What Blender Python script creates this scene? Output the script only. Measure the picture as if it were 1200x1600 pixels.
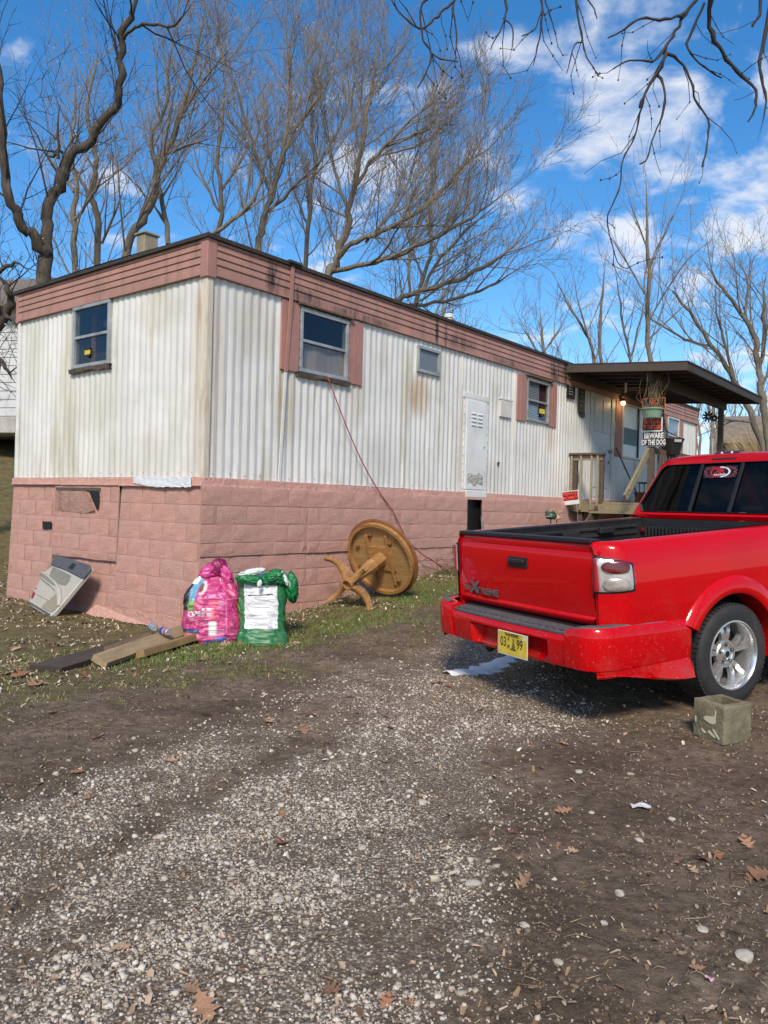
import bpy, bmesh, math, random
import numpy as np
from mathutils import Vector, Matrix, Euler
from mathutils.bvhtree import BVHTree

random.seed(7); RNG = np.random.default_rng(7)
S = bpy.context.scene
for o in list(bpy.data.objects): bpy.data.objects.remove(o)

# ------------------------------------------------------------------ camera
cam_d = bpy.data.cameras.new('camera'); cam = bpy.data.objects.new('camera', cam_d)
S.collection.objects.link(cam); S.camera = cam
cam_d.sensor_fit = 'VERTICAL'; cam_d.sensor_height = 24.0; cam_d.lens = 24.0 * 1237 / 1600
cam_d.clip_start = 0.05; cam_d.clip_end = 3000
cam.matrix_world = (Matrix.Translation((0, 0, 1.26)) @ Matrix.Rotation(math.radians(90 - .37), 4, 'X')
                    @ Matrix.Rotation(math.radians(1.54), 4, 'Z'))

# ------------------------------------------------------------------ sky, clouds and sun
SUN_AZ, SUN_EL = math.radians(184), math.radians(40)      # azimuth clockwise from the view direction (+Y)
W = bpy.data.worlds.new('World'); S.world = W; W.use_nodes = True
wn, wl = W.node_tree.nodes, W.node_tree.links
wn.clear()
def wnode(t, **k):
    n = wn.new(t)
    for a, b in k.items(): setattr(n, a, b)
    return n
sky = wnode('ShaderNodeTexSky', sky_type='NISHITA', sun_disc=False)
sky.sun_elevation = SUN_EL; sky.sun_rotation = SUN_AZ; sky.air_density = 1.0; sky.dust_density = 0.5; sky.ozone_density = 3.0
tc = wnode('ShaderNodeTexCoord'); sep = wnode('ShaderNodeSeparateXYZ'); wl.new(tc.outputs['Generated'], sep.inputs[0])
zc = wnode('ShaderNodeMath', operation='MAXIMUM'); zc.inputs[1].default_value = 0.0; wl.new(sep.outputs[2], zc.inputs[0])
za = wnode('ShaderNodeMath', operation='ADD'); za.inputs[1].default_value = 0.22; wl.new(zc.outputs[0], za.inputs[0])
dx = wnode('ShaderNodeMath', operation='DIVIDE'); dy = wnode('ShaderNodeMath', operation='DIVIDE')
wl.new(sep.outputs[0], dx.inputs[0]); wl.new(za.outputs[0], dx.inputs[1])
wl.new(sep.outputs[1], dy.inputs[0]); wl.new(za.outputs[0], dy.inputs[1])
cmb = wnode('ShaderNodeCombineXYZ'); wl.new(dx.outputs[0], cmb.inputs[0]); wl.new(dy.outputs[0], cmb.inputs[1])
cmb.inputs[2].default_value = 7.4
n1 = wnode('ShaderNodeTexNoise'); n1.inputs['Scale'].default_value = 5.2; n1.inputs['Detail'].default_value = 9
n1.inputs['Roughness'].default_value = .56; n1.inputs['Distortion'].default_value = .25
n2 = wnode('ShaderNodeTexNoise'); n2.inputs['Scale'].default_value = 1.0; n2.inputs['Detail'].default_value = 2
wl.new(cmb.outputs[0], n1.inputs['Vector']); wl.new(cmb.outputs[0], n2.inputs['Vector'])
nm = wnode('ShaderNodeMath', operation='MULTIPLY_ADD'); nm.inputs[1].default_value = .55
wl.new(n2.outputs[0], nm.inputs[0]); wl.new(n1.outputs[0], nm.inputs[2])
cr = wnode('ShaderNodeValToRGB'); cr.color_ramp.elements[0].position = .775; cr.color_ramp.elements[1].position = .99
cr.color_ramp.interpolation = 'EASE'
wl.new(nm.outputs[0], cr.inputs[0])
hs = wnode('ShaderNodeHueSaturation'); hs.inputs['Saturation'].default_value = 1.32; wl.new(sky.outputs[0], hs.inputs['Color'])
b1 = wnode('ShaderNodeBackground'); b1.inputs[1].default_value = .138; wl.new(hs.outputs[0], b1.inputs[0])
b2 = wnode('ShaderNodeBackground'); b2.inputs[0].default_value = (.93, .95, 1, 1); b2.inputs[1].default_value = .74
cf = wnode('ShaderNodeMath', operation='MULTIPLY'); cf.inputs[1].default_value = .88; wl.new(cr.outputs[0], cf.inputs[0])
mx = wnode('ShaderNodeMixShader'); wl.new(cf.outputs[0], mx.inputs[0]); wl.new(b1.outputs[0], mx.inputs[1]); wl.new(b2.outputs[0], mx.inputs[2])
wo = wnode('ShaderNodeOutputWorld'); wl.new(mx.outputs[0], wo.inputs[0])

sd = bpy.data.lights.new('sun', 'SUN'); sd.energy = 3.1; sd.angle = math.radians(13.0); sd.color = (1.0, .885, .735)
sun = bpy.data.objects.new('sun', sd); S.collection.objects.link(sun)
sv = Vector((math.sin(SUN_AZ) * math.cos(SUN_EL), math.cos(SUN_AZ) * math.cos(SUN_EL), math.sin(SUN_EL)))
sun.rotation_euler = sv.to_track_quat('Z', 'Y').to_euler()
sun.location = sv * 40
vs = S.view_settings; vs.view_transform = 'Standard'; vs.look = 'None'; vs.gamma = 1.0; vs.exposure = 0.42; vs.use_curve_mapping = False

# ------------------------------------------------------------------ helpers
COL = S.collection
def link(o, parent=None):
    COL.objects.link(o)
    if parent is not None: o.parent = parent
    return o
def tag(o, label, cat, group=None, kind=None):
    if label: o['label'] = label
    if cat: o['category'] = cat
    if group: o['group'] = group
    if kind: o['kind'] = kind
    return o
def empty(name, loc=(0, 0, 0), rot=(0, 0, 0), parent=None):
    o = bpy.data.objects.new(name, None); o.empty_display_size = .1
    o.location = loc; o.rotation_euler = rot
    return link(o, parent)
def setsmooth(me, ang=None):
    me.polygons.foreach_set('use_smooth', [True] * len(me.polygons))
    if ang is not None: me.set_sharp_from_angle(angle=math.radians(ang))
def mkmesh(name, V, F, mats, smooth=False, mi=None):
    me = bpy.data.meshes.new(name)
    me.from_pydata([tuple(v) for v in V], [], F)
    for m in (mats if isinstance(mats, (list, tuple)) else [mats]): me.materials.append(m)
    if mi is not None: me.polygons.foreach_set('material_index', mi)
    me.update()
    if smooth: setsmooth(me, None if smooth is True else smooth)
    return me
def mkobj(name, V, F, mats, parent=None, smooth=False, bev=0, mi=None, loc=None, rot=None, seg=2):
    o = bpy.data.objects.new(name, mkmesh(name, V, F, mats, smooth, mi))
    link(o, parent)
    if loc is not None: o.location = loc
    if rot is not None: o.rotation_euler = rot
    if bev:
        b = o.modifiers.new('bevel', 'BEVEL'); b.width = bev; b.segments = seg; b.limit_method = 'ANGLE'; b.angle_limit = math.radians(35)
        b.harden_normals = False
    return o
def nmesh(name, V, F, mat):          # fast: V (n,3) and F (m,k) numpy arrays
    me = bpy.data.meshes.new(name); k = F.shape[1]
    me.vertices.add(len(V)); me.vertices.foreach_set('co', np.asarray(V, np.float32).ravel())
    me.loops.add(F.size); me.loops.foreach_set('vertex_index', F.astype(np.int32).ravel())
    me.polygons.add(len(F)); me.polygons.foreach_set('loop_start', np.arange(0, F.size, k, dtype=np.int32))
    for m in (mat if isinstance(mat, (list, tuple)) else [mat]): me.materials.append(m)
    me.update(calc_edges=True); me.validate()
    return me
class MB:
    """collects shapes into one mesh"""
    def __init__(s): s.V = []; s.F = []; s.M = []
    def add(s, V, F, m=0):
        n = len(s.V); s.V += [tuple(v) for v in V]; s.F += [tuple(i + n for i in f) for f in F]; s.M += [m] * len(F); return s
    def box(s, a, b, m=0, mat=None):
        x0, y0, z0 = a; x1, y1, z1 = b
        V = [(x0, y0, z0), (x1, y0, z0), (x1, y1, z0), (x0, y1, z0), (x0, y0, z1), (x1, y0, z1), (x1, y1, z1), (x0, y1, z1)]
        if mat is not None: V = [tuple(mat @ Vector(v)) for v in V]
        return s.add(V, [(0, 3, 2, 1), (4, 5, 6, 7), (0, 1, 5, 4), (1, 2, 6, 5), (2, 3, 7, 6), (3, 0, 4, 7)], m)
    def beam(s, p, q, w, h, m=0, up=(0, 0, 1)):
        p = Vector(p); q = Vector(q); d = (q - p); L = d.length; d.normalize(); u = Vector(up)
        r = d.cross(u); r.normalize(); u = r.cross(d)
        M = Matrix(((d.x, r.x, u.x, p.x), (d.y, r.y, u.y, p.y), (d.z, r.z, u.z, p.z), (0, 0, 0, 1)))
        return s.box((0, -w / 2, -h / 2), (L, w / 2, h / 2), m, M)
    def prism(s, poly, d, m=0, mat=None, taper=0):     # poly (x,y) extruded along z by d
        n = len(poly); cx = sum(p[0] for p in poly) / n; cy = sum(p[1] for p in poly) / n
        V = [(p[0], p[1], 0) for p in poly] + [(p[0] + (cx - p[0]) * taper, p[1] + (cy - p[1]) * taper, d) for p in poly]
        if mat is not None: V = [tuple(mat @ Vector(v)) for v in V]
        F = [tuple(range(n))[::-1], tuple(range(n, 2 * n))] + [(i, (i + 1) % n, n + (i + 1) % n, n + i) for i in range(n)]
        return s.add(V, F, m)
    def tube(s, P, R, n=8, m=0, cap=True):
        P = [Vector(p) for p in P]
        if not isinstance(R, (list, tuple)): R = [R] * len(P)
        V = []; prev = None
        for i, p in enumerate(P):
            t = (P[min(i + 1, len(P) - 1)] - P[max(i - 1, 0)]).normalized()
            if prev is None:
                a = Vector((0, 0, 1)) if abs(t.z) < .9 else Vector((1, 0, 0)); u = t.cross(a).normalized()
            else: u = (prev - t * prev.dot(t)).normalized()
            prev = u; v = t.cross(u)
            for k in range(n):
                c = 2 * math.pi * k / n; V.append(p + (u * math.cos(c) + v * math.sin(c)) * R[i])
        F = [(i * n + k, i * n + (k + 1) % n, (i + 1) * n + (k + 1) % n, (i + 1) * n + k) for i in range(len(P) - 1) for k in range(n)]
        if cap: F += [tuple(range(n))[::-1], tuple(range((len(P) - 1) * n, len(P) * n))]
        return s.add(V, F, m)
    def lathe(s, prof, n=24, m=0, mat=None, closed=False):   # prof (r,z) about z
        V = []
        for r, z in prof:
            for k in range(n):
                c = 2 * math.pi * k / n; V.append((r * math.cos(c), r * math.sin(c), z))
        if mat is not None: V = [tuple(mat @ Vector(v)) for v in V]
        N = len(prof); rng = range(N if closed else N - 1)
        F = [(i * n + k, i * n + (k + 1) % n, ((i + 1) % N) * n + (k + 1) % n, ((i + 1) % N) * n + k) for i in rng for k in range(n)]
        return s.add(V, F, m)
    def grid(s, P, m=0, closed=False):     # P[i][j]
        r = len(P); c = len(P[0]); V = [p for row in P for p in row]
        F = [(i * c + j, i * c + (j + 1) % c, (i + 1) * c + (j + 1) % c, (i + 1) * c + j) for i in range(r - 1) for j in range(c if closed else c - 1)]
        return s.add(V, F, m)
    def obj(s, name, mats, parent=None, smooth=False, bev=0, loc=None, rot=None, seg=2):
        return mkobj(name, s.V, s.F, mats, parent, smooth, bev, s.M, loc, rot, seg)
def copyobj(o, parent=None, loc=None, rot=None, scale=None):
    c = o.copy(); COL.objects.link(c)
    if parent is not None: c.parent = parent
    if loc is not None: c.location = loc
    if rot is not None: c.rotation_euler = rot
    if scale is not None: c.scale = scale
    return c
def fixnormals(o):
    bm = bmesh.new(); bm.from_mesh(o.data); bmesh.ops.recalc_face_normals(bm, faces=bm.faces); bm.to_mesh(o.data); bm.free()
def textmesh(txt, size=1.0, depth=.002, bold=0.0, sx=1.0, align='CENTER', space=1.0):
    cu = bpy.data.curves.new('lettering', 'FONT'); cu.body = txt; cu.size = size; cu.extrude = depth; cu.offset = bold
    cu.align_x = align; cu.align_y = 'CENTER'; cu.space_character = space; cu.resolution_u = 3
    t = bpy.data.objects.new('lettering', cu); COL.objects.link(t)
    dg = bpy.context.evaluated_depsgraph_get(); me = bpy.data.meshes.new_from_object(t.evaluated_get(dg))
    bpy.data.objects.remove(t); bpy.data.curves.remove(cu)
    if sx != 1.0:
        for v in me.vertices: v.co.x *= sx
    return me
def text(name, txt, parent, M, mat, size=.1, depth=.002, bold=0.0, sx=1.0, align='CENTER', space=1.0):
    me = textmesh(txt, size, depth, bold, sx, align, space); me.materials.clear(); me.materials.append(mat)
    me.transform(M)
    return link(bpy.data.objects.new(name, me), parent)
def frame(o, x, y, z=None):
    """4x4 with local x,y axes and origin o"""
    o = Vector(o); x = Vector(x).normalized(); z = x.cross(Vector(y)).normalized(); y = z.cross(x)
    return Matrix(((x.x, y.x, z.x, o.x), (x.y, y.y, z.y, o.y), (x.z, y.z, z.z, o.z), (0, 0, 0, 1)))

# ------------------------------------------------------------------ materials
def newmat(name):
    m = bpy.data.materials.new(name); m.use_nodes = True
    nt = m.node_tree; b = nt.nodes['Principled BSDF']
    return m, nt, b
def nd(nt, t, **k):
    n = nt.nodes.new(t)
    for a, v in k.items():
        if a.startswith('i_'): n.inputs[a[2:].replace('_', ' ')].default_value = v
        else: setattr(n, a, v)
    return n
def ramp(nt, pos, src, interp='LINEAR'):
    r = nd(nt, 'ShaderNodeValToRGB'); e = r.color_ramp; e.interpolation = interp
    while len(e.elements) < len(pos): e.elements.new(.5)
    for el, (p, c) in zip(e.elements, pos):
        el.position = p; el.color = (*c, 1) if isinstance(c, (tuple, list)) else (c, c, c, 1)
    nt.links.new(src, r.inputs[0]); return r.outputs[0]
def noise(nt, scale, detail=4, rough=.55, vec=None, dist=0):
    n = nd(nt, 'ShaderNodeTexNoise'); n.inputs['Scale'].default_value = scale; n.inputs['Detail'].default_value = detail
    n.inputs['Roughness'].default_value = rough; n.inputs['Distortion'].default_value = dist
    if vec is not None: nt.links.new(vec, n.inputs['Vector'])
    return n.outputs[0]
def objvec(nt, scale=(1, 1, 1), out='Object'):
    t = nd(nt, 'ShaderNodeTexCoord'); mp = nd(nt, 'ShaderNodeMapping'); mp.inputs['Scale'].default_value = scale
    nt.links.new(t.outputs[out], mp.inputs[0]); return mp.outputs[0]
def mixc(nt, f, a, b, blend='MIX'):
    m = nd(nt, 'ShaderNodeMix', data_type='RGBA', blend_type=blend)
    for i, v in ((0, f), (6, a), (7, b)):
        if isinstance(v, (int, float)): m.inputs[i].default_value = v
        elif isinstance(v, (tuple, list)): m.inputs[i].default_value = (*v, 1) if len(v) == 3 else v
        else: nt.links.new(v, m.inputs[i])
    return m.outputs[2]
def mathn(nt, op, a, b=None):
    m = nd(nt, 'ShaderNodeMath', operation=op)
    for i, v in ((0, a), (1, b)):
        if v is None: continue
        if isinstance(v, (int, float)): m.inputs[i].default_value = v
        else: nt.links.new(v, m.inputs[i])
    return m.outputs[0]
def bump(nt, b, h, strength=.3, dist=.01):
    n = nd(nt, 'ShaderNodeBump'); n.inputs['Strength'].default_value = strength; n.inputs['Distance'].default_value = dist
    nt.links.new(h, n.inputs['Height']); nt.links.new(n.outputs[0], b.inputs['Normal'])
def simple(name, col, rough=.6, metal=0, var=.12, scale=6, bmp=0, coat=0, dirt=None, dscale=1.5, damt=.5, vscale=(1, 1, 1)):
    """a plain colour that varies a little, with optional dirt blotches and fine relief"""
    m, nt, b = newmat(name); v = objvec(nt, vscale)
    n = noise(nt, scale, 6, .6, v)
    lo = tuple(c * (1 - var) for c in col); hi = tuple(min(1, c * (1 + var)) for c in col)
    c = ramp(nt, [(.3, lo), (.7, hi)], n)
    if dirt is not None:
        dn = noise(nt, dscale, 8, .65, v); f = mathn(nt, 'MULTIPLY', ramp(nt, [(.48, 0.0), (.72, 1.0)], dn), damt)
        c = mixc(nt, f, c, dirt)
    nt.links.new(c, b.inputs['Base Color'])
    b.inputs['Roughness'].default_value = rough; b.inputs['Metallic'].default_value = metal
    if coat: b.inputs['Coat Weight'].default_value = coat; b.inputs['Coat Roughness'].default_value = .04
    if bmp: bump(nt, b, noise(nt, scale * 6, 6, .6, v), bmp, .01)
    return m
def wood(name, col, dark, grain=18, rough=.75, axis=(1, 9, 9), bmp=.25):
    m, nt, b = newmat(name); v = objvec(nt, axis)
    n = noise(nt, grain * .25, 8, .65, v, .6); n2 = noise(nt, 1.3, 5, .6, objvec(nt))
    c = ramp(nt, [(.3, dark), (.62, col)], n); c = mixc(nt, ramp(nt, [(.35, 0.0), (.75, .45)], n2), c, tuple(k * .55 for k in col))
    nt.links.new(c, b.inputs['Base Color']); b.inputs['Roughness'].default_value = rough
    bump(nt, b, n, bmp, .004); return m
def glassmat(name, tint=(.35, .38, .4), refl=.25):
    m = bpy.data.materials.new(name); m.use_nodes = True; nt = m.node_tree; nt.nodes.clear()
    o = nd(nt, 'ShaderNodeOutputMaterial'); t = nd(nt, 'ShaderNodeBsdfTransparent'); t.inputs[0].default_value = (*tint, 1)
    gl = nd(nt, 'ShaderNodeBsdfGlossy'); gl.inputs['Roughness'].default_value = .03; gl.inputs[0].default_value = (.9, .93, 1, 1)
    f = nd(nt, 'ShaderNodeLayerWeight'); f.inputs[0].default_value = .5
    a = mathn(nt, 'ADD', mathn(nt, 'MULTIPLY', mathn(nt, 'POWER', f.outputs['Facing'], 5.0), .9), refl); mxs = nd(nt, 'ShaderNodeMixShader')
    bn = nd(nt, 'ShaderNodeBump'); bn.inputs['Strength'].default_value = .05; bn.inputs['Distance'].default_value = .02
    nt.links.new(noise(nt, 3, 2, .5, objvec(nt)), bn.inputs['Height']); nt.links.new(bn.outputs[0], gl.inputs['Normal'])
    nt.links.new(a, mxs.inputs[0]); nt.links.new(t.outputs[0], mxs.inputs[1]); nt.links.new(gl.outputs[0], mxs.inputs[2])
    nt.links.new(mxs.outputs[0], o.inputs[0]); return m
def vcolmat(name, rough=.45, attr='print', bmp=0, coat=0):
    m, nt, b = newmat(name); a = nd(nt, 'ShaderNodeVertexColor', layer_name=attr)
    n = noise(nt, 9, 5, .6, objvec(nt)); c = mixc(nt, ramp(nt, [(.4, 0.0), (.8, .25)], n), a.outputs[0], (.3, .27, .24))
    nt.links.new(c, b.inputs['Base Color']); b.inputs['Roughness'].default_value = rough
    if bmp: bump(nt, b, noise(nt, 60, 3, .5, objvec(nt)), bmp, .003)
    return m

# ------------------------------------------------------------------ terrain height
TRK = dict(x=.959, y=5.236, z=-.015, phi=1.0755, pit=.0796)
def sp(x, k=3.0): return np.log1p(np.exp(np.minimum(40, k * np.asarray(x, float)))) / k + np.maximum(0, np.asarray(x, float) - 40 / k) * 0 + np.where(k * np.asarray(x, float) > 40, np.asarray(x, float) - 40 / k, 0)
def gz(x, y):
    x = np.asarray(x, float); y = np.asarray(y, float)
    q = .643 * x + .766 * y; r = -.707 * x + .707 * y
    z = .115 * sp(q - 4.95) - .075 * sp(q - 16, 1.0) - .04 * sp(q - 60, .5) + .2 * sp(r - 11.6, 1.5) - .19 * sp(r - 26, .8) - .01 * sp(r - 90, .5)
    fx = (x - TRK['x']) * math.sin(TRK['phi']) + (y - TRK['y']) * math.cos(TRK['phi'])
    fy = -(x - TRK['x']) * math.cos(TRK['phi']) + (y - TRK['y']) * math.sin(TRK['phi'])
    zt = TRK['z'] + math.tan(TRK['pit']) * fx
    d = np.maximum(np.maximum(.3 - fx, fx - 4.3), np.abs(fy) - .95); w = 1 - np.clip(d / .7, 0, 1); w = w * w * (3 - 2 * w)
    return z * (1 - w) + zt * w
def G(x, y): return float(gz(x, y))

# ------------------------------------------------------------------ ground
def vn(x, y, s, seed):
    r = np.random.default_rng(seed).random((256, 256)); X = x * s; Y = y * s
    i = np.floor(X).astype(int); j = np.floor(Y).astype(int); fx = X - i; fy = Y - j
    fx = fx * fx * (3 - 2 * fx); fy = fy * fy * (3 - 2 * fy); i0 = i % 256; i1 = (i + 1) % 256; j0 = j % 256; j1 = (j + 1) % 256
    return (r[i0, j0] * (1 - fx) + r[i1, j0] * fx) * (1 - fy) + (r[i0, j1] * (1 - fx) + r[i1, j1] * fx) * fy
def fbm(x, y, s, seed, o=4):
    t = 0; a = .5; n = 0
    for k in range(o): t = t + a * vn(x + 17 * k, y - 9 * k, s, seed + k); n += a; a *= .55; s *= 2.1
    return t / n
def sstep(a, b, x): t = np.clip((x - a) / (b - a), 0, 1); return t * t * (3 - 2 * t)
def zones(x, y):
    a = .6266 * x + .7793 * y; b = .7793 * x - .6266 * y
    w1 = (fbm(x, y, 1.3, 11) - .5); w2 = (fbm(x, y, 3.5, 21) - .5)
    bn = b + .55 * w1 + .35 * w2
    gr = 1 - sstep(-5.15, -4.75, bn)                                                     # grass strip beside the home
    patch = sstep(.50, .60, fbm(x, y, 2.2, 31)) * (1 - sstep(-4.4, -3.5, b)) * .65
    gr = np.maximum(gr, patch)
    L = np.interp(a, [-3, .9, 2.6, 4.0, 5.3, 6, 9], [-3.2, -3.3, -3.4, -3.85, -4.0, -3.8, -3.8])
    R = np.interp(a, [-3, 1.5, 2.1, 3.0, 3.6, 4.7, 5.4, 6.5], [-.9, -1.15, -1.3, -1.7, -2.0, -1.9, -2.6, -3.2])
    gv = sstep(-.45, .75, bn - L) * (1 - sstep(-.65, .55, b + .8 * w1 + .4 * w2 - R))
    tr = np.interp(a, [.3, 1.0, 1.5, 1.9, 2.3, 2.85, 3.55, 5], [-2.2, -2.36, -2.51, -2.70, -2.79, -2.9, -3.1, -3.5])
    tw = np.abs(b + .18 * w2 - tr) / .15
    track = np.exp(-tw ** 2) * sstep(.3, .9, a) * (1 - sstep(3.2, 4.2, a))
    t2 = np.exp(-((b + .3 * w2 + 2.05) / .14) ** 2 - ((a - 1.1) / .45) ** 2)
    damp = sstep(.54, .68, fbm(x, y, 1.7, 41)) * .6
    gv = gv * (1 - .66 * np.clip(track + t2, 0, 1) * (.5 + fbm(x, y, 2.8, 47))) * (1 - .75 * damp)
    far = sstep(13, 20, np.hypot(x, y)); gv = gv * (1 - far); gr = np.maximum(gr, far)
    return a, b, np.clip(gv, 0, 1), np.clip(gr, 0, 1), track
def axis(parts): return np.unique(np.concatenate([np.arange(*p) for p in parts]).round(4))
xs = axis([(-420, -60, 30), (-60, -12, 4), (-12, -5, .5), (-5, -3, .1), (-3, 2.6, .032), (2.6, 6, .12), (6, 14, .5), (14, 60, 4), (60, 430, 30)])
ys = axis([(-60, -4, 6), (-4, 1, .5), (1, 1.6, .1), (1.6, 5, .03), (5, 9.5, .05), (9.5, 14, .2), (14, 30, 1), (30, 90, 5), (90, 900, 40)])
X, Y = np.meshgrid(xs, ys); xf, yf = X.ravel(), Y.ravel()
A_, B_, gv_, gr_, trk_ = zones(xf, yf)
near = 1 - sstep(9, 13, np.hypot(xf, yf))
Z = gz(xf, yf) + near * ((fbm(xf, yf, 2.4, 51) - .5) * .05 + (fbm(xf, yf, 14, 61, 3) - .5) * .022 * (1 - .4 * gv_) - .022 * trk_)
def ground_z(x, y):
    x = np.asarray(x, float); y = np.asarray(y, float); a, b, gv, gr, tr = zones(x, y); n = 1 - sstep(9, 13, np.hypot(x, y))
    return gz(x, y) + n * ((fbm(x, y, 2.4, 51) - .5) * .05 + (fbm(x, y, 14, 61, 3) - .5) * .022 * (1 - .4 * gv) - .022 * tr)
def GZ(x, y): return float(ground_z(np.array([x]), np.array([y]))[0])
nx, ny = len(xs), len(ys)
I = (np.arange(ny - 1)[:, None] * nx + np.arange(nx - 1)[None, :]).ravel()
F = np.stack([I, I + 1, I + 1 + nx, I + nx], 1)

m, nt, b = newmat('driveway earth'); v = objvec(nt)
ag = nd(nt, 'ShaderNodeAttribute', attribute_name='gravel'); agr = nd(nt, 'ShaderNodeAttribute', attribute_name='grass')
soil = ramp(nt, [(.32, (.098, .066, .041)), (.47, (.175, .121, .077)), (.60, (.26, .188, .124)), (.76, (.38, .295, .20))], noise(nt, 1.5, 10, .68, v))
soil = mixc(nt, ramp(nt, [(.38, .75), (.56, 0.0)], noise(nt, 17, 9, .72, v)), soil, (.066, .046, .031))
soil = mixc(nt, ramp(nt, [(.54, 0.0), (.72, .8)], noise(nt, 120, 4, .75, v)), soil, (.27, .215, .155))
soil = mixc(nt, ramp(nt, [(.60, 0.0), (.74, .7)], noise(nt, 33, 7, .7, v)), soil, (.23, .165, .105))
vo = nd(nt, 'ShaderNodeTexVoronoi'); vo.inputs['Scale'].default_value = 85; nt.links.new(v, vo.inputs['Vector'])
vo2 = nd(nt, 'ShaderNodeTexVoronoi'); vo2.inputs['Scale'].default_value = 190; nt.links.new(v, vo2.inputs['Vector'])
sepc = nd(nt, 'ShaderNodeSeparateColor'); nt.links.new(vo.outputs['Color'], sepc.inputs[0])
peb = ramp(nt, [(0, (.20, .150, .105)), (.4, (.37, .295, .215)), (.75, (.52, .44, .34)), (1, (.68, .60, .49))], sepc.outputs[0])
peb = mixc(nt, ramp(nt, [(.35, 0.0), (.62, 1.0)], vo.outputs['Distance']), peb, (.19, .138, .094))
gm = ramp(nt, [(.30, 0.0), (.62, 1.0)], mathn(nt, 'ADD', mathn(nt, 'MULTIPLY', ag.outputs['Fac'], .75), mathn(nt, 'MULTIPLY', mathn(nt, 'SUBTRACT', noise(nt, 7, 6, .65, v), .35), .8)))
c = mixc(nt, gm, soil, peb)
moss = ramp(nt, [(.30, (.070, .050, .028)), (.46, (.125, .105, .045)), (.56, (.19, .155, .065)), (.68, (.27, .20, .105)), (.82, (.38, .29, .18))], noise(nt, 6.5, 12, .78, v))
grm = ramp(nt, [(.38, 0.0), (.60, 1.0)], mathn(nt, 'ADD', mathn(nt, 'MULTIPLY', agr.outputs['Fac'], .7), mathn(nt, 'MULTIPLY', mathn(nt, 'SUBTRACT', noise(nt, 6, 6, .65, v), .35), .8)))
c = mixc(nt, grm, c, moss)
nt.links.new(c, b.inputs['Base Color']); b.inputs['Roughness'].default_value = .92
b.inputs['Specular IOR Level'].default_value = .25
h = mathn(nt, 'ADD', mathn(nt, 'MULTIPLY', noise(nt, 40, 8, .7, v), 1.0), mathn(nt, 'MULTIPLY', mathn(nt, 'SUBTRACT', 1.0, vo.outputs['Distance']), mathn(nt, 'MULTIPLY', gm, .5)))
bump(nt, b, mathn(nt, 'ADD', h, mathn(nt, 'MULTIPLY', noise(nt, 14, 10, .72, v), 1.6)), 1.0, .022)
M_EARTH = m
me = nmesh('ground', np.stack([xf, yf, Z], 1), F, m)
for nme, arr in (('gravel', gv_), ('grass', gr_)):
    at_ = me.attributes.new(nme, 'FLOAT', 'POINT'); at_.data.foreach_set('value', arr.astype(np.float32))
setsmooth(me); ground = link(bpy.data.objects.new('ground', me)); tag(ground, None, None, kind='structure')
ground['label'] = 'sloping earth yard with gravel driveway'

# --- loose gravel: angular stones, too many to count
def stones(x, y, r, seed, sink=.2):
    rg = np.random.default_rng(seed); n = len(x)
    base = np.array([(-1, -1, -1), (1, -1, -1), (1, 1, -1), (-1, 1, -1), (-1, -1, 1), (1, -1, 1), (1, 1, 1), (-1, 1, 1)], float) * .62
    V = base[None] * (1 + rg.uniform(-.45, .45, (n, 8, 3))); V[:, 4:, :2] *= rg.uniform(.5, .95, (n, 1, 1))
    V *= (r[:, None] * rg.uniform(.6, 1.25, (n, 3)) * np.array([1, 1, .62]))[:, None, :]
    th = rg.uniform(0, 6.283, n); tl = rg.normal(0, .35, n); ct, st_ = np.cos(tl), np.sin(tl)
    x1 = V[..., 0] * ct[:, None] - V[..., 2] * st_[:, None]; z1 = V[..., 0] * st_[:, None] + V[..., 2] * ct[:, None]
    c, s = np.cos(th)[:, None], np.sin(th)[:, None]
    out = np.stack([x1 * c - V[..., 1] * s + x[:, None], x1 * s + V[..., 1] * c + y[:, None], z1 + (ground_z(x, y) + r * sink * .6)[:, None]], -1)
    f = np.array([(0, 3, 2, 1), (4, 5, 6, 7), (0, 1, 5, 4), (1, 2, 6, 5), (2, 3, 7, 6), (3, 0, 4, 7)])
    return out.reshape(-1, 3), (f[None] + np.arange(n)[:, None, None] * 8).reshape(-1, 4)
def scatter(n, x0, x1, y0, y1, prob, seed, nearpow=0):
    rg = np.random.default_rng(seed); x = rg.uniform(x0, x1, n)
    u = rg.random(n); y = y0 * (y1 / y0) ** u if nearpow else rg.uniform(y0, y1, n)
    if nearpow: x = x * y                                    # x given as slope range
    k = rg.random(n) < prob(x, y); return x[k], y[k]
x, y = scatter(235000, -.72, .72, 1.35, 8.2, lambda x, y: zones(x, y)[2] ** 1.5 * (.25 + .75 * sstep(.35, .6, fbm(x, y, 3.1, 71))) * .80, 5, 1)
rg = np.random.default_rng(8); r = np.clip(rg.lognormal(-5.36, .46, len(x)), .0022, .019) * (.85 + .08 * np.hypot(x, y))
x2, y2 = scatter(11000, -.7, .72, 1.4, 6.5, lambda x, y: .30 + 0 * x, 6, 1)
r2 = np.clip(rg.lognormal(-5.6, .45, len(x2)), .0022, .013)
x = np.concatenate([x, x2]); y = np.concatenate([y, y2]); r = np.concatenate([r, r2])
V, Fq = stones(x, y, r, 9)
m, nt, b = newmat('crushed limestone'); at_ = nd(nt, 'ShaderNodeAttribute', attribute_name='tone'); v = objvec(nt)
c = ramp(nt, [(0, (.24, .195, .15)), (.25, (.38, .32, .25)), (.6, (.50, .435, .35)), (.88, (.59, .53, .445)), (.98, (.66, .61, .53)), (1, (.40, .26, .18))], at_.outputs['Fac'])
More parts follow.
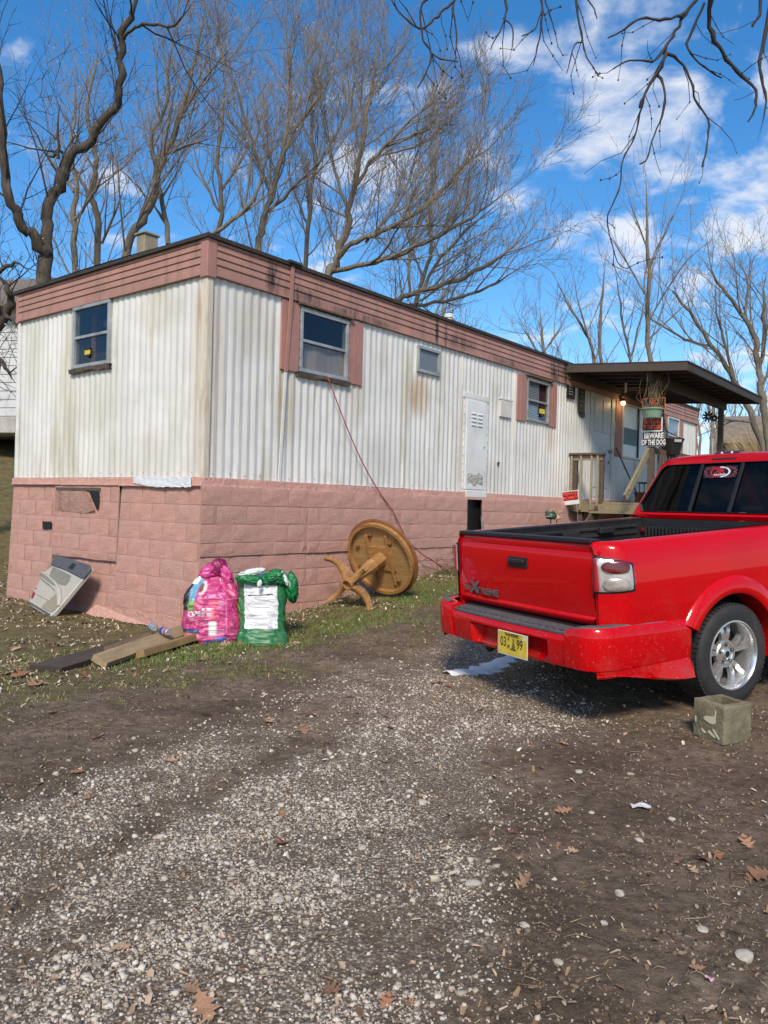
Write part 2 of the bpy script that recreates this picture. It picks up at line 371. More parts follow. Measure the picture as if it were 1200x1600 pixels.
c = mixc(nt, ramp(nt, [(.4, 0.0), (.75, .55)], noise(nt, 70, 4, .6, v)), c, (.24, .195, .15))
nt.links.new(c, b.inputs['Base Color']); b.inputs['Roughness'].default_value = .85; M_STONE = m
me = nmesh('loose_gravel', V, Fq, m); a_ = me.attributes.new('tone', 'FLOAT', 'FACE')
a_.data.foreach_set('value', np.repeat(np.random.default_rng(3).random(len(x)), 6).astype(np.float32))
tag(link(bpy.data.objects.new('loose_gravel', me)), 'loose grey limestone gravel covering the driveway', 'gravel', kind='stuff')

# --- crumbs and clods of soil
x, y = scatter(56000, -.72, .72, 1.35, 7.5, lambda x, y: (1 - zones(x, y)[2]) * sstep(.36, .62, fbm(x, y, 4.2, 75)) * .8, 15, 1); rg = np.random.default_rng(16)
r = np.clip(rg.lognormal(-5.35, .42, len(x)), .002, .016) * (.85 + .08 * np.hypot(x, y)); V, Fq = stones(x, y, r, 19)
m, nt, b = newmat('soil crumbs'); at_ = nd(nt, 'ShaderNodeAttribute', attribute_name='tone')
nt.links.new(ramp(nt, [(0, (.078, .054, .036)), (.5, (.165, .118, .079)), (.85, (.26, .195, .135)), (1, (.36, .29, .215))], at_.outputs['Fac']), b.inputs['Base Color']); b.inputs['Roughness'].default_value = .95
me = nmesh('soil_crumbs', V, Fq, m); a_ = me.attributes.new('tone', 'FLOAT', 'FACE'); a_.data.foreach_set('value', np.repeat(rg.random(len(x)), 6).astype(np.float32))
tag(link(bpy.data.objects.new('soil_crumbs', me)), 'loose brown crumbs and clods of soil', 'soil', kind='stuff')

# --- grass blades along the skirting and by the planks
def gprob(x, y):
    a, b, gv, gr, tr = zones(x, y)
    return gr * sstep(.40, .62, fbm(x, y, 1.9, 81)) * (b > -6.1 - .0 * a)
x, y = scatter(120000, -8, 1.6, 4.6, 14, gprob, 12)
T_in = lambda x, y: ((.6266 * (x + 1.745) + .7793 * (y - 7.6)) > -.10) & ((.7793 * (x + 1.745) - .6266 * (y - 7.6)) < .10) & ((.7793 * (x + 1.745) - .6266 * (y - 7.6)) > -3.8)
k = ~T_in(x, y); x, y = x[k], y[k]
cl = [(-1.35, 6.75, .22, 260), (-.95, 7.05, .3, 260), (-1.9, 6.35, .35, 420), (-.1, 7.9, .35, 520), (-.5, 7.55, .3, 420), (.35, 8.85, .25, 380), (.55, 9.3, .4, 420), (-1.3, 6.35, .3, 200), (.9, 9.8, .5, 400)]
rg = np.random.default_rng(14)
n0 = len(x)
for cx, cy, rr, n in cl: x = np.concatenate([x, rg.normal(cx, rr, n * 2)]); y = np.concatenate([y, rg.normal(cy, rr * .6, n * 2)])
lush = np.arange(len(x)) >= n0; k = ~T_in(x, y); x, y, lush = x[k], y[k], lush[k]
n = len(x); hgt = rg.uniform(.010, .034, n); hgt[lush] *= 1.55; th = rg.uniform(0, 6.283, n); w_ = rg.uniform(.0018, .0035, n); ln = rg.normal(0, .6, n) * hgt; lm = rg.uniform(0, 6.283, n)
z = ground_z(x, y) - .004; dxw, dyw = np.cos(th) * w_, np.sin(th) * w_; lx, ly = np.cos(lm) * ln, np.sin(lm) * ln
P = np.stack([np.stack([x - dxw, y - dyw, z], -1), np.stack([x + dxw, y + dyw, z], -1), np.stack([x - dxw * .8 + lx * .35, y - dyw * .8 + ly * .35, z + hgt * .6], -1),
              np.stack([x + dxw * .8 + lx * .35, y + dyw * .8 + ly * .35, z + hgt * .6], -1), np.stack([x + lx, y + ly, z + hgt], -1)], 1)
f = np.array([(0, 1, 3), (0, 3, 2), (2, 3, 4)]); Ft = (f[None] + np.arange(n)[:, None, None] * 5).reshape(-1, 3)
m, nt, b = newmat('winter grass'); at_ = nd(nt, 'ShaderNodeAttribute', attribute_name='tone')
c = ramp(nt, [(0, (.085, .15, .022)), (.45, (.14, .20, .035)), (.68, (.24, .22, .075)), (1, (.42, .33, .17))], at_.outputs['Fac'])
nt.links.new(c, b.inputs['Base Color']); b.inputs['Roughness'].default_value = .6; b.inputs['Subsurface Weight'].default_value = 0
me = nmesh('grass', P.reshape(-1, 3), Ft, m); a_ = me.attributes.new('tone', 'FLOAT', 'FACE'); tn = rg.random(n); tn[lush] *= .62; a_.data.foreach_set('value', np.repeat(tn, 3).astype(np.float32))
tag(link(bpy.data.objects.new('grass', me)), 'short patchy green and straw grass beside the skirting', 'grass', kind='stuff')

# --- leaf litter: curled scraps of dead leaf
def lprob(x, y):
    a, b, gv, gr, tr = zones(x, y); near_wall = np.exp(-np.abs(b + 5.75) / .45); end = np.exp(-np.maximum(0, 4.8 - a) / 1.2) * (b < -5.2)
    f = sstep(.42, .62, fbm(x, y, 2.6, 91)); return np.clip(f * (near_wall * .9 + end * .6 + gr * .25) + .012, 0, 1)
x, y = scatter(70000, -7.5, 3.0, 3.2, 12.5, lprob, 22); k = ~T_in(x, y); x, y = x[k], y[k]
xx, yy = scatter(2200, -.62, .62, 1.7, 7, lambda x, y: .5 + 0 * x, 23, 1); x = np.concatenate([x, xx]); y = np.concatenate([y, yy])
n = len(x); rg = np.random.default_rng(24); L = rg.uniform(.006, .021, n); L[-len(xx):] *= .75; Wd = L * rg.uniform(.3, .7, n); th = rg.uniform(0, 6.283, n); fold = rg.uniform(.15, 1.0, n); pit = rg.normal(0, .5, n)
loc = np.zeros((n, 6, 3)); loc[:, 0] = np.stack([-L, -Wd * .5, fold * Wd * .6], -1); loc[:, 1] = np.stack([L * .7, -Wd, fold * Wd], -1); loc[:, 2] = np.stack([L * 1.1, 0 * L, 0 * L], -1)
loc[:, 3] = np.stack([L * .6, Wd * .9, fold * Wd * .8], -1); loc[:, 4] = np.stack([-L * .8, Wd * .6, fold * Wd * .5], -1); loc[:, 5] = np.stack([-L * 1.1, 0 * L, 0 * L], -1)
c_, s_ = np.cos(pit)[:, None], np.sin(pit)[:, None]; X1 = loc[..., 0] * c_ - loc[..., 2] * s_; Z1 = loc[..., 0] * s_ + loc[..., 2] * c_; c_, s_ = np.cos(th)[:, None], np.sin(th)[:, None]
P = np.stack([X1 * c_ - loc[..., 1] * s_ + x[:, None], X1 * s_ + loc[..., 1] * c_ + y[:, None], Z1 + (ground_z(x, y) + .006)[:, None]], -1)
f = np.array([(0, 1, 2, 5), (5, 2, 3, 4)]); Fl = (f[None] + np.arange(n)[:, None, None] * 6).reshape(-1, 4)
m, nt, b = newmat('dead leaves'); at_ = nd(nt, 'ShaderNodeAttribute', attribute_name='tone')
c = ramp(nt, [(0, (.11, .065, .035)), (.3, (.28, .18, .10)), (.55, (.46, .35, .25)), (.88, (.66, .59, .50)), (1, (.40, .18, .08))], at_.outputs['Fac'])
nt.links.new(c, b.inputs['Base Color']); b.inputs['Roughness'].default_value = .8
me = nmesh('leaf_litter', P.reshape(-1, 3), Fl, m); a_ = me.attributes.new('tone', 'FLOAT', 'FACE'); tn = rg.random(n); tn[-len(xx):] *= .62; a_.data.foreach_set('value', np.repeat(tn, 2).astype(np.float32))
tag(link(bpy.data.objects.new('leaf_litter', me)), 'litter of pale curled dead leaves along the skirting', 'leaf litter', kind='stuff')

# ------------------------------------------------------------------ mobile home (local x along the long side, y into the home, z up)
HOME_LOC = Vector((-1.745, 7.6, 0)); HOME_ROT = math.radians(51.2)
home = empty('mobile_home', HOME_LOC, (0, 0, HOME_ROT))
tag(home, 'old white corrugated mobile home with pink fascia and block-pattern skirting', 'mobile home')
HM = Matrix.Translation(HOME_LOC) @ Matrix.Rotation(HOME_ROT, 4, 'Z')
HMI = HM.inverted()
def HW(s, p, z): return HM @ Vector((s, -p, z))
HL, HWD, Z0, Z1, ZF = 14.65, 3.66, 1.50, 3.80, 3.44

# siding paint: chalky white enamel with mildew and rust runs
def siding_mat(name, warm, stains=()):
    m, nt, b = newmat(name); v = objvec(nt); vs_ = objvec(nt, (6, 6, .55)); vt = objvec(nt, (13, 13, .25))
    c = ramp(nt, [(.3, (.58, .572, .53)), (.7, (.73, .72, .68))], noise(nt, 1.6, 6, .6, v))
    st = ramp(nt, [(.50, 0.0), (.75, 1.0)], noise(nt, 1.2, 7, .65, vs_))
    c = mixc(nt, mathn(nt, 'MULTIPLY', st, .5), c, (.42, .39, .28) if warm else (.38, .375, .34))
    gm_ = ramp(nt, [(.56, 0.0), (.78, 1.0)], mathn(nt, 'MULTIPLY', noise(nt, .7, 5, .6, vs_), mathn(nt, 'ADD', noise(nt, .9, 3, .5, v), .5)))
    c = mixc(nt, mathn(nt, 'MULTIPLY', gm_, .8), c, (.34, .32, .17))
    ru = ramp(nt, [(.66, 0.0), (.80, 1.0)], mathn(nt, 'MULTIPLY', noise(nt, 1.0, 6, .6, vt), mathn(nt, 'ADD', noise(nt, 1.1, 3, .5, v), .52)))
    c = mixc(nt, mathn(nt, 'MULTIPLY', ru, .8), c, (.42, .25, .12))
    sx = nd(nt, 'ShaderNodeSeparateXYZ'); nt.links.new(objvec(nt), sx.inputs[0])
    for (cu, cz, ru, rz_, col_, am) in stains:      # runs and rust blooms below leaks
        u_ = mathn(nt, 'DIVIDE', mathn(nt, 'SUBTRACT', sx.outputs[1 if warm else 0], cu), ru); z_ = mathn(nt, 'DIVIDE', mathn(nt, 'SUBTRACT', sx.outputs[2], cz), rz_)
        d_ = mathn(nt, 'ADD', mathn(nt, 'MULTIPLY', u_, u_), mathn(nt, 'MULTIPLY', z_, z_)); f_ = mathn(nt, 'MULTIPLY', ramp(nt, [(.0, 1.0), (1.0, 0.0)], d_, 'EASE'), ramp(nt, [(.32, .15), (.62, 1.0)], noise(nt, 1.6, 7, .7, vs_)))
        c = mixc(nt, mathn(nt, 'MULTIPLY', f_, am), c, col_)
    sp_ = ramp(nt, [(.73, 0.0), (.77, 1.0)], noise(nt, 38, 3, .6, v)); c = mixc(nt, mathn(nt, 'MULTIPLY', sp_, .5), c, (.28, .23, .17))
    nt.links.new(c, b.inputs['Base Color']); b.inputs['Roughness'].default_value = .42; b.inputs['Specular IOR Level'].default_value = .4
    bump(nt, b, noise(nt, 3.0, 4, .5, v), .35, .02); return m
M_SIDE_E = siding_mat('chalky white siding', True, ((2.50, 2.55, .16, 1.1, (.40, .36, .19), .65), (1.9, 2.35, .55, .45, (.42, .40, .27), .5), (.10, 2.5, .14, 1.3, (.42, .30, .18), .7), (.75, 3.2, .5, .35, (.45, .42, .30), .55), (1.0, 1.7, .7, .35, (.46, .44, .36), .5), (3.3, 3.0, .3, .6, (.45, .42, .28), .5)))
M_SIDE_L = siding_mat('grey white siding', False, ((3.45, 2.72, .30, .36, (.40, .24, .09), .85), (3.15, 2.6, .14, .9, (.36, .30, .16), .6), (1.05, 2.35, .22, .6, (.36, .29, .16), .7), (.10, 2.5, .16, 1.2, (.40, .30, .19), .6), (2.2, 2.55, .2, .5, (.40, .30, .18), .5), (.6, 3.1, .4, .5, (.42, .36, .24), .55), (4.4, 2.2, .25, .9, (.40, .38, .33), .5), (7.1, 2.5, .22, .35, (.44, .30, .15), .6), (5.4, 1.75, .5, .3, (.40, .38, .34), .5), (2.6, 1.8, .6, .4, (.42, .41, .36), .45)))
def pinkpaint(name, col, stain=.5, bmp=.12, per=False, stains=()):
    m, nt, b = newmat(name); v = objvec(nt); vs_ = objvec(nt, (7, 7, .8))
    c = ramp(nt, [(.3, tuple(k * .82 for k in col)), (.7, tuple(min(1, k * 1.12) for k in col))], noise(nt, 2.2, 8, .65, v))
    d = ramp(nt, [(.52, 0.0), (.80, 1.0)], noise(nt, 1.1, 8, .7, vs_)); c = mixc(nt, mathn(nt, 'MULTIPLY', d, stain), c, (.075, .055, .042))
    f = ramp(nt, [(.62, 0.0), (.72, 1.0)], noise(nt, 9, 6, .7, v)); c = mixc(nt, mathn(nt, 'MULTIPLY', f, .28), c, tuple(min(1, k * 1.5 + .05) for k in col))
    if stains: sx = nd(nt, 'ShaderNodeSeparateXYZ'); nt.links.new(v, sx.inputs[0])
    for (cu, cz, ru, rz_, am) in stains:      # black mildew runs below roof leaks
        u_ = mathn(nt, 'DIVIDE', mathn(nt, 'SUBTRACT', sx.outputs[0], cu), ru); z_ = mathn(nt, 'DIVIDE', mathn(nt, 'SUBTRACT', sx.outputs[2], cz), rz_)
        d_ = mathn(nt, 'ADD', mathn(nt, 'MULTIPLY', u_, u_), mathn(nt, 'MULTIPLY', z_, z_)); f_ = mathn(nt, 'MULTIPLY', ramp(nt, [(.0, 1.0), (1.0, 0.0)], d_, 'EASE'), ramp(nt, [(.38, .0), (.58, 1.0)], noise(nt, 2.5, 7, .7, vs_)))
        c = mixc(nt, mathn(nt, 'MULTIPLY', f_, am), c, (.022, .017, .014))
    if per:      # every pressed block weathers a little differently
        oi = nd(nt, 'ShaderNodeObjectInfo'); c = mixc(nt, ramp(nt, [(0, .0), (1, .38)], oi.outputs['Random']), c, (.53, .34, .285)); c = mixc(nt, ramp(nt, [(.25, .5), (.6, 0.0)], noise(nt, 7, 7, .7, v, 1.5)), c, tuple(k * .72 for k in col))
    nt.links.new(c, b.inputs['Base Color']); b.inputs['Roughness'].default_value = .62; bump(nt, b, noise(nt, 16, 8, .68, v, .8), min(1, bmp * 1.5), .03); return m
M_PINK = pinkpaint('faded pink fascia paint', (.36, .19, .145), .8, .12, False, ((.80, 3.58, .14, .22, 1.0), (1.25, 3.5, .35, .12, .8), (2.2, 3.47, .8, .07, .8), (3.75, 3.62, .05, .3, 1.0), (3.95, 3.6, .04, .3, .9), (4.3, 3.55, .5, .12, .7), (7.2, 3.6, .35, .25, .95), (5.6, 3.48, .8, .06, .7), (7.55, 3.6, .12, .3, 1.0)))
M_PINKD = pinkpaint('dark pink trim paint', (.36, .18, .145), .35)
M_SKIRT = pinkpaint('pink skirting paint', (.68, .37, .295), .16, .6, True); M_JOINT = pinkpaint('pale skirting joints', (.66, .39, .315), .25, .3)
M_TAR = simple('roof tar', (.035, .030, .027), .9, 0, .3, 8, .4)
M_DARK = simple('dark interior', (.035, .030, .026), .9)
M_ALU = simple('weathered aluminium', (.42, .43, .42), .45, .5, .2, 14, 0, 0, (.10, .09, .08), 7, .6)
M_ROT = wood('rotten sill wood', (.13, .10, .075), (.035, .026, .02))
M_GLASS = glassmat('window glass', (.80, .82, .84), .035)
M_CURT = simple('beige curtain', (.46, .37, .30), .85, 0, .2, 3, .3, 0, None, 1, 0, (5, 5, .6))
M_WHITE = simple('white painted metal', (.68, .675, .65), .45, 0, .08, 5, .05, 0, (.34, .33, .29), 2.2, .5)
M_FOIL = simple('silver foil tape', (.74, .75, .76), .45, .15, .12, 12, .6)
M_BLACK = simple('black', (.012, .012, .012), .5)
M_BLIND = simple('white blind', (.55, .56, .56), .6)

def corr(x, dep=.0125, pit=.105):      # rolled rib profile
    t = (x / pit) % 1.0
    return dep * (.5 + .5 * math.cos(2 * math.pi * t)) ** .8 + .0025 * math.cos(6 * math.pi * t)
def sheet(name, L, z0, z1, holes, mat, along_y=False, x0=0, seed=1):
    """corrugated sheet on the outer wall plane, with window and door openings left out"""
    step = .105 / 8; xs_ = list(np.arange(x0, L + 1e-6, step)); zs = set(np.linspace(z0, z1, 13).round(3))
    for h in holes: zs |= {h[2], h[3]}
    zs = sorted(zs); xs_ = np.array(xs_)
    for h in holes:
        for e in (h[0], h[1]): xs_[np.argmin(np.abs(xs_ - e))] = e
    V = []; rg_ = np.random.default_rng(seed)
    Xg, Zg = np.meshgrid(xs_, zs)
    dent = (fbm(Xg * 1.0 + 30, Zg * 1.0, 1.4, seed + 100) - .5) * .012 + (fbm(Xg + 9, Zg, 5, seed + 130, 2) - .5) * .006
    low = np.clip((z0 + .5 - Zg) / .5, 0, 1) * np.clip(fbm(Xg, Zg, 4, seed + 160, 2) - .62, 0, 1) * .06
    for j, z in enumerate(zs):
        for i, x in enumerate(xs_):
            off = corr(x) * (.92 + .16 * math.sin(x * 2.1 + seed)) + dent[j, i] - low[j, i]
            V.append((-off, x, z) if along_y else (x, -off, z))
    n = len(xs_); F_ = []
    for j in range(len(zs) - 1):
        for i in range(n - 1):
            xm = (xs_[i] + xs_[i + 1]) / 2; zm = (zs[j] + zs[j + 1]) / 2
            if any(h[0] < xm < h[1] and h[2] < zm < h[3] for h in holes): continue
            q = (j * n + i, j * n + i + 1, (j + 1) * n + i + 1, (j + 1) * n + i)
            F_.append(q[::-1] if along_y else q)
    return mkobj(name, V, F_, mat, home, True)
H_END = [(1.62, 2.36, 2.74, 3.43)]
H_LONG = [(1.23, 2.0, 2.70, 3.38), (3.36, 3.85, 3.02, 3.35), (6.26, 7.0, 2.69, 3.35), (10.1, 11.75, 2.35, 3.42), (12.62, 13.35, 2.62, 3.42), (8.72, 9.60, 1.56, 3.50)]
sheet('end_siding', HWD, Z0, ZF + .03, H_END, M_SIDE_E, True, 0, 3)['label'] = 'corrugated end wall with greenish streaks'
sheet('long_siding', HL, Z0, ZF + .03, H_LONG, M_SIDE_L, False, 0, 5)['label'] = 'corrugated long wall with rust runs'
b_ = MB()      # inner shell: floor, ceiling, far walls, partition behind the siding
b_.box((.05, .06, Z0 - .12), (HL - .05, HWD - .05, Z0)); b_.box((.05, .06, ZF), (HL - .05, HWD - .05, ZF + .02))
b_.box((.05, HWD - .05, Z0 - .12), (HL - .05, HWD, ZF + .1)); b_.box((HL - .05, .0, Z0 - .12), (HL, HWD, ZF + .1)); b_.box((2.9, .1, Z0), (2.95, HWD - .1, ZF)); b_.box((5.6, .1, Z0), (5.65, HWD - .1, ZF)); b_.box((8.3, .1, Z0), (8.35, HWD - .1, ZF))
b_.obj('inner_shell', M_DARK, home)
# corner trim, far corner trim
b_ = MB(); b_.box((-.022, -.03, Z0 - .01), (.045, .0, ZF + .0)); b_.box((-.03, -.028, Z0 - .01), (-.0, .05, ZF + .0)); b_.obj('corner_trim', simple('rust streaked trim', (.60, .54, .43), .5, 0, .15, 3, .1, 0, (.30, .20, .12), 2.0, .8, (4, 4, .8)), home, bev=.004)
b_ = MB(); b_.box((-.03, HWD - .04, Z0), (.0, HWD + .01, ZF)); b_.obj('corner_trim', M_WHITE, home, bev=.004)
b_ = MB(); b_.box((HL - .06, -.03, Z0), (HL + .012, .0, ZF)); b_.obj('corner_trim', M_PINKD, home, bev=.004)
# fascia boards: five laps, butt joined
laps = [(ZF - .005, 3.545), (3.545, 3.615), (3.615, 3.685), (3.685, 3.745), (3.745, 3.795)]
segs = [(.06, .74), (.745, 4.08), (4.085, 7.12), (7.125, 7.62), (7.625, 10.6), (10.605, HL)]
def lap(x0, x1, z0, z1, along_y):
    bb = MB(); o = .014
    pts = [(0, z0), (o + .012, z0), (o + .012, z0 + .008), (o, z1), (0, z1)]
    V = []; 
    for x in (x0, x1): V += [((-.022 - d, x, z) if along_y else (x, -.022 - d, z)) for d, z in pts]
    F_ = [(0, 1, 2, 3, 4), (9, 8, 7, 6, 5)] + [(i, 5 + i, 5 + (i + 1) % 5, (i + 1) % 5) for i in range(5)]
    ob = mkobj('fascia_board', V, F_, M_PINK, home); fixnormals(ob); return ob
for z0, z1 in laps:
    lap(.06, HWD - .03, z0, z1, True)
    for s0, s1 in segs: lap(s0, s1, z0, z1, False)
b_ = MB(); b_.box((-.05, -.05, ZF - .03), (.062, .0, 3.80)); b_.box((-.05, .0, ZF - .03), (-.002, .062, 3.80)); b_.obj('fascia_corner', M_PINKD, home, bev=.006)
b_ = MB(); b_.box((-.048, HWD - .03, ZF - .02), (-.002, HWD + .03, 3.80)); b_.obj('fascia_corner', M_PINKD, home, bev=.006)
# roof
P = []
for s_ in np.linspace(-.07, HL + .05, 60):
    P.append([(s_, y_, 3.80 + .022 * math.sin(math.pi * (y_ + .07) / (HWD + .14)) + .006 * math.sin(s_ * 3.1 + y_)) for y_ in np.linspace(-.07, HWD + .07, 9)])
rb = MB(); rb.grid(P)
for s0, s1, y0, y1 in ((-.075, HL + .05, -.075, -.045), (-.075, HL + .05, HWD + .05, HWD + .075)): rb.box((s0, y0, 3.775), (s1, y1, 3.812))
rb.box((-.075, -.045, 3.775), (-.048, HWD + .05, 3.812)); rb.box((HL + .02, -.045, 3.6), (HL + .05, HWD + .05, 3.812))
roof = rb.obj('roof', M_TAR, home)
q = MB(); q.lathe([(.05, 3.75), (.05, 4.0), (.065, 4.0), (.065, 4.05), (.0, 4.06)], 12, 0, Matrix.Translation((4.58, .35, 0))); q.lathe([(.035, 0), (.035, .1), (0, .1)], 8, 0, Matrix.Translation((4.58, .35, 3.98)) @ Matrix.Rotation(math.radians(70), 4, 'Y')); q.obj('vent_pipe', M_WHITE, roof, 40)
q = MB(); q.box((.46, 1.74, 3.8), (.64, 1.90, 4.31)); q.box((.44, 1.72, 4.31), (.66, 1.92, 4.335)); q.obj('roof_vent', simple('wooden vent box', (.28, .24, .17), .8, 0, .25, 5, .3), roof, bev=.006)
# downspout strip over the fascia and down the wall
q = MB(); q.beam((1.06, -.062, 3.81), (1.05, -.058, 3.36), .045, .012, 0, (0, 1, 0)); q.beam((1.05, -.058, 3.36), (1.02, -.040, 2.66), .045, .012, 0, (0, 1, 0)); q.obj('downspout_strip', M_PINKD, home)['label'] = 'pink upper strip of the downspout'
q = MB(); q.beam((1.02, -.036, 2.655), (.97, -.032, 1.48), .035, .010, 0, (0, 1, 0)); q.obj('downspout_strip', M_WHITE, home)['label'] = 'white lower strip of the downspout'
q = MB(); q.box((.98, -.10, 3.80), (1.16, -.02, 3.825)); q.obj('roof_flashing', M_TAR, home)

def window(face, u0, u1, z0, z1, sash=True, inner=None, glass=M_GLASS, frame_mat=M_ALU, sill=None, fw=.035, rail=.5):
    """face 'E' end wall or 'L' long wall"""
    def T(u, d, z): return (-d, u, z) if face == 'E' else (u, -d, z)
    def bx(B, ua, ub, da, db, za, zb):
        p, q_ = T(ua, da, za), T(ub, db, zb); B.box(tuple(min(a, c_) for a, c_ in zip(p, q_)), tuple(max(a, c_) for a, c_ in zip(p, q_)))
    w = MB(); bx(w, u0 - .005, u1 + .005, -.03, .045, z1 - fw, z1 + .005); bx(w, u0 - .005, u1 + .005, -.03, .045, z0 - .005, z0 + fw)
    bx(w, u0 - .005, u0 + fw, -.03, .042, z0 + fw, z1 - fw); bx(w, u1 - fw, u1 + .005, -.03, .042, z0 + fw, z1 - fw)
    root = w.obj('window', frame_mat, home, bev=.004)
    zm = z0 + (z1 - z0) * rail
    if sash:
        w = MB(); bx(w, u0 + fw, u1 - fw, .002, .030, zm - .016, zm + .016); w.obj('sash_rail', frame_mat, root, bev=.003)
    rows = [(z0 + fw, zm - .016, .004), (zm + .016, z1 - fw, .016)] if sash else [(z0 + fw, z1 - fw, .01)]
    for a, c_, d in rows:
        w = MB(); bx(w, u0 + fw, u1 - fw, d, d + .004, a, c_); w.obj('pane', glass, root)
    if sill:
        n = 14; rg_ = random.Random(4); P_ = []
        for i in range(n + 1):
            u = u0 - .04 + (u1 - u0 + .08) * i / n; j = rg_.uniform(-.018, .012)
            P_.append([T(u, .0, z0 - .005), T(u, .065 + j * .5, z0 - .008 + j * .3), T(u, .06 + j, z0 - .05 + j), T(u, .0, z0 - .055)])
        w = MB(); w.grid(P_); w.obj('sill', M_ROT, root)
    return root
w1 = window('E', 1.62, 2.36, 2.74, 3.43, sill=True); w1['label'] = 'dark end window with rotten sill'
w2 = window('L', 1.23, 2.0, 2.70, 3.38, sill=True)
w3 = window('L', 3.36, 3.85, 3.02, 3.35, sash=False, glass=simple('frosted glass', (.13, .15, .165), .25, 0, .15, 3))
w4 = window('L', 6.26, 7.0, 2.69, 3.35)
M_WSILL = simple('white window frame', (.55, .55, .53), .5)
w5 = window('L', 10.1, 11.75, 2.35, 3.42, sash=False, frame_mat=M_WSILL, glass=simple('cloudy plastic sheeting', (.66, .70, .71), .3, 0, .15, 1.4, .1))
w6 = window('L', 12.62, 13.35, 2.62, 3.42, frame_mat=M_WSILL)
q = MB(); q.box((10.90, -.04, 2.37), (10.95, -.005, 3.40)); q.obj('mullion', M_BLACK, w5)
# curtains, blinds and things in the windows (parts of the windows)
def drape(u0, u1, z0, z1, y_, par, mat, folds=9, amp=.02, name='curtain'):
    P_ = []
    for z in np.linspace(z0, z1, 5): P_.append([(u, y_ + amp * math.sin(folds * 2 * math.pi * (u - u0) / (u1 - u0) + z * 2), z) for u in np.linspace(u0, u1, 60)])
    q_ = MB(); q_.grid(P_); return q_.obj(name, mat, par, True)
drape(1.25, 1.98, 2.70, 3.02, .018, w2, M_CURT, 2, .008)
q = MB()
for i in range(24): 
    z = 2.71 + i * .027; q.box((6.30, .006, z), (6.72, .014, z + .019))
q.obj('blind', M_BLIND, w4)
drape(6.74, 6.98, 2.69, 3.35, .03, w4, simple('dark red curtain', (.10, .03, .03), .9), 4, .015)
M_SHEER = simple('white sheet curtain', (.78, .81, .82), .8, 0, .1, 1.2); M_TEAL = simple('grey blue cloth', (.16, .24, .28), .85)
drape(10.12, 11.73, 2.36, 3.42, .012, w5, M_SHEER, 5, .006); drape(10.14, 10.88, 2.62, 2.95, -.019, w5, M_TEAL, 2, .002, 'cloth')
drape(12.64, 13.33, 2.62, 3.42, .012, w6, simple('pale blind', (.45, .48, .50), .7, 0, .1, 1.2), 1, .003, 'blind')
M_YEL = simple('yellow sticker', (.60, .48, .04), .5)
def sticker(par, o, xa, ya, r):
    F0 = frame(o, xa, ya); oc = [(r * math.cos(math.pi / 8 + k * math.pi / 4), r * math.sin(math.pi / 8 + k * math.pi / 4)) for k in range(8)]
    q_ = MB(); q_.prism(oc, .001, 0, F0); s_ = q_.obj('sticker', M_BLACK, par)
    q_ = MB(); q_.box((-r * .92, -r * .38, .0012), (r * .92, r * .38, .0022), 0, F0); q_.obj('sticker_band', M_YEL, s_)
sticker(w4, (6.78, -.024, 2.88), (1, 0, 0), (0, 0, 1), .10)
sticker(w1, (-.024, 2.06, 2.90), (0, -1, 0), (0, 0, 1), .062)
q = MB(); q.box((.18, 2.28, 2.7), (.21, 2.33, 3.45)); q.obj('inner_post', wood('brown frame wood', (.28, .13, .06), (.12, .05, .02)), w1)
q = MB()      # pale shapes hung inside the end window
for (u, z, r_) in ((1.86, 3.22, .10), (1.78, 3.13, .05), (2.0, 3.25, .05)):
    q.lathe([(0, -.01), (r_ * .7, -.008), (r_, 0), (r_ * .7, .01), (0, .012)], 12, 0, frame((.16, u, z), (0, -1, 0), (0, 0, 1)))
q.obj('hung_cloth', simple('grey cloth', (.16, .16, .16), .9), w1, True)
drape_b = MB(); P_ = [[(.35 + .02 * math.sin(u * 40), u, z) for u in np.linspace(1.66, 2.0, 30)] for z in np.linspace(2.5, 3.0, 4)]; drape_b.grid(P_); drape_b.obj('curtain', simple('navy cloth', (.02, .035, .08), .9), w1, True)
# shutters
for s0, s1, z0, z1 in ((.95, 1.215, 2.68, 3.425), (2.015, 2.27, 2.68, 3.41), (5.96, 6.245, 2.66, 3.38), (7.015, 7.29, 2.66, 3.38), (9.78, 10.08, 2.35, 3.45), (12.2, 12.60, 2.6, 3.45), (13.37, 13.66, 2.6, 3.45)):
    q = MB(); k = 3; wd = (s1 - s0) / k
    for i in range(k): q.box((s0 + i * wd + .002, -.030 - .004 * (i % 2), z0), (s0 + (i + 1) * wd, -.004, z1))
    q.obj('shutter', M_PINKD, home, bev=.004)
for s0, s1, z1 in ((1.18, 2.06, 3.405), (6.2, 7.08, 3.375)):
    q = MB(); q.box((s0, -.075, z1 + .005), (s1, -.006, z1 + .025)); q.obj('drip_cap', simple('rusted drip cap', (.12, .075, .05), .8, 0, .4, 20, .4), home)
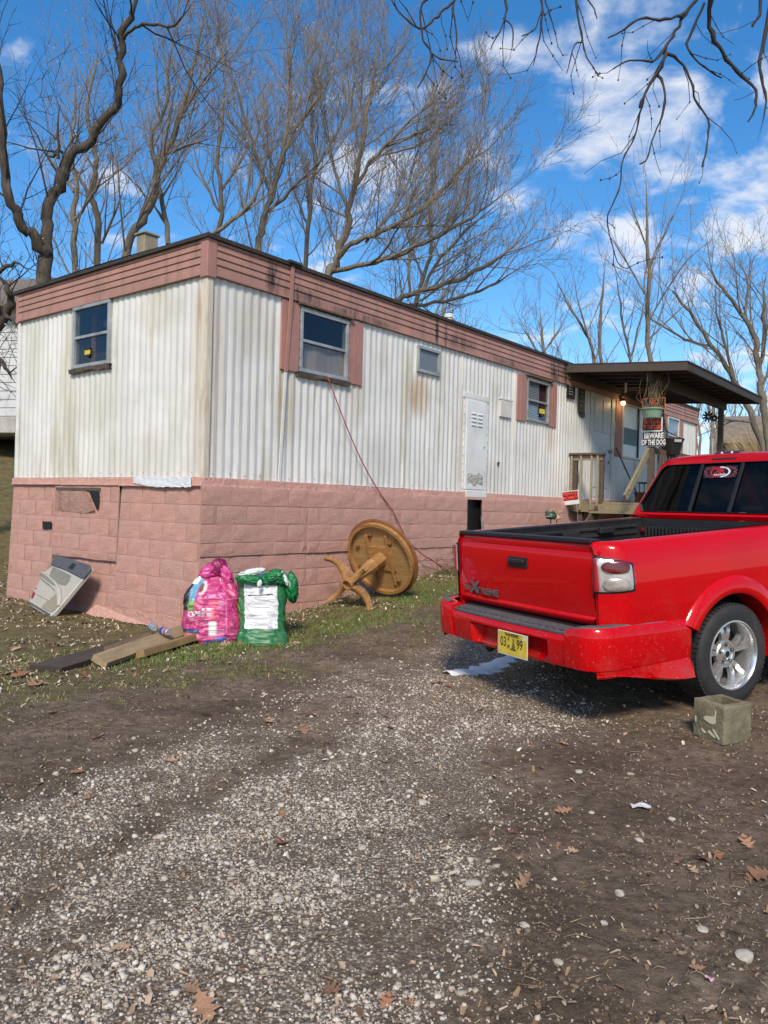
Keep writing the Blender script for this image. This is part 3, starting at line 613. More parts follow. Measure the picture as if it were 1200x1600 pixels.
# utility door
q = MB(); q.box((4.50, -.022, 1.50), (5.10, -.004, 2.88)); q.box((4.47, -.026, 2.83), (5.12, -.0, 2.90)); ud = q.obj('utility_door', M_WHITE, home, bev=.003); ud['label'] = 'flat sheet-metal utility door with louvres and peeling patch'
q = MB(); q.box((4.545, -.032, 1.545), (5.055, -.021, 2.80)); q.obj('door_panel', simple('dull white door sheet', (.69, .69, .67), .45, 0, .1, 2, .15, 0, (.46, .465, .455), 1.4, .6), ud, bev=.004)
for i in range(4):
    for s_ in (4.66, 4.83):
        q = MB(); q.add([(s_, -.033, 2.64 - i * .055), (s_ + .13, -.033, 2.64 - i * .055), (s_ + .13, -.046, 2.615 - i * .055), (s_, -.046, 2.615 - i * .055), (s_, -.033, 2.612 - i * .055), (s_ + .13, -.033, 2.612 - i * .055)], [(0, 3, 2, 1), (3, 4, 5, 2), (0, 4, 3), (1, 2, 5)]); q.obj('louvre', M_WHITE, ud)
P_ = []; rg_ = random.Random(9)
for j in range(7): P_.append([(4.60 + .40 * i / 12 + .01 * rg_.uniform(-1, 1), -.034 - .012 * rg_.random(), 1.62 + .14 * j / 6 + .02 * math.sin(i * .9) + .008 * rg_.uniform(-1, 1)) for i in range(13)])
q = MB(); q.grid(P_); q.obj('peeled_patch', simple('bare peeled paint', (.40, .38, .33), .8, 0, .35, 30, .8), ud)
q = MB(); q.box((4.55, -.050, 1.43), (5.10, -.03, 1.525)); q.obj('door_sill', M_WHITE, home, bev=.006)
q = MB(); q.lathe([(.0, .012), (.012, .01), (.014, 0)], 10, 0, frame((5.02, -.03, 2.16), (1, 0, 0), (0, 0, 1))); q.obj('latch', M_ALU, ud)
q = MB(); q.box((5.46, -.035, 2.66), (5.79, -.004, 2.93)); q.box((5.44, -.040, 2.915), (5.81, -.004, 2.935)); q.obj('access_hatch', simple('cream hatch', (.55, .54, .49), .5, 0, .08, 3), home, bev=.004)
q = MB(); q.add([(5.42, -.020, 1.97), (5.50, -.022, 1.98), (5.475, -.021, 1.93), (5.45, -.023, 1.90)], [(0, 1, 2, 3)]); q.obj('torn_hole_shade', M_BLACK, home)  # black patch on the siding, painted as the dark inside a tear
q = MB()      # screw heads round the utility door and the window flanges
for k in range(12):
    for s_ in (4.485, 5.115): q.lathe([(0, .004), (.006, .003), (.008, 0)], 6, 0, frame((s_, -.026, 1.55 + k * .115), (1, 0, 0), (0, 0, 1)))
for u0, u1, z0, z1 in ((1.23, 2.0, 2.70, 3.38), (6.26, 7.0, 2.69, 3.35)):
    for k in range(7):
        for s_ in (u0 - .018, u1 + .018): q.lathe([(0, .004), (.005, .003), (.007, 0)], 6, 0, frame((s_, -.040, z0 + .04 + k * (z1 - z0 - .08) / 6), (1, 0, 0), (0, 0, 1)))
rg_ = random.Random(31)
for k in range(70): q.lathe([(0, .003), (.005, .002), (.0065, 0)], 6, 0, frame((.12 + k * .2 + rg_.uniform(-.02, .02), -.020, 1.53 + rg_.uniform(0, .02)), (1, 0, 0), (0, 0, 1)))
for k in range(17): q.lathe([(0, .003), (.005, .002), (.0065, 0)], 6, 0, frame((-.020, .15 + k * .2, 1.53 + rg_.uniform(0, .02)), (0, -1, 0), (0, 0, 1)))
q.obj('screw_heads', simple('rusty screw', (.10, .06, .04), .8), home)['kind'] = 'stuff'
for s_, a in ((3.12, .5), (4.42, .3), (5.88, .4), (7.42, .2)):      # sheet laps
    q = MB(); q.box((s_, -.020, 1.505), (s_ + .012, -.004, 3.43)); q.obj('sheet_lap', M_SIDE_L, home, bev=.002)
# entry door
q = MB(); q.box((8.66, -.03, 1.50), (8.74, .0, 3.55)); q.box((9.58, -.03, 1.50), (9.66, .0, 3.55)); q.box((8.74, -.03, 3.49), (9.58, .0, 3.55)); ed = q.obj('entry_door', simple('door frame paint', (.50, .50, .47), .5), home, bev=.004)
ed['label'] = 'grey white panelled entry door under the porch'
q = MB(); q.box((8.745, -.012, 1.54), (9.575, .03, 3.488)); q.obj('door_leaf', simple('door leaf paint', (.46, .49, .52), .45, 0, .06, 2), ed, bev=.004)
for (a, c_, z0, z1) in ((8.83, 9.10, 2.75, 3.35), (9.20, 9.48, 2.75, 3.35), (8.83, 9.10, 1.72, 2.55), (9.20, 9.48, 1.72, 2.55)):
    q = MB(); q.box((a, -.022, z0), (c_, -.010, z1)); q.obj('door_panel', simple('door panel paint', (.43, .46, .49), .45), ed, bev=.01)
q = MB(); q.lathe([(.03, 0), (.03, .012), (.012, .015), (.012, .04), (.03, .045), (.034, .06), (.024, .075), (0, .078)], 14, 0, frame((9.50, -.012, 2.42), (1, 0, 0), (0, 0, 1))); q.obj('door_knob', simple('aged brass', (.30, .22, .12), .35, .8), ed, 40)
q = MB(); q.lathe([(.032, 0), (.032, .012), (.02, .02), (0, .02)], 14, 0, frame((9.50, -.012, 2.22), (1, 0, 0), (0, 0, 1))); q.obj('deadbolt', simple('aged brass', (.30, .22, .12), .35, .8), ed, 40)
q = MB(); q.box((9.70, -.02, 2.72), (9.78, -.012, 3.02)); q.obj('paper_notice', simple('paper', (.5, .5, .5), .8), home)
text('house_number', '183', home, frame((8.26, -.030, 2.985), (1, 0, 0), (0, 0, 1)), M_BLACK, .16, .006, .002, .95, 'CENTER', 1.15)
# trim below the siding
for s0, s1, dz in ((-.03, 1.9, 0), (1.91, 3.3, -.012), (3.31, 4.5, .004), (4.52, 6.1, -.004), (6.11, 7.72, .0), (7.73, 11, 0), (11.01, HL, 0)):
    q = MB(); q.box((s0, -.045, 1.405 + dz), (s1, .0, 1.497 + dz * .3)); q.box((s0, -.055, 1.40 + dz), (s1, -.045, 1.425 + dz)); q.obj('skirt_trim', M_SKIRT, home, bev=.006)
for s0, s1, dz in ((-.04, .1, 0), (.1, 1.35, -.005), (1.36, 2.5, .0), (2.51, HWD + .03, .004)):
    q = MB(); q.box((-.047, s0, 1.415 + dz), (.0, s1, 1.495)); q.box((-.058, s0, 1.41 + dz), (-.047, s1, 1.43 + dz)); q.obj('skirt_trim', M_SKIRT, home, bev=.006)
rg_ = random.Random(3); P_ = [[(-.062 - .006 * rg_.random(), .10 + (.95 - .25 * (j < 1)) * i / 16, 1.40 + .105 * j / 3 + .006 * rg_.uniform(-1, 1)) for i in range(17)] for j in range(4)]
q = MB(); q.grid(P_); q.obj('foil_patch', M_FOIL, home)
# skirting: pressed sheets whose blocks stand proud
def block_mesh(seed):
    rg_ = random.Random(seed); V = []; nu, nv = 8, 5
    for j in range(nv + 1):
        for i in range(nu + 1):
            u, v_ = i / nu, j / nv; e = min(u, 1 - u) * 5; f_ = min(v_, 1 - v_) * 3.5; h_ = min(1, e) * min(1, f_)
            V.append((u, -(.001 + .0065 * h_ + .0075 * h_ * rg_.uniform(-1, 1)), v_))
    F_ = [(j * (nu + 1) + i, j * (nu + 1) + i + 1, (j + 1) * (nu + 1) + i + 1, (j + 1) * (nu + 1) + i) for j in range(nv) for i in range(nu)]
    return mkmesh('block', V, F_, M_SKIRT, 28)
BLOCKS = [block_mesh(k) for k in range(6)]
def skirt_panel(o, rz, L, H, tilt, seed, rowh=.183, bw=.385, label=None, cut=None, blocks=True):
    """o: lower left corner on the wall line (home frame); panel faces its local -y"""
    rg_ = random.Random(seed); nu, nv = max(2, int(L / .12)), max(2, int(H / .12))
    V = []; 
    for j in range(nv + 1):
        for i in range(nu + 1): V.append((L * i / nu, .003 * math.sin(i * 1.3 + seed) * (1 - j / nv) - (.002 if j == 0 else 0), H * j / nv))
    F_ = [(j * (nu + 1) + i, j * (nu + 1) + i + 1, (j + 1) * (nu + 1) + i + 1, (j + 1) * (nu + 1) + i) for j in range(nv) for i in range(nu)
          if not (cut and cut(L * (i + .5) / nu, H * (j + .5) / nv))]
    p = mkobj('skirt_panel', V, F_, M_JOINT, home, True); p.location = o; p.rotation_euler = (tilt, 0, rz)
    if label: p['label'] = label
    z = H; r_ = 0
    while z > .05 and blocks:
        h_ = min(rowh, z); x = -(bw * .5 if r_ % 2 else 0) + .0
        while x < L - .03:
            a = max(0, x); e = min(L, x + bw)
            if e - a > .04 and h_ > .04 and not (cut and cut((a + e) / 2, z - h_ / 2)):
                b_ = bpy.data.objects.new('block', BLOCKS[rg_.randrange(6)]); link(b_, p)
                b_.location = (a + .004, -.004, z - h_ + .004); b_.scale = (e - a - .008, rg_.uniform(.75, 1.2), h_ - .008)
            x += bw
        z -= rowh; r_ += 1
    return p
# end wall: rotation so that local x runs towards -y (seen from outside), local -y points outward (-x)
ER = -math.pi / 2
for (w0, w1_, zt, zb, tl, sd_, cut) in ((-.06, 1.335, 1.415, -.12, .055, 1, None), (1.345, 2.66, 1.415, .60, .03, 2, None), (1.345, 2.66, .63, -.12, .10, 4, None), (2.67, HWD + .04, 1.415, -.12, .045, 3, None)):
    L_ = w1_ - w0; Hh = zt - zb
    skirt_panel((-.012 - math.sin(tl) * Hh - (.02 if zb > .3 else 0), w1_, zb), ER, L_, Hh, -tl, sd_, cut=cut)
LT = .02
x = -.06; k = 0
for s0, s1 in ((-.07, 1.38), (1.375, 2.86), (2.855, 4.58), (4.95, 6.3), (6.29, 7.75)):
    up = skirt_panel((s0, -.064 - .008 * (k % 2), .735), 0, s1 - s0, .68, -.012, 20 + k)
    skirt_panel((s0, -.020 - .07 * (s0 < 4.9), -.12 if s0 < 4 else .3), 0, s1 - s0, (.87 if s0 < 4 else .45), -.05, 30 + k); k += 1
skirt_panel((7.76, -.03, .5), 0, 3.4, .92, 0, 41, blocks=False); skirt_panel((11.17, -.03, .6), 0, 3.45, .82, 0, 42, blocks=False)
b_ = MB(); b_.box((4.3, .03, .2), (5.3, .06, 1.45)); b_.obj('crawl_space_shade', M_BLACK, home)  # black sheet behind the gap, painted shade of the crawl space
# torn insulation flap beside the gap, peeled sheet on the end wall, leaning apron strip
P_ = [[(4.90 + .05 * j + .03 * math.sin(i * 1.1), -.05 - .05 * math.sin(j * .9 + i * .4), .85 + .5 * i / 7) for j in range(4)] for i in range(8)]
q = MB(); q.grid(P_); q.obj('torn_flap', simple('grey torn lining', (.30, .27, .24), .8, 0, .3, 12, .4), home, True)
q = MB(); q.add([(-.060, 1.90, 1.345), (-.060, 1.69, 1.345), (-.062, 1.70, 1.16), (-.062, 1.735, 1.145)], [(0, 1, 2, 3)]); q.obj('torn_hole_shade', M_BLACK, home)  # no opening cut: black patch painted as the shade inside the tear
q = MB(); q.box((-.062, 1.68, 1.350), (-.05, 2.60, 1.385)); q.obj('bare_framing', M_ROT, home)
q = MB(); q.add([(-.058, 2.62, 1.348), (-.088, 1.93, 1.345), (-.085, 1.74, 1.14), (-.058, 1.95, 1.10), (-.055, 2.62, 1.12)], [(0, 1, 2, 3, 4)]); q.obj('peeled_sheet', pinkpaint('dirty pink sheet', (.44, .25, .195), .5, .6), home)
q = MB(); q.add([(-.135, .0, -.05), (-.20, -.10, -.05), (-.155, .05, .13), (-.125, 1.6, .13), (-.155, 1.75, .02), (-.165, .8, -.05)], [(0, 2, 1), (0, 5, 3, 2), (5, 4, 3)]); q.obj('skirt_apron', M_SKIRT, home)
q = MB(); q.add([(-.058, 2.90, .98), (-.058, 2.69, .985), (-.060, 2.685, .90), (-.060, 2.88, .89)], [(0, 1, 2, 3)]); q.obj('torn_hole_shade', M_BLACK, home)  # black patch on the sheet stands for shade in a tear

# ------------------------------------------------------------------ pickup truck (local x forward, y left, z up; x=0 is the tailgate skin)
truck = bpy.data.objects.new('pickup_truck', None); link(truck)
_f = Vector((math.sin(TRK['phi']), math.cos(TRK['phi']), 0)); _l = Vector((-math.cos(TRK['phi']), math.sin(TRK['phi']), 0)); _u = Vector((0, 0, 1))
_ex = _f * math.cos(TRK['pit']) + _u * math.sin(TRK['pit']); _ez = -_f * math.sin(TRK['pit']) + _u * math.cos(TRK['pit'])
truck.matrix_world = Matrix(((_ex.x, _l.x, _ez.x, TRK['x']), (_ex.y, _l.y, _ez.y, TRK['y']), (_ex.z, _l.z, _ez.z, TRK['z']), (0, 0, 0, 1)))
tag(truck, 'bright red compact pickup truck parked tail-first beside the home', 'truck')
def paint(name, col, rough=.28):
    m, nt, b = newmat(name); v = objvec(nt)
    c = mixc(nt, ramp(nt, [(.74, 0.0), (.80, .35)], noise(nt, 34, 3, .5, v)), col, (.50, .20, .18))
    sx = nd(nt, 'ShaderNodeSeparateXYZ'); nt.links.new(v, sx.inputs[0]); low = ramp(nt, [(.25, 1.0), (.62, .25), (.9, .04)], sx.outputs[2])
    c = mixc(nt, mathn(nt, 'MULTIPLY', low, ramp(nt, [(.48, 0.0), (.75, .55)], noise(nt, 5, 9, .75, v))), c, (.20, .10, .07))
    c = mixc(nt, mathn(nt, 'MULTIPLY', low, ramp(nt, [(.66, 0.0), (.70, .8)], noise(nt, 75, 2, .5, v))), c, (.30, .22, .16))
    c = mixc(nt, ramp(nt, [(.45, 0.0), (.8, .22)], noise(nt, 1.6, 6, .65, v)), c, tuple(k * .55 for k in col))
    nt.links.new(c, b.inputs['Base Color']); b.inputs['Roughness'].default_value = rough; b.inputs['Specular IOR Level'].default_value = .08
    b.inputs['Coat Weight'].default_value = .5; b.inputs['Coat Roughness'].default_value = .02
    bump(nt, b, noise(nt, 1.8, 2, .5, v), .04, .02); return m
M_RED = paint('red clear-coated paint', (.50, .001, .004)); M_MAROON = simple('maroon lamp lens', (.13, .008, .016), .25, 0, .1, 20, 0, .2)
M_RUB = simple('black bed liner', (.016, .016, .017), .55, 0, .3, 30, .35, 0, (.05, .045, .04), 3, .5)
M_PAD = simple('grey step pad', (.075, .077, .082), .7, 0, .25, 40, .4, 0, (.16, .14, .12), 6, .4)
M_TYRE = simple('tyre rubber', (.020, .020, .021), .75, 0, .25, 18, .25, 0, (.07, .06, .05), 4, .45)
M_RIM = simple('machined alloy', (.70, .70, .69), .24, .82, .1, 12, .05, 0, (.25, .23, .21), 5, .35)
M_CHR = simple('silver reflector', (.60, .58, .57), .25, .45, .2, 60)
M_TINT = glassmat('tinted glass', (.03, .03, .035), .02)
M_UNDER = simple('underbody', (.012, .011, .010), .9)
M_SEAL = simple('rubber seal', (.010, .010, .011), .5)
M_CLEAR = glassmat('clear lens', (.95, .93, .92), .03)
WX, WZ, TR = 1.005, .325, .322
# --- bed sides: outer skin with rolled rail, rounded tail corner, arch opening
def side_y(x, z):
    prof = np.interp(z, [.30, .42, .55, .70, .85, .97, 1.04, 1.085, 1.105], [.800, .818, .832, .842, .842, .832, .818, .800, .770])
    c = max(0, (.16 - x) / .16); corner = .115 * c ** 2.2
    return prof - corner
def bed_side(sg):
    xs_ = list(np.concatenate([np.linspace(0, .16, 9), np.linspace(.19, 1.84, 70)])); zs = list(np.linspace(.34, .98, 34)) + [1.01, 1.04, 1.065, 1.085, 1.098, 1.105]
    P_ = [[(x + (.0 if z < 1.05 else .0), sg * side_y(x, z), z) for x in xs_] for z in zs]
    P_.append([(x, sg * (side_y(x, 1.105) - .03), 1.108) for x in xs_]); P_.append([(x, sg * (.695 if x > .03 else .69), 1.104) for x in xs_]); P_.append([(x, sg * .690, 1.06) for x in xs_])
    B = MB(); B.grid(P_); keep = []
    for f_ in B.F:
        cx = sum(B.V[i][0] for i in f_) / 4; cz = sum(B.V[i][2] for i in f_) / 4
        if math.hypot(cx - WX, cz - WZ) < .43: continue
        keep.append(f_ if sg < 0 else f_[::-1])
    B.F = keep; B.M = [0] * len(keep); o = B.obj('bed_side', M_RED, truck, 35)
    # tail-end return: from corner to tailgate
    return o
bs_r = bed_side(-1); bs_l = bed_side(1)
def flare(sg, cx, name='wheel_arch', a0=-10, a1=192):
    prof = [(.505, .838), (.495, .852), (.47, .866), (.43, .876), (.405, .874), (.392, .862), (.390, .80), (.40, .70)]
    P_ = []
    for a in np.linspace(math.radians(a0), math.radians(a1), 41):
        P_.append([(cx + r_ * math.cos(a), sg * y_, WZ + r_ * math.sin(a) * 1.0) for r_, y_ in prof])
    B = MB(); B.grid(P_); o = B.obj(name, M_RED, truck, 40); fixnormals(o); return o
for sg in (-1, 1): flare(sg, WX, a1=150)
def liner(sg, cx):
    B = MB(); P_ = [[(cx + .43 * math.cos(a), sg * y_, WZ + .43 * math.sin(a)) for y_ in (.79, .50)] for a in np.linspace(math.radians(-5), math.radians(185), 20)]
    B.grid(P_); B.add([(cx - .43, sg * .5, .3), (cx + .43, sg * .5, .3), (cx + .43, sg * .5, .8), (cx - .43, sg * .5, .8)], [(0, 1, 2, 3)]); return B.obj('wheel_well', M_UNDER, truck)
for sg in (-1, 1): liner(sg, WX)
# --- tailgate
TGH, TZ0, TZ1 = .685, .635, 1.095
P_ = []
for z, x in ((.600, .05), (.612, .012), (.628, -.006), (.648, -.010), (.656, .004), (.664, .010), (.70, .004), (.80, -.004), (.92, -.006), (1.01, -.002), (1.035, .006), (1.042, .010), (1.05, .006), (1.085, .010), (1.10, .018), (1.105, .03)):
    P_.append([(x + .010 * (abs(y) / TGH) ** 4, y, z) for y in np.linspace(TGH, -TGH, 27)])
P_.append([(.06, y, 1.104) for y in np.linspace(TGH, -TGH, 27)]); P_.append([(.06, y, .62) for y in np.linspace(TGH, -TGH, 27)])
B = MB(); B.grid(P_); tg = B.obj('tailgate', M_RED, truck, 40); fixnormals(tg)
B = MB(); B.box((.0, -TGH + .0, 1.106), (.068, TGH, 1.120)); B.box((-.002, -TGH, 1.096), (.012, TGH, 1.112)); B.obj('top_cap', M_SEAL, tg, bev=.005)
B = MB(); B.box((-.016, -.10, .905), (-.004, .10, .975)); h_ = B.obj('handle', M_SEAL, tg, bev=.008)
B = MB(); B.box((-.034, -.085, .935), (-.014, .085, .965)); B.obj('handle_flap', simple('black plastic', (.02, .02, .022), .3), h_, bev=.008)
MBADGE = simple('grey badge', (.16, .16, .17), .3, .5)
TF = lambda y, z, x=-.012: frame((x, y, z), (0, -1, 0), (0, 0, 1))
text('badge', 'X', tg, TF(.50, .722) @ Matrix.Shear('XZ', 4, (0, 0)), MBADGE, .115, .003, .004, 1.25)
text('badge', 'TREME', tg, TF(.345, .705), MBADGE, .062, .003, .0012, 1.3, 'CENTER', 1.08)
B = MB(); B.add([(-.014, .64, .735), (-.014, .53, .728), (-.014, .53, .722), (-.014, .62, .722)], [(0, 1, 2, 3)]); B.add([(-.014, .63, .716), (-.014, .53, .712), (-.014, .53, .706), (-.014, .61, .706)], [(0, 1, 2, 3)]); B.obj('badge', MBADGE, tg)
# jamb behind the gap between tailgate and bed sides
for sg in (-1, 1):
    B = MB(); B.box((.012, min(sg * .683, sg * .735), .40), (.10, max(sg * .683, sg * .735), 1.06)); B.obj('tail_jamb', M_RED, truck, bev=.01)
# --- tail lights wrap the rounded corner
def lamp(sg):
    def pt(t, z, out):      # t 0 at the tailgate edge .. 1 on the side
        if t < .35: x = .002; y = .692 + (.735 - .692) * t / .35; nx, ny = -1, .15
        else: x = .002 + (t - .35) / .65 * .165; y = side_y(x, z) ; nx, ny = (-.75 + .7 * (t - .35) / .65), .75
        return (x + nx * out, sg * (y + ny * out), z)
    def patch(name, t0, t1, zb, zt, out, mat, par, thick=.012, cr=None, n=14):
        P_ = []
        for j in range(n + 1):
            row = []
            for i in range(n + 1):
                u = i / n * 2 - 1; v_ = j / n * 2 - 1
                if cr: # rounded: squircle mapping
                    uu = u * math.sqrt(max(0, 1 - v_ * v_ / 2)); vv = v_ * math.sqrt(max(0, 1 - u * u / 2)); u = u * (1 - cr) + uu * cr * 1.0; v_ = v_ * (1 - cr) + vv * cr
                t = t0 + (t1 - t0) * (u + 1) / 2; zt_ = zt(t) if callable(zt) else zt; zb_ = zb(t) if callable(zb) else zb
                row.append(pt(t, zb_ + (zt_ - zb_) * (v_ + 1) / 2, out + thick * (1 - max(abs(u), abs(v_)) ** 6)))
            P_.append(row)
        B = MB(); B.grid(P_); o = B.obj(name, mat, par, 60); return o
    zt = lambda t: 1.028 - .055 * t ** 1.5; zb = lambda t: .815 + .012 * t
    root = patch('tail_light', 0, 1.04, lambda t: zb(t) - .010, lambda t: zt(t) + .010, .002, M_SEAL, truck, .006)
    patch('housing', .14, .99, zb, zt, .005, M_CHR, root, .008, .25)
    patch('red_strip', .15, .36, lambda t: zb(t) + .006, lambda t: zt(t) - .006, .019, simple('red reflector', (.42, .02, .03), .25), root, .004)
    patch('red_lens', .40, .90, .925, 1.005, .018, M_MAROON, root, .012, 1.0); patch('clear_lens', .40, .88, .825, .905, .018, simple('clear bulb dish', (.50, .46, .44), .2, .5, .15, 40), root, .010, 1.0)
    patch('cover', .13, 1.0, zb, zt, .030, M_CLEAR, root, .008, .25); return root
for sg in (-1, 1): lamp(sg)
# --- bumper
def sweep(path, prof, closed=False):     # path: (x,y,nx,ny,dz,sz) plan points with outward normal
    return [[(x + nx * o, y + ny * o, zc + dz) for (o, zc) in prof(k)] for k, (x, y, nx, ny, dz) in enumerate(path)]
ys_ = np.linspace(.60, -.60, 25); cpath = [(-.165 + .02 * (y / .6) ** 2, y, -1, 0, 0) for y in ys_]
def cprof(k):
    y = ys_[k]; rec = 1 if -.43 < y < .33 else 0; e = .075 * rec
    return [(-.17, .575), (-.155, .585), (-.012, .562), (.0, .548), (.004, .522), (.004 - e * .5, .515), (.002 - e, .50), (-.002 - e * .9, .42), (-.015 - e * .5, .375), (-.06, .355), (-.12, .352)]
B = MB(); B.grid(sweep(cpath, cprof)); bc = B.obj('rear_bumper', M_RED, truck, 40); fixnormals(bc)
B = MB(); B.grid([[(-.155 + .02 * (y / .6) ** 2 + o, y, z) for o, z in ((.0, .566), (.0, .578), (.012, .584), (.118, .598), (.128, .592), (.128, .57))] for y in np.linspace(.585, -.585, 20)]); pad = B.obj('step_pad', M_PAD, bc, 40); fixnormals(pad)
for i in range(18):
    y = .54 - i * .0635; B = MB(); B.box((-.125, y - .017, .586), (-.06, y + .017, .596 ), 0, Matrix.Rotation(-.0, 4, 'X')); B.obj('tread', M_PAD, pad, bev=.002)
B = MB(); B.box((-.03, -.60, .57), (.03, .60, .60)); B.obj('bumper_gap_shade', M_SEAL, truck)  # black filler bar, stands for the shade between tailgate and bumper
def corner_path(sg):
    pts = []
    for t in np.linspace(0, 1, 26):
        if t < .22: x = -.150 + .004 * t; y = .60 + .10 * t / .22; n = (-1, 0)
        elif t < .5:
            a = (t - .22) / .28 * math.pi / 2; x = -.149 + .165 * (1 - math.cos(a)); y = .70 + .145 * math.sin(a); n = (-math.cos(a), math.sin(a))
        else: x = .016 + (t - .5) / .5 * .60; y = .845 + .006 * math.sin((t - .5) * 2 * math.pi); n = (0, 1)
        pts.append((x, sg * y, n[0], sg * n[1], t))
    return pts
for sg in (-1, 1):
    cp = corner_path(sg)
    def prof(k):
        t = cp[k][4]; top = .600 + .028 * min(1, t / .3) - .05 * max(0, t - .5) * 1.0; bot = .385 - .02 * max(0, t - .5)
        return [(-.10, top - .004), (-.055, top + .004), (-.012, top), (.0, top - .014), (.008, top - .06), (.010, .47), (.006, .42), (.002, bot), (-.02, bot - .010), (-.09, bot - .012)]
    path = [(x, y, nx, ny, 0) for x, y, nx, ny, t in cp]
    B = MB(); B.grid(sweep(path, prof)); B.add([B.V[i] for i in range(10)], [tuple(range(10))]); cap = B.obj('bumper_corner', M_RED, bc, 40); fixnormals(cap)
    B = MB(); B.grid([[(x + nx * o, y + ny * o, z) for o, z in ((-.062, .0), (-.060, .010), (-.016, .008), (-.012, 0.0))] for x, y, nx, ny, z0 in [(p[0], p[1], p[2], p[3], 0) for p in cp[3:22]]])
    o = B.obj('corner_pad', M_PAD, bc, 40)
    for i, v_ in enumerate(o.data.vertices):
        k = 3 + i // 4; t = cp[k][4]; v_.co.z += .600 + .028 * min(1, t / .3) - .05 * max(0, t - .5)
    fixnormals(o)
    # lower lip flaring towards the wheel
    def lprof(k):
        t = cp[k][4]; e = sstep(.42, 1.0, t); return [(-.05, .380), (.001 - .004 * (1 - e), .380 - .006 * e), (.012 * e - .01 * (1 - e), .34), (.030 * e - .02 * (1 - e), .360 - .105 * e), (.0, .352 - .112 * e), (-.07, .350 - .10 * e)]
    B = MB(); B.grid(sweep([p for p in path[9:]], lambda k: lprof(k + 9))); n6 = len(B.V); B.add(B.V[n6 - 6:n6], [tuple(range(6))]); o = B.obj('lower_lip', M_RED, bc, 40); fixnormals(o)
    # end wall of the corner in front of the tyre
    B = MB(); B.add([(.615, sg * .855, .56), (.615, sg * .62, .56), (.60, sg * .62, .26), (.60, sg * .868, .25)], [(0, 1, 2, 3)]); B.obj('splash_guard', M_UNDER, bc)
# license plate in the recess, hung right of centre
PF = frame((-.178, -.135, .440), (0, -1, 0), (.06, 0, 1))
B = MB(); B.box((-.1525, -.0762, -.002), (.1525, .0762, 0), 0, PF); lp = B.obj('license_plate', simple('plate edge white', (.62, .62, .58), .4), truck, bev=.0008); lp['label'] = 'yellow licence plate reading 03 FW 99'
m, nt, b = newmat('plate yellow'); v = objvec(nt); nt.links.new(ramp(nt, [(.35, (.46, .33, .03)), (.62, (.62, .47, .05)), (.8, (.60, .52, .22))], noise(nt, 9, 4, .6, v)), b.inputs['Base Color']); b.inputs['Roughness'].default_value = .4
B = MB(); B.box((-.146, -.070, .0), (.146, .070, .0012), 0, PF); B.obj('plate_face', m, lp)
PT = lambda x, y: PF @ Matrix.Translation((x, y, .0016))
for tx, x, y, sz, sx in (('03', -.092, .004, .088, .72), ('99', .075, .004, .088, .72), ('F', -.040, .024, .042, .8), ('W', -.038, -.022, .042, .75), ('TENNESSEE', -.01, .056, .026, 1.1)):
    text('plate_lettering', tx, lp, PT(x, y), M_BLACK, sz, .0006, .0006, sx)
B = MB(); B.add([(-.020, -.038, .0018), (.044, -.038, .0018), (.044, -.032, .0018), (-.020, -.032, .0018)], [(0, 1, 2, 3)], 0)
for k in range(5):
    w_ = .022 - .004 * k; z_ = -.030 + k * .011; B.add([(.012 - w_, z_, .0018), (.012 + w_, z_, .0018), (.012 + w_ * .85, z_ + .008, .0018), (.012 - w_ * .85, z_ + .008, .0018)], [(0, 1, 2, 3)])
B.add([(.004, .025, .0018), (.020, .025, .0018), (.012, .042, .0018)], [(0, 1, 2)]); B.V = [tuple(PF @ Vector(p)) for p in B.V]; B.obj('plate_emblem', M_BLACK, lp)
B = MB(); B.box((.105, .040, .0014), (.140, .066, .002), 0, PF); B.obj('plate_sticker', simple('pale sticker', (.55, .58, .50), .5), lp)
# --- bed liner
B = MB()
for sg in (-1, 1):
    prof = [(.690, 1.108), (.640, 1.100), (.655, 1.06), (.655, .72), (.62, .64)]
    B.grid([[(x, sg * y, z) for y, z in prof] for x in np.linspace(.07, 1.80, 12)])
B.add([(.06, -.64, .64), (1.80, -.64, .64), (1.80, .64, .64), (.06, .64, .64)], [(0, 1, 2, 3)])
B.add([(1.80, -.70, .63), (1.80, .70, .63), (1.80, .70, 1.10), (1.80, -.70, 1.10)], [(0, 1, 2, 3)]); B.add([(.065, -.66, .62), (.065, .66, .62), (.065, .66, 1.09), (.065, -.66, 1.09)], [(0, 1, 2, 3)])
lnr = B.obj('bed_liner', M_RUB, truck, 40)
for i in range(6):
    for sg in (-1, 1):
        z = 1.03 - i * .055; B = MB(); B.box((.15, min(sg * .656, sg * .640), z), (1.74, max(sg * .656, sg * .640), z + .026)); B.obj('liner_rib', M_RUB, lnr, bev=.006)
for i in range(34):
    y = .60 - i * .0365; B = MB(); B.box((1.785, y - .009, .70), (1.801, y + .009, 1.035)); B.obj('headboard_rib', M_RUB, lnr, bev=.004)
for (x, z) in ((.92, .99), (1.30, 1.005)): B = MB(); B.box((x, .60, z), (x + .16, .65, z + .05)); B.obj('liner_pocket', M_RUB, lnr, bev=.008)
B = MB(); B.lathe([(.0, .02), (.020, .016), (.026, 0)], 14, 0, frame((1.795, .635, 1.0), (0, -1, 0), (0, 0, 1))); B.obj('cargo_reflector', M_MAROON, lnr, 40)
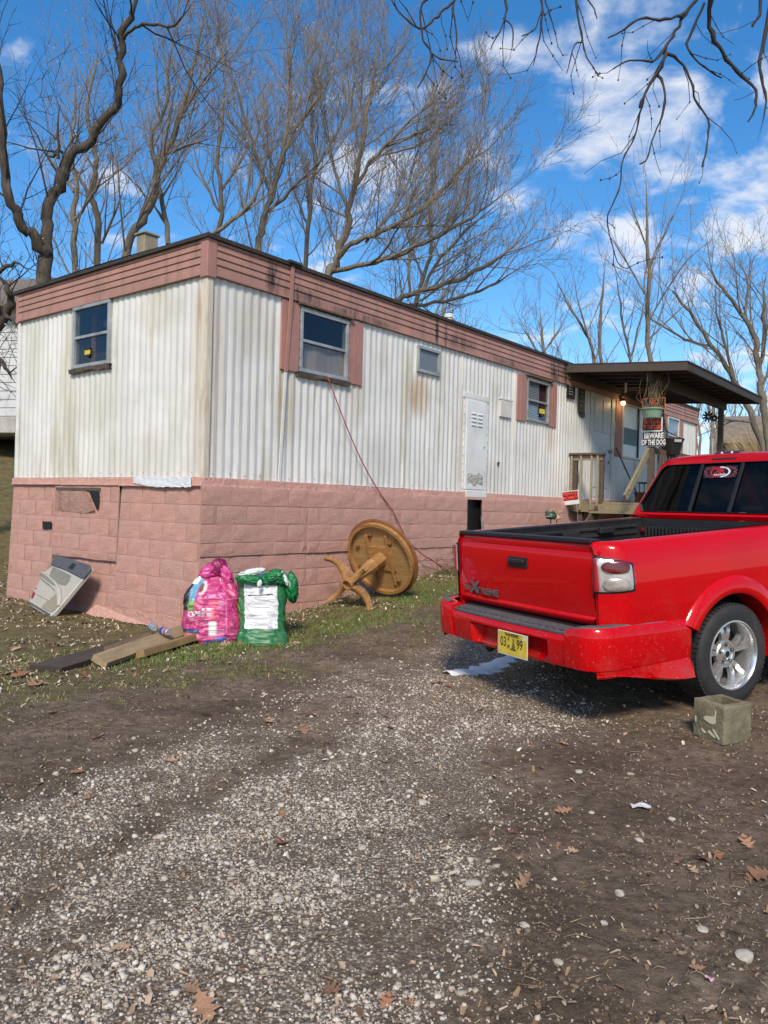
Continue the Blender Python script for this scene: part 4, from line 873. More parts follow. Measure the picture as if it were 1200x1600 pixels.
# --- cab
def ring(x, k, lift=0):     # half section points from sill to roof centre; k shrinks the rear and front ends
    return [(x, y * k[0] , z) for y, z in ((.800, .34), (.838, .55), (.848, .85), (.845, 1.06), (.835, 1.11))]
RT = [(.835, 1.11), (.815, 1.155), (.700, 1.36), (.622, 1.50), (.600, 1.545), (.555, 1.580), (.45, 1.597), (.25, 1.606), (0, 1.609)]
def roofsec(x, drop=0, sy=1): return [(x + .13 * (z - 1.11) / .5 * 0, y * sy, z - drop) for y, z in RT]
def full(half): return half + [(x, -y, z) for x, y, z in half[::-1][1:]]
cabB = MB()
st = [(1.865, .012, .985), (1.90, .0, 1.0), (2.1, 0, 1.0), (2.4, 0, 1.0), (2.7, .0, 1.0), (2.95, .0, .995)]
def lean(p, x0):     # rear face leans forward with height; windshield leans back
    x, y, z = p; t = (z - 1.11) / .5
    return (x + (.15 * t * max(0, 1 - (x - 1.865) / .8)) + (.0 if x < 2.9 else .62 * (1 - t)), y, z)
rows = [full([lean(p, x) for p in roofsec(x, d, s_)]) for x, d, s_ in st]
nr = len(rows[0]); keepB = MB(); keepB.grid(rows)
cab = keepB.obj('cab_roof', M_RED, truck, 40); fixnormals(cab)
# rear face with window opening: bridge outer outline to rounded window outline
def poly_sample(P_, n):
    P_ = [Vector(p) for p in P_]; d = [0]
    for i in range(len(P_)): d.append(d[-1] + (P_[(i + 1) % len(P_)] - P_[i]).length)
    out = []
    for k in range(n):
        t = d[-1] * k / n; i = max(j for j in range(len(P_)) if d[j] <= t); f_ = (t - d[i]) / max(1e-9, d[i + 1] - d[i]); out.append(P_[i].lerp(P_[(i + 1) % len(P_)], f_))
    return out
def rr_trap(wb, wt, zb, zt, r_, n=6):
    cs = [(-wb, zb), (wb, zb), (wt, zt), (-wt, zt)]; out = []
    for i in range(4):
        p = Vector(cs[i]); a = Vector(cs[i - 1]); c_ = Vector(cs[(i + 1) % 4]); u = (a - p).normalized() * r_; v_ = (c_ - p).normalized() * r_
        for k in range(n + 1):
            t = k / n; out.append((p + u) * (1 - t) ** 2 + p * 2 * t * (1 - t) + (p + v_) * t * t)
    return out
def rearx(z): return 1.865 + .15 * (z - 1.11) / .5
outer = [(rearx(z), y, z) for (x, y, z) in rows[0]]; outer = [(p[0], p[1], p[2]) for p in rows[0]]
N = 72
win = rr_trap(.775, .560, 1.150, 1.535, .055)
def polar(P_, n, cy=0, cz=1.34):     # resample closed outline by angle about the window centre
    pts = [(y - cy, z - cz) for y, z in P_]; out = []
    for k in range(n):
        a = 2 * math.pi * k / n; dx_, dz_ = math.cos(a), math.sin(a); best = None
        for i in range(len(pts)):
            (y0, z0), (y1, z1) = pts[i], pts[(i + 1) % len(pts)]; ex, ez = y1 - y0, z1 - z0; det = dx_ * (-ez) + dz_ * ex
            if abs(det) < 1e-9: continue
            t = (y0 * (-ez) + z0 * ex) / det; s_ = (dx_ * z0 - dz_ * y0) / det
            if t > 0 and -1e-6 <= s_ <= 1 + 1e-6 and (best is None or t < best): best = t
        out.append((dx_ * best + cy, dz_ * best + cz))
    return out
po = polar([(p[1], p[2]) for p in outer], N); pi_ = polar([(p.x, p.y) for p in win], N)
B = MB(); B.grid([[(rearx(z) - .0, y, z) for y, z in po] + [], [(rearx(z) - .010, y * .4 + .6 * pi_[k][0], z * .4 + .6 * pi_[k][1]) for k, (y, z) in enumerate(po)], [(rearx(z) - .006, y, z) for y, z in pi_], [(rearx(z) + .02, y, z) for y, z in pi_]], 0, True)
rf = B.obj('cab_rear_panel', M_RED, truck, 40); fixnormals(rf)
B = MB(); sm = [(y * .985, 1.34 + (z - 1.34) * .965) for y, z in pi_]
B.grid([[(rearx(z) - .012, y, z) for y, z in pi_], [(rearx(z) - .016, y * .992, 1.34 + (z - 1.34) * .98) for y, z in pi_], [(rearx(z) - .006, y, z) for y, z in sm], [(rearx(z) + .01, y, z) for y, z in sm]], 0, True)
rwin = B.obj('rear_window', M_SEAL, truck, 40); fixnormals(rwin); rwin['label'] = 'black tinted sliding rear window with a red decal'
def zrow(y0, y1, z0, z1, dx_, name, mat, par):
    wl_ = lambda z: .775 + (.560 - .775) * (z - 1.15) / .385
    P_ = []
    for z in np.linspace(z0, z1, 6):
        lim = wl_(z) * .985 - .002; a = min(lim, y0); c_ = max(-lim, y1); P_.append([(rearx(z) + dx_, a + (c_ - a) * i / 6, z) for i in range(7)])
    B = MB(); B.grid(P_); return B.obj(name, mat, par)
zrow(.9, .195, 1.160, 1.527, .004, 'side_pane', M_TINT, rwin); zrow(-.175, -.9, 1.160, 1.527, .004, 'side_pane', M_TINT, rwin); zrow(.195, -.175, 1.160, 1.527, .010, 'slider_pane', M_TINT, rwin)
for (ya, yb) in ((.222, .167), (-.144, -.198)):
    q = MB(); q.beam((rearx(1.155) - .002, ya, 1.155), (rearx(1.53) - .002, yb, 1.53), .030, .018, 0, (1, 0, 0)); q.obj('divider', M_SEAL, rwin, bev=.004)
# decal on the slider pane
DF = frame((rearx(1.462) - .002, -.005, 1.462), (0, -1, 0), (.29, 0, 1)); M_DR = simple('decal red', (.50, .012, .03), .5); M_DW = simple('decal white', (.75, .74, .74), .5)
q = MB(); q.box((-.150, -.046, 0), (.150, .046, .001), 0, DF); dec = q.obj('decal', simple('decal black', (.008, .008, .009), .4), rwin)
q = MB(); q2 = MB()
for (B_, a0, a1) in ((q, 95, 275), (q2, -85, 95)):
    P_ = []
    for a in np.linspace(math.radians(a0), math.radians(a1), 22):
        o_, i_ = (.092, .043), (.075, .034); P_.append([tuple(DF @ Vector((o_[0] * math.cos(a), o_[1] * math.sin(a), .002))), tuple(DF @ Vector((i_[0] * math.cos(a), i_[1] * math.sin(a), .002)))])
    B_.grid(P_)
q.obj('decal_ring', M_DR, dec); q2.obj('decal_ring', M_DW, dec)
text('decal_lettering', 'R', dec, DF @ Matrix.Translation((.016, .008, .002)), M_DR, .058, .0005, .003, 1.2); text('decal_lettering', 'X', dec, DF @ Matrix.Translation((-.020, .008, .0025)), M_DR, .052, .0005, .003, 1.3)
text('decal_lettering', 'RACING', dec, DF @ Matrix.Translation((0, -.022, .002)), M_DW, .018, .0005, .0008, 1.5, 'CENTER', 1.1)
q = MB()
for sx in (-1, 1):
    for k in range(5):
        for rr in (0, 1):
            x = sx * (.142 - .022 * k); y = (.038 if rr else -.038) * 1.0; yy = y - (1 if rr else -1) * max(0, .030 - .012 * k)
            if k > 3: yy = y
            q.box((-.013, -.0028, .0015), (.013, .0028, .002), 0, DF @ Matrix.Translation((x, (y + yy) / 2 if k % 2 else yy, 0)) @ Matrix.Rotation(math.radians(-40 if sx * (1 if rr else -1) < 0 else 40), 4, 'Z'))
for sx in (-1, 1):
    for y in (-.02, 0, .02): q.box((-.012, -.0028, .0015), (.012, .0028, .002), 0, DF @ Matrix.Translation((sx * .128, y, 0)) @ Matrix.Rotation(math.radians(35 * (1 if y <= 0 else -1) * sx), 4, 'Z'))
q.obj('decal_dashes', simple('decal faded red', (.33, .06, .07), .5), dec)
# third brake lamp on the rear roof edge
q = MB(); q.grid([[(x, y, z) for y in np.linspace(.095, -.125, 8)] for x, z in ((2.004, 1.540), (1.996, 1.556), (2.02, 1.600), (2.07, 1.622), (2.12, 1.618))]); br = q.obj('brake_lamp', simple('dark maroon lamp', (.07, .008, .012), .35), truck, True)
for y in (.03, -.06): q = MB(); q.lathe([(0, .004), (.008, .003), (.010, 0)], 10, 0, frame((2.035, y, 1.609), (0, -1, 0), (.5, 0, 1))); q.obj('lamp_screw', M_DW, br)
# lower cab, doors, fenders, hood
def loft(name, stations, mat, par, smooth=40):
    B = MB(); B.grid(stations); o = B.obj(name, mat, par, smooth); fixnormals(o); return o
for sg in (-1, 1):
    loft('cab_side', [[(x, sg * y, z) for y, z in ((.79, .33), (.835, .52), (.848, .80), (.846, 1.02), (.835, 1.11))] for x in (1.865, 1.95, 2.05)], M_RED, truck)
    d_ = loft('door', [[(x, sg * (y + .002), z) for y, z in ((.79, .33), (.835, .52), (.848, .80), (.846, 1.02), (.835, 1.11))] for x in np.linspace(2.058, 3.28, 8)], M_RED, truck)
    q = MB(); q.box((2.12, sg * .848 - .012, .93), (2.28, sg * .848 + .022, .97)); q.obj('door_handle', M_SEAL, d_, bev=.008)
    q = MB(); q.add([(2.10, sg * .826, 1.145), (3.20, sg * .826, 1.145), (2.98, sg * .632, 1.51), (2.22, sg * .632, 1.51)], [(0, 1, 2, 3)]); q.obj('side_window', M_TINT, d_)
    q = MB(); q.box((3.05, min(sg * .84, sg * 1.02), 1.12), (3.15, max(sg * .84, sg * 1.02), 1.26)); q.obj('mirror', M_SEAL, d_, bev=.03)
    B = MB(); B.grid([[(x, sg * y * (1 - .06 * max(0, (x - 4.1) / .6) ** 2), z) for y, z in ((.80, .42), (.838, .60), (.842, .82), (.80, .97), (.74, 1.01))] for x in np.linspace(3.288, 4.68, 40)])
    B.F = [f_ for f_ in B.F if math.hypot(sum(B.V[i][0] for i in f_) / 4 - 3.78, sum(B.V[i][2] for i in f_) / 4 - WZ) > .42]; B.M = [0] * len(B.F); o = B.obj('front_fender', M_RED, truck, 40); fixnormals(o)
    flare(sg, 3.78); liner(sg, 3.78)
    q = MB(); q.box((4.60, min(sg * .45, sg * .80), .66), (4.70, max(sg * .45, sg * .80), .82)); q.obj('headlight', M_CHR, truck, bev=.02)
    q = MB(); q.grid([[(x, sg * y, z) for y, z in ((.80, .38), (.86, .36), (.868, .27), (.80, .25))] for x in np.linspace(1.45, 3.36, 6)]); q.obj('side_skirt', M_RED, truck, 40)
loft('hood', [[(x, y, 1.035 - .03 * (abs(y) / .76) ** 2 - .10 * max(0, (x - 3.4) / 1.25) ** 1.6) for y in np.linspace(-.76, .76, 11)] for x in np.linspace(3.36, 4.66, 10)], M_RED, truck)
q = MB(); q.add([(3.52, -.76, 1.07), (3.52, .76, 1.07), (2.985, .58, 1.545), (2.985, -.58, 1.545)], [(0, 1, 2, 3)]); q.obj('windshield', M_TINT, truck)
q = MB(); q.box((3.30, -.80, .95), (3.54, .80, 1.07)); q.obj('cowl', M_SEAL, truck, bev=.02)
q = MB(); q.box((4.62, -.78, .30), (4.82, .78, .62)); q.obj('front_bumper', M_RED, truck, bev=.06, seg=4); q = MB(); q.box((4.60, -.44, .66), (4.70, .44, .84)); q.obj('grille', M_SEAL, truck, bev=.015)
q = MB(); q.box((.05, -.60, .42), (4.5, .60, .62)); q.box((.0, -.47, .34), (4.4, -.38, .46)); q.box((.0, .38, .34), (4.4, .47, .46)); q.tube([(WX, -.7, WZ), (WX, .7, WZ)], .04, 10); q.box((1.9, -.80, .32), (3.4, .80, .42)); q.lathe([(0, -.14), (.1, -.1), (.13, 0), (.1, .1), (0, .14)], 12, 0, Matrix.Translation((WX, 0, WZ))); q.box((1.87, -.80, .5), (3.3, .80, .95)); q.obj('chassis', M_UNDER, truck)
q = MB(); q.tube([(.4, .3, .33), (.05, .35, .33), (-.02, .35, .31)], .03, 10); q.obj('exhaust_pipe', M_UNDER, truck)
# --- wheels
def wheel(x, sg):
    w = empty('wheel', (x, sg * .735, WZ), (0, 0, 0), truck)          # outer face towards sg*y
    def L3(prof, n=48): # prof (radius, lateral) lateral + outward
        V = []; 
        return [[(r_ * math.cos(2 * math.pi * k / n), sg * y, r_ * math.sin(2 * math.pi * k / n)) for k in range(n)] for r_, y in prof]
    B = MB(); B.grid(L3([(.200, .078), (.214, .098), (.222, .108), (.245, .112), (.275, .112), (.298, .105), (.311, .094), (.317, .080), (TR, .06), (TR + .001, .0), (TR, -.06), (.317, -.08), (.30, -.105), (.25, -.112), (.2, -.09)], 96), 0, True)
    ty = B.obj('tyre', M_TYRE, w, 40); fixnormals(ty)
    B = MB()                                                            # tread grooves as raised lugs
    for k in range(64):
        a = 2 * math.pi * k / 64; ca, sa = math.cos(a), math.sin(a); R_ = Matrix(((ca, 0, -sa, 0), (0, 1, 0, 0), (sa, 0, ca, 0), (0, 0, 0, 1)))
        for y0, y1, sk in ((.034, .092, .006), (-.092, -.034, -.006)): B.box((TR - .012, sg * y0 if sg > 0 else -y1, -.0105), (TR + .0035, sg * y1 if sg > 0 else -y0, .0105), 0, R_)
    for y0, y1 in ((-.028, -.006), (.006, .028)):
        B.grid([[(r_ * math.cos(2 * math.pi * k / 64), y_, r_ * math.sin(2 * math.pi * k / 64)) for k in range(64)] for r_, y_ in ((TR, y0), (TR + .004, y0), (TR + .004, y1), (TR, y1))], 0, True)
    B.obj('tread', M_TYRE, ty)
    B = MB(); B.grid(L3([(.222, .104), (.219, .112), (.213, .113), (.206, .106), (.200, .085), (.188, .0), (.184, -.06), (.19, -.09)], 64), 0, True); rim = B.obj('rim', M_RIM, w, 40); fixnormals(rim)
    B = MB(); B.grid(L3([(.190, -.02), (.0, -.02)], 32), 0, True); B.obj('brake_back', M_UNDER, rim)
    FR = frame((0, sg * .0, 0), (1 if sg < 0 else -1, 0, 0), (0, 0, 1))     # local z outward
    B = MB(); B.lathe([(.088, .02), (.088, .044), (.080, .052), (.062, .052), (.054, .046), (.036, .046), (.034, .056), (.028, .060), (0, .060)], 30, 0, FR); B.obj('hub', M_RIM, rim, 35)
    for k in range(5):
        a = 2 * math.pi * k / 5 + .31
        for da in (-.16, .16):
            P_ = []
            for t in np.linspace(0, 1, 6):
                r_ = .070 + .128 * t; aa = a + da * (1 + .35 * t); wv = .017 + .006 * t; zc = .042 - .010 * t + .012 * math.sin(math.pi * t)
                u = Vector((math.cos(aa), math.sin(aa), 0)); p = Vector((-u.y, u.x, 0)); P_.append([tuple(FR @ (u * r_ + p * s_ * wv + Vector((0, 0, zc + dz)))) for s_, dz in ((-1, -.025), (-.8, 0), (.8, 0), (1, -.025))])
            B = MB(); B.grid(P_); B.obj('spoke', M_RIM, rim, 35)
        u = Vector((math.cos(a), math.sin(a), 0)); B = MB(); B.lathe([(.013, .050), (.013, .053), (.009, .053), (.009, .048), (0, .048)], 12, 0, FR @ Matrix.Translation(u * .060)); B.obj('lug_nut', M_UNDER, rim)
    B = MB(); B.lathe([(.020, .0605), (.020, .0615), (0, .062)], 16, 0, FR); B.obj('centre_cap', M_SEAL, rim)
    return w
for x in (WX, 3.78):
    for sg in (-1, 1): wheel(x, sg)

# ------------------------------------------------------------------ porch (home frame coordinates: s along the wall, p outward, z up)
porch = empty('porch', HOME_LOC, (0, 0, HOME_ROT)); tag(porch, 'weathered wooden porch with flat dark roof at the entry door', 'porch')
M_OLD = wood('old grey-brown timber', (.115, .082, .056), (.045, .032, .023)); M_DECK = wood('mossy deck timber', (.30, .245, .150), (.11, .085, .05)); M_RDARK = wood('dark roof timber', (.060, .045, .034), (.022, .017, .013))
M_PALE = wood('pale weathered timber', (.36, .30, .21), (.17, .13, .08))
def zr(p): return 3.755 - .068 * p
def pb(name, p0, p1, w, h, mat, up=(0, 0, 1), bev=.004):
    q_ = MB(); q_.beam((p0[0], -p0[1], p0[2]), (p1[0], -p1[1], p1[2]), w, h, 0, up); return q_.obj(name, mat, porch, bev=bev)
q = MB(); a, c_ = 7.58, 12.05
q.add([(a, .0, zr(0)), (c_, .0, zr(0)), (c_, -2.08, zr(2.08)), (a, -2.08, zr(2.08)), (a, .0, zr(0) + .025), (c_, .0, zr(0) + .025), (c_, -2.08, zr(2.08) + .025), (a, -2.08, zr(2.08) + .025)], [(0, 1, 2, 3), (7, 6, 5, 4), (0, 4, 5, 1), (1, 5, 6, 2), (2, 6, 7, 3), (3, 7, 4, 0)]); prf = q.obj('porch_roof', M_TAR, porch)
pb('fascia', (7.60, .0, zr(0) - .062), (7.60, 2.06, zr(2.06) - .062), .035, .122, wood('dark fascia timber', (.085, .062, .045), (.035, .026, .020))); pb('fascia', (12.03, .0, zr(0) - .062), (12.03, 2.06, zr(2.06) - .062), .035, .122, M_RDARK); pb('fascia', (7.62, 2.05, zr(2.05) - .062), (12.01, 2.05, zr(2.05) - .062), .035, .122, M_RDARK)
for s_ in np.arange(8.0, 11.9, .42): pb('joist', (s_, .02, zr(0) - .055), (s_, 2.02, zr(2.02) - .055), .04, .10, M_RDARK)
pb('beam', (7.75, 1.40, 3.475), (11.95, 1.40, 3.475), .09, .16, M_RDARK); pb('ledger', (7.65, .06, 3.60), (12.0, .06, 3.60), .04, .14, M_RDARK)
for s_ in (7.97, 11.72): pb('post', (s_, 1.40, .70), (s_, 1.40, 3.395), .095, .095, M_OLD, (1, 0, 0))
DZ = 1.44
for i in range(27):
    s_ = 7.90 + .152 * i; pb('deck_board', (s_ + .07, .06, DZ - .018), (s_ + .07, 1.52, DZ - .018 + .002 * (i % 3)), .142, .036, M_DECK)
pb('rim_joist', (7.875, .06, DZ - .105), (7.875, 1.52, DZ - .105), .038, .135, M_DECK); pb('rim_joist', (7.9, 1.54, DZ - .105), (12.0, 1.54, DZ - .105), .038, .135, M_OLD)
for s_ in (7.95, 10, 11.9): pb('deck_post', (s_, 1.45, .55), (s_, 1.45, DZ - .04), .09, .09, M_OLD, (1, 0, 0)); pb('deck_post', (s_, .2, .55), (s_, .2, DZ - .04), .09, .09, M_OLD, (1, 0, 0))
for k in range(3):
    pb('stair_tread', (7.70 - .27 * k, .52, 1.265 - .17 * k), (7.70 - .27 * k, 1.36, 1.265 - .17 * k), .26, .036, M_DECK)
for p_ in (.55, 1.33): pb('stringer', (7.85, p_, 1.30), (7.02, p_, .76), .036, .20, M_OLD)
# short guard beside the stair
for p_, s_ in ((.06, 7.845), (.235, 7.845), (.425, 7.845), (.535, 7.845)): pb('baluster', (s_, p_, 1.30), (s_, p_, 2.235), .036, .036, M_PALE, (1, 0, 0))
pb('guard_rail', (7.885, .05, 2.19), (7.885, .60, 2.19), .035, .085, M_PALE); pb('guard_cap', (7.88, .02, 2.258), (7.88, .64, 2.252), .14, .036, M_OLD)
for p_ in (.10, .58): pb('guard_post', (7.92, p_, 1.30), (7.92, p_, 2.24), .07, .07, M_OLD, (1, 0, 0))
# leaning stair rail and far guard
pb('stair_rail', (8.0, 1.36, 2.33), (7.02, 1.36, 1.50), .04, .12, M_DECK)
pb('guard_rail', (8.02, 1.42, 2.30), (11.7, 1.42, 2.30), .04, .09, M_OLD); pb('guard_rail', (8.02, 1.42, 1.58), (11.7, 1.42, 1.58), .04, .09, M_OLD)
for i in range(24): pb('baluster', (8.15 + .148 * i, 1.455, 1.45), (8.15 + .148 * i, 1.455, 2.33), .036, .036, M_OLD, (1, 0, 0), .002)

# ------------------------------------------------------------------ signs
HR = HOME_ROT
def board(name, label, o, w_, h_, mats, cat='sign', facing='S', tilt=0, thick=.006):
    """o in home frame (s,p,z); faces towards -s ('S') or away from the wall ('P')"""
    e = empty(name, HW(*o), (0, tilt if facing == 'S' else 0, HR) if facing == 'S' else (0, 0, HR)); tag(e, label, cat)
    F0 = frame((0, 0, 0), (0, -1, 0), (0, 0, 1)) if facing == 'S' else frame((0, 0, 0), (1, 0, 0), (0, 0, 1))
    q_ = MB(); q_.box((-w_ / 2, -h_ / 2, -thick), (w_ / 2, h_ / 2, 0), 0, F0); q_.obj('board', mats, e, bev=.001)
    return e, F0
M_SBLK = simple('sign black', (.010, .010, .010), .45, 0, .2, 10); M_SWHT = simple('sign white', (.62, .62, .60), .5, 0, .08, 8); M_SRED = simple('sign red', (.80, .05, .035), .5); M_SORG = simple('sign orange', (.85, .13, .03), .5)
def field(e, F0, x0, y0, x1, y1, mat, d=.0015, name='field'): q_ = MB(); q_.box((x0, y0, .0004), (x1, y1, d), 0, F0); return q_.obj(name, mat, e)
def lett(e, F0, t, x, y, sz, mat, sx=1, bold=.003, sp_=1.0): return text('lettering', t, e, F0 @ Matrix.Translation((x, y, .003)), mat, sz, .0012, bold, sx, 'CENTER', sp_)
S_P, S_S = 1.42, 7.90
e, F0 = board('warning_sign', 'black and orange NO TRESPASSING sign behind green hanging planter', (S_S, S_P + .02, 3.02), .37, .245, M_SORG); field(e, F0, -.178, -.115, .178, .115, M_SBLK); lett(e, F0, 'NO', 0, .055, .115, M_SORG, .8, .002); lett(e, F0, 'TRESPASSING', 0, -.045, .088, M_SORG, .60, .001)
e, F0 = board('warning_sign', 'white-bordered black sign with red BEWARE OF THE DOG lettering', (S_S, S_P + .0, 2.715), .345, .235, M_SWHT); field(e, F0, -.150, -.095, .150, .095, M_SBLK); lett(e, F0, 'BEWARE', 0, .044, .098, M_SRED, .68, .002); lett(e, F0, 'OF THE DOG', 0, -.045, .098, M_SORG, .56, .0015)
e, F0 = board('warning_sign', 'black sign with large white BEWARE OF THE DOG lettering', (S_S, S_P + .035, 2.475), .36, .225, M_SWHT); field(e, F0, -.178, -.108, .178, .111, M_SBLK); lett(e, F0, 'BEWARE', 0, .052, .118, M_SWHT, .70, .005); lett(e, F0, 'OF THE DOG', 0, -.055, .118, M_SWHT, .56, .004)
# private property sign on wire stakes before the guard
e, F0 = board('yard_sign', 'small tilted red PRIVATE PROPERTY sign on wire stakes', (7.62, .16, 1.50), .31, .235, M_SWHT); e.rotation_euler = (-.13, 0, HR)
field(e, F0, -.142, -.045, .142, .105, M_SBLK); lett(e, F0, 'PRIVATE', 0, .065, .075, M_SRED, .92, .003); lett(e, F0, 'PROPERTY', 0, -.005, .075, M_SRED, .78, .003)
for x in (-.10, .10): q = MB(); q.tube([(0.005, x, -.10), (.012, x, -.72)], .003, 5); q.obj('wire_stake', M_ALU, e)
# dark plaques beside the door
for i, (s_, z_, w_, h_, lb) in enumerate(((7.78, 3.34, .30, .26, 'small square dark plaque hung at the porch roof corner'), (8.22, 3.24, .24, .46, 'tall dark plaque with faint white writing beside entry door'))):
    e, F0 = board('wall_plaque', lb, (s_, .045, z_), w_, h_, M_SBLK, 'plaque', 'P', 0, .012)
    for k in range(4): q = MB(); q.box((-w_ * .32, h_ * (.28 - .17 * k), .0005), (w_ * (.30 - .05 * (k % 2)), h_ * (.28 - .17 * k) + .010, .0015), 0, F0); q.obj('writing_line', simple('faded white print', (.28, .28, .30), .6), e)
# ------------------------------------------------------------------ things on the porch
def lathe_thing(name, label, cat, loc, prof, mat, part, n=24, smooth=50):
    e = empty(name, loc); tag(e, label, cat); q_ = MB(); q_.lathe(prof, n); q_.obj(part, mat, e, smooth); return e
pl = lathe_thing('hanging_planter', 'faded green hanging planter with dead vines beside signs', 'planter', HW(7.76, 1.47, 2.80), [(0, 0), (.13, 0), (.165, .13), (.185, .135), (.185, .155), (.165, .155), (.16, .14), (.0, .13)], simple('faded green plastic', (.16, .27, .19), .6, 0, .15, 5), 'pot')
q = MB()
for k in range(3):
    a = k * 2.1; q.tube([(.17 * math.cos(a), .17 * math.sin(a), .15), (0, 0, .62), (0, 0, .80)], .003, 4)
q.obj('hanger', M_BLACK, pl)
rg_ = random.Random(5); q = MB()
for k in range(46):
    a = rg_.uniform(0, 6.283); r0 = rg_.uniform(.02, .15); P_ = [(r0 * math.cos(a), r0 * math.sin(a), .13)]; top = rg_.uniform(.25, .82)
    for t in (.3, .6, 1.0): P_.append((P_[-1][0] + rg_.gauss(0, .05), P_[-1][1] + rg_.gauss(0, .05), .13 + top * t))
    if k % 3 == 0: P_ = [(P_[0][0], P_[0][1], .13), (P_[0][0] * 1.4, P_[0][1] * 1.4, .2), (P_[0][0] * 1.9, P_[0][1] * 1.9, .02), (P_[0][0] * 2, P_[0][1] * 2, -.15)]
    q.tube(P_, [.004, .003, .003, .002], 4)
q.obj('dead_vine', simple('dead vine', (.20, .14, .07), .9, 0, .35, 9), pl)
bk = lathe_thing('hanging_bucket', 'black bucket hanging from porch roof on a dark strap', 'bucket', HW(8.62, 1.50, 2.27), [(0, 0), (.13, 0), (.195, .25), (.205, .25), (.205, .27), (.185, .27), (.12, .02), (0, .02)], M_BLACK, 'body')
q = MB(); q.tube([(-.19, 0, .26), (-.14, 0, .55), (-.20, 0, .9), (-.25, 0, 1.13)], .012, 6); q.tube([(.19, 0, .26), (-.10, 0, .40), (-.14, 0, .55)], .008, 6); q.obj('strap', M_BLACK, bk)
q = MB(); q.box((-.03, -.21, .20), (.09, -.20, .245)); q.obj('label_strip', simple('grey sticker', (.3, .3, .3), .5), bk)
br_ = empty('broom', HW(10.05, .40, DZ + .005), (0, 0, HR)); tag(br_, 'long-handled dark broom leaning on wall beside entry door', 'broom')
q = MB(); q.tube([(0, 0, .14), (-.36, .32, 1.06)], .014, 8); q.obj('handle', simple('dark handle', (.07, .035, .025), .6), br_); q = MB(); q.box((-.10, -.03, .0), (.10, .03, .12)); q.box((-.05, -.025, .12), (.05, .025, .17)); q.obj('brush_head', simple('reddish bristles', (.16, .05, .035), .9, 0, .3, 40, .5), br_, bev=.01)
lathe_thing('plant_pot', 'reddish clay plant pot on deck under porch window', 'pot', HW(10.45, .32, DZ + .002), [(0, 0), (.10, 0), (.14, .2), (.155, .2), (.155, .24), (.13, .24), (.12, .2), (0, .19)], simple('clay', (.22, .07, .05), .8, 0, .2, 6), 'pot_body')
st_ = empty('metal_stand', HW(10.75, .30, DZ + .002), (0, 0, HR)); tag(st_, 'small dark metal stand beside clay plant pot', 'stand')
for x in (-.13, .13):
    for y in (-.1, .1): q = MB(); q.tube([(x, y, 0), (x, y, .42)], .010, 6); q.obj('leg', M_BLACK, st_)
q = MB(); q.box((-.16, -.13, .42), (.16, .13, .445)); q.obj('top', M_BLACK, st_, bev=.004)
wb = empty('storage_tub', HW(10.1, .72, DZ + .002), (0, 0, HR)); tag(wb, 'low white plastic tub on porch deck', 'tub'); q = MB(); q.prism([(-.18, -.12), (.18, -.12), (.18, .12), (-.18, .12)], .15, 0, None, -.06); q.obj('tub', M_SWHT, wb, bev=.015); q = MB(); q.box((-.20, -.14, .15), (.20, .14, .17)); q.obj('rim', M_SWHT, wb, bev=.005)
# lit porch lamp and unlit bulb
M_BULB = bpy.data.materials.new('lit lamp glass'); M_BULB.use_nodes = True; b = M_BULB.node_tree.nodes['Principled BSDF']; b.inputs['Emission Color'].default_value = (1, .68, .32, 1); b.inputs['Emission Strength'].default_value = 3.0; b.inputs['Base Color'].default_value = (.9, .8, .6, 1)
pl_ = empty('porch_lamp', HW(9.92, .10, 3.38), (0, 0, HR)); tag(pl_, 'small lit porch lamp glowing warm above entry door jamb', 'lamp')
q = MB(); q.lathe([(0, -.045), (.030, -.035), (.045, 0), (.035, .035), (0, .05)], 14); q.obj('glass_globe', M_BULB, pl_, True); q = MB(); q.lathe([(0, .09), (.05, .085), (.05, .045), (.035, .035)], 14); q.tube([(0, 0, .08), (0, .10, .09)], .015, 8); q.obj('fitting', M_SEAL, pl_)
ld = bpy.data.lights.new('porch_lamp_light', 'POINT'); ld.energy = 2.0; ld.color = (1, .66, .32); ld.shadow_soft_size = .05; lo = bpy.data.objects.new('porch_lamp_light', ld); link(lo, pl_); lo.location = (0, -.08, -.02)
bu = empty('ceiling_bulb', HW(8.75, .62, 3.52)); tag(bu, 'unlit white bulb hanging under the porch roof', 'bulb'); q = MB(); q.lathe([(0, -.12), (.020, -.115), (.024, -.03), (.015, -.01), (.022, .0), (.022, .05), (0, .05)], 12); q.obj('bulb_glass', M_SWHT, bu, 50); q = MB(); q.tube([(0, 0, .05), (0, 0, .14)], .012, 6); q.obj('cord', M_BLACK, bu)
for i, (s_, lb) in enumerate(((10.9, 'dark round metal ornament hanging at far end of porch beam'), (11.3, 'smaller dark ornament hanging beside the porch far post'))):
    o_ = empty('hanging_ornament', HW(s_, 1.40, 3.16 + .01 * i), (0, 0, 0)); tag(o_, lb, 'ornament'); q = MB(); r_ = .11 - .04 * i
    for k in range(9): a = k * .698; q.box((.02, -.018, -.003), (r_, .018, .003), 0, frame((0, 0, 0), (math.cos(a), .1, math.sin(a)), (-math.sin(a), .5, math.cos(a))))
    q.obj('petals', M_BLACK, o_); q = MB(); q.tube([(0, 0, 0), (0, 0, .24)], .004, 5); q.obj('cord', M_BLACK, o_)
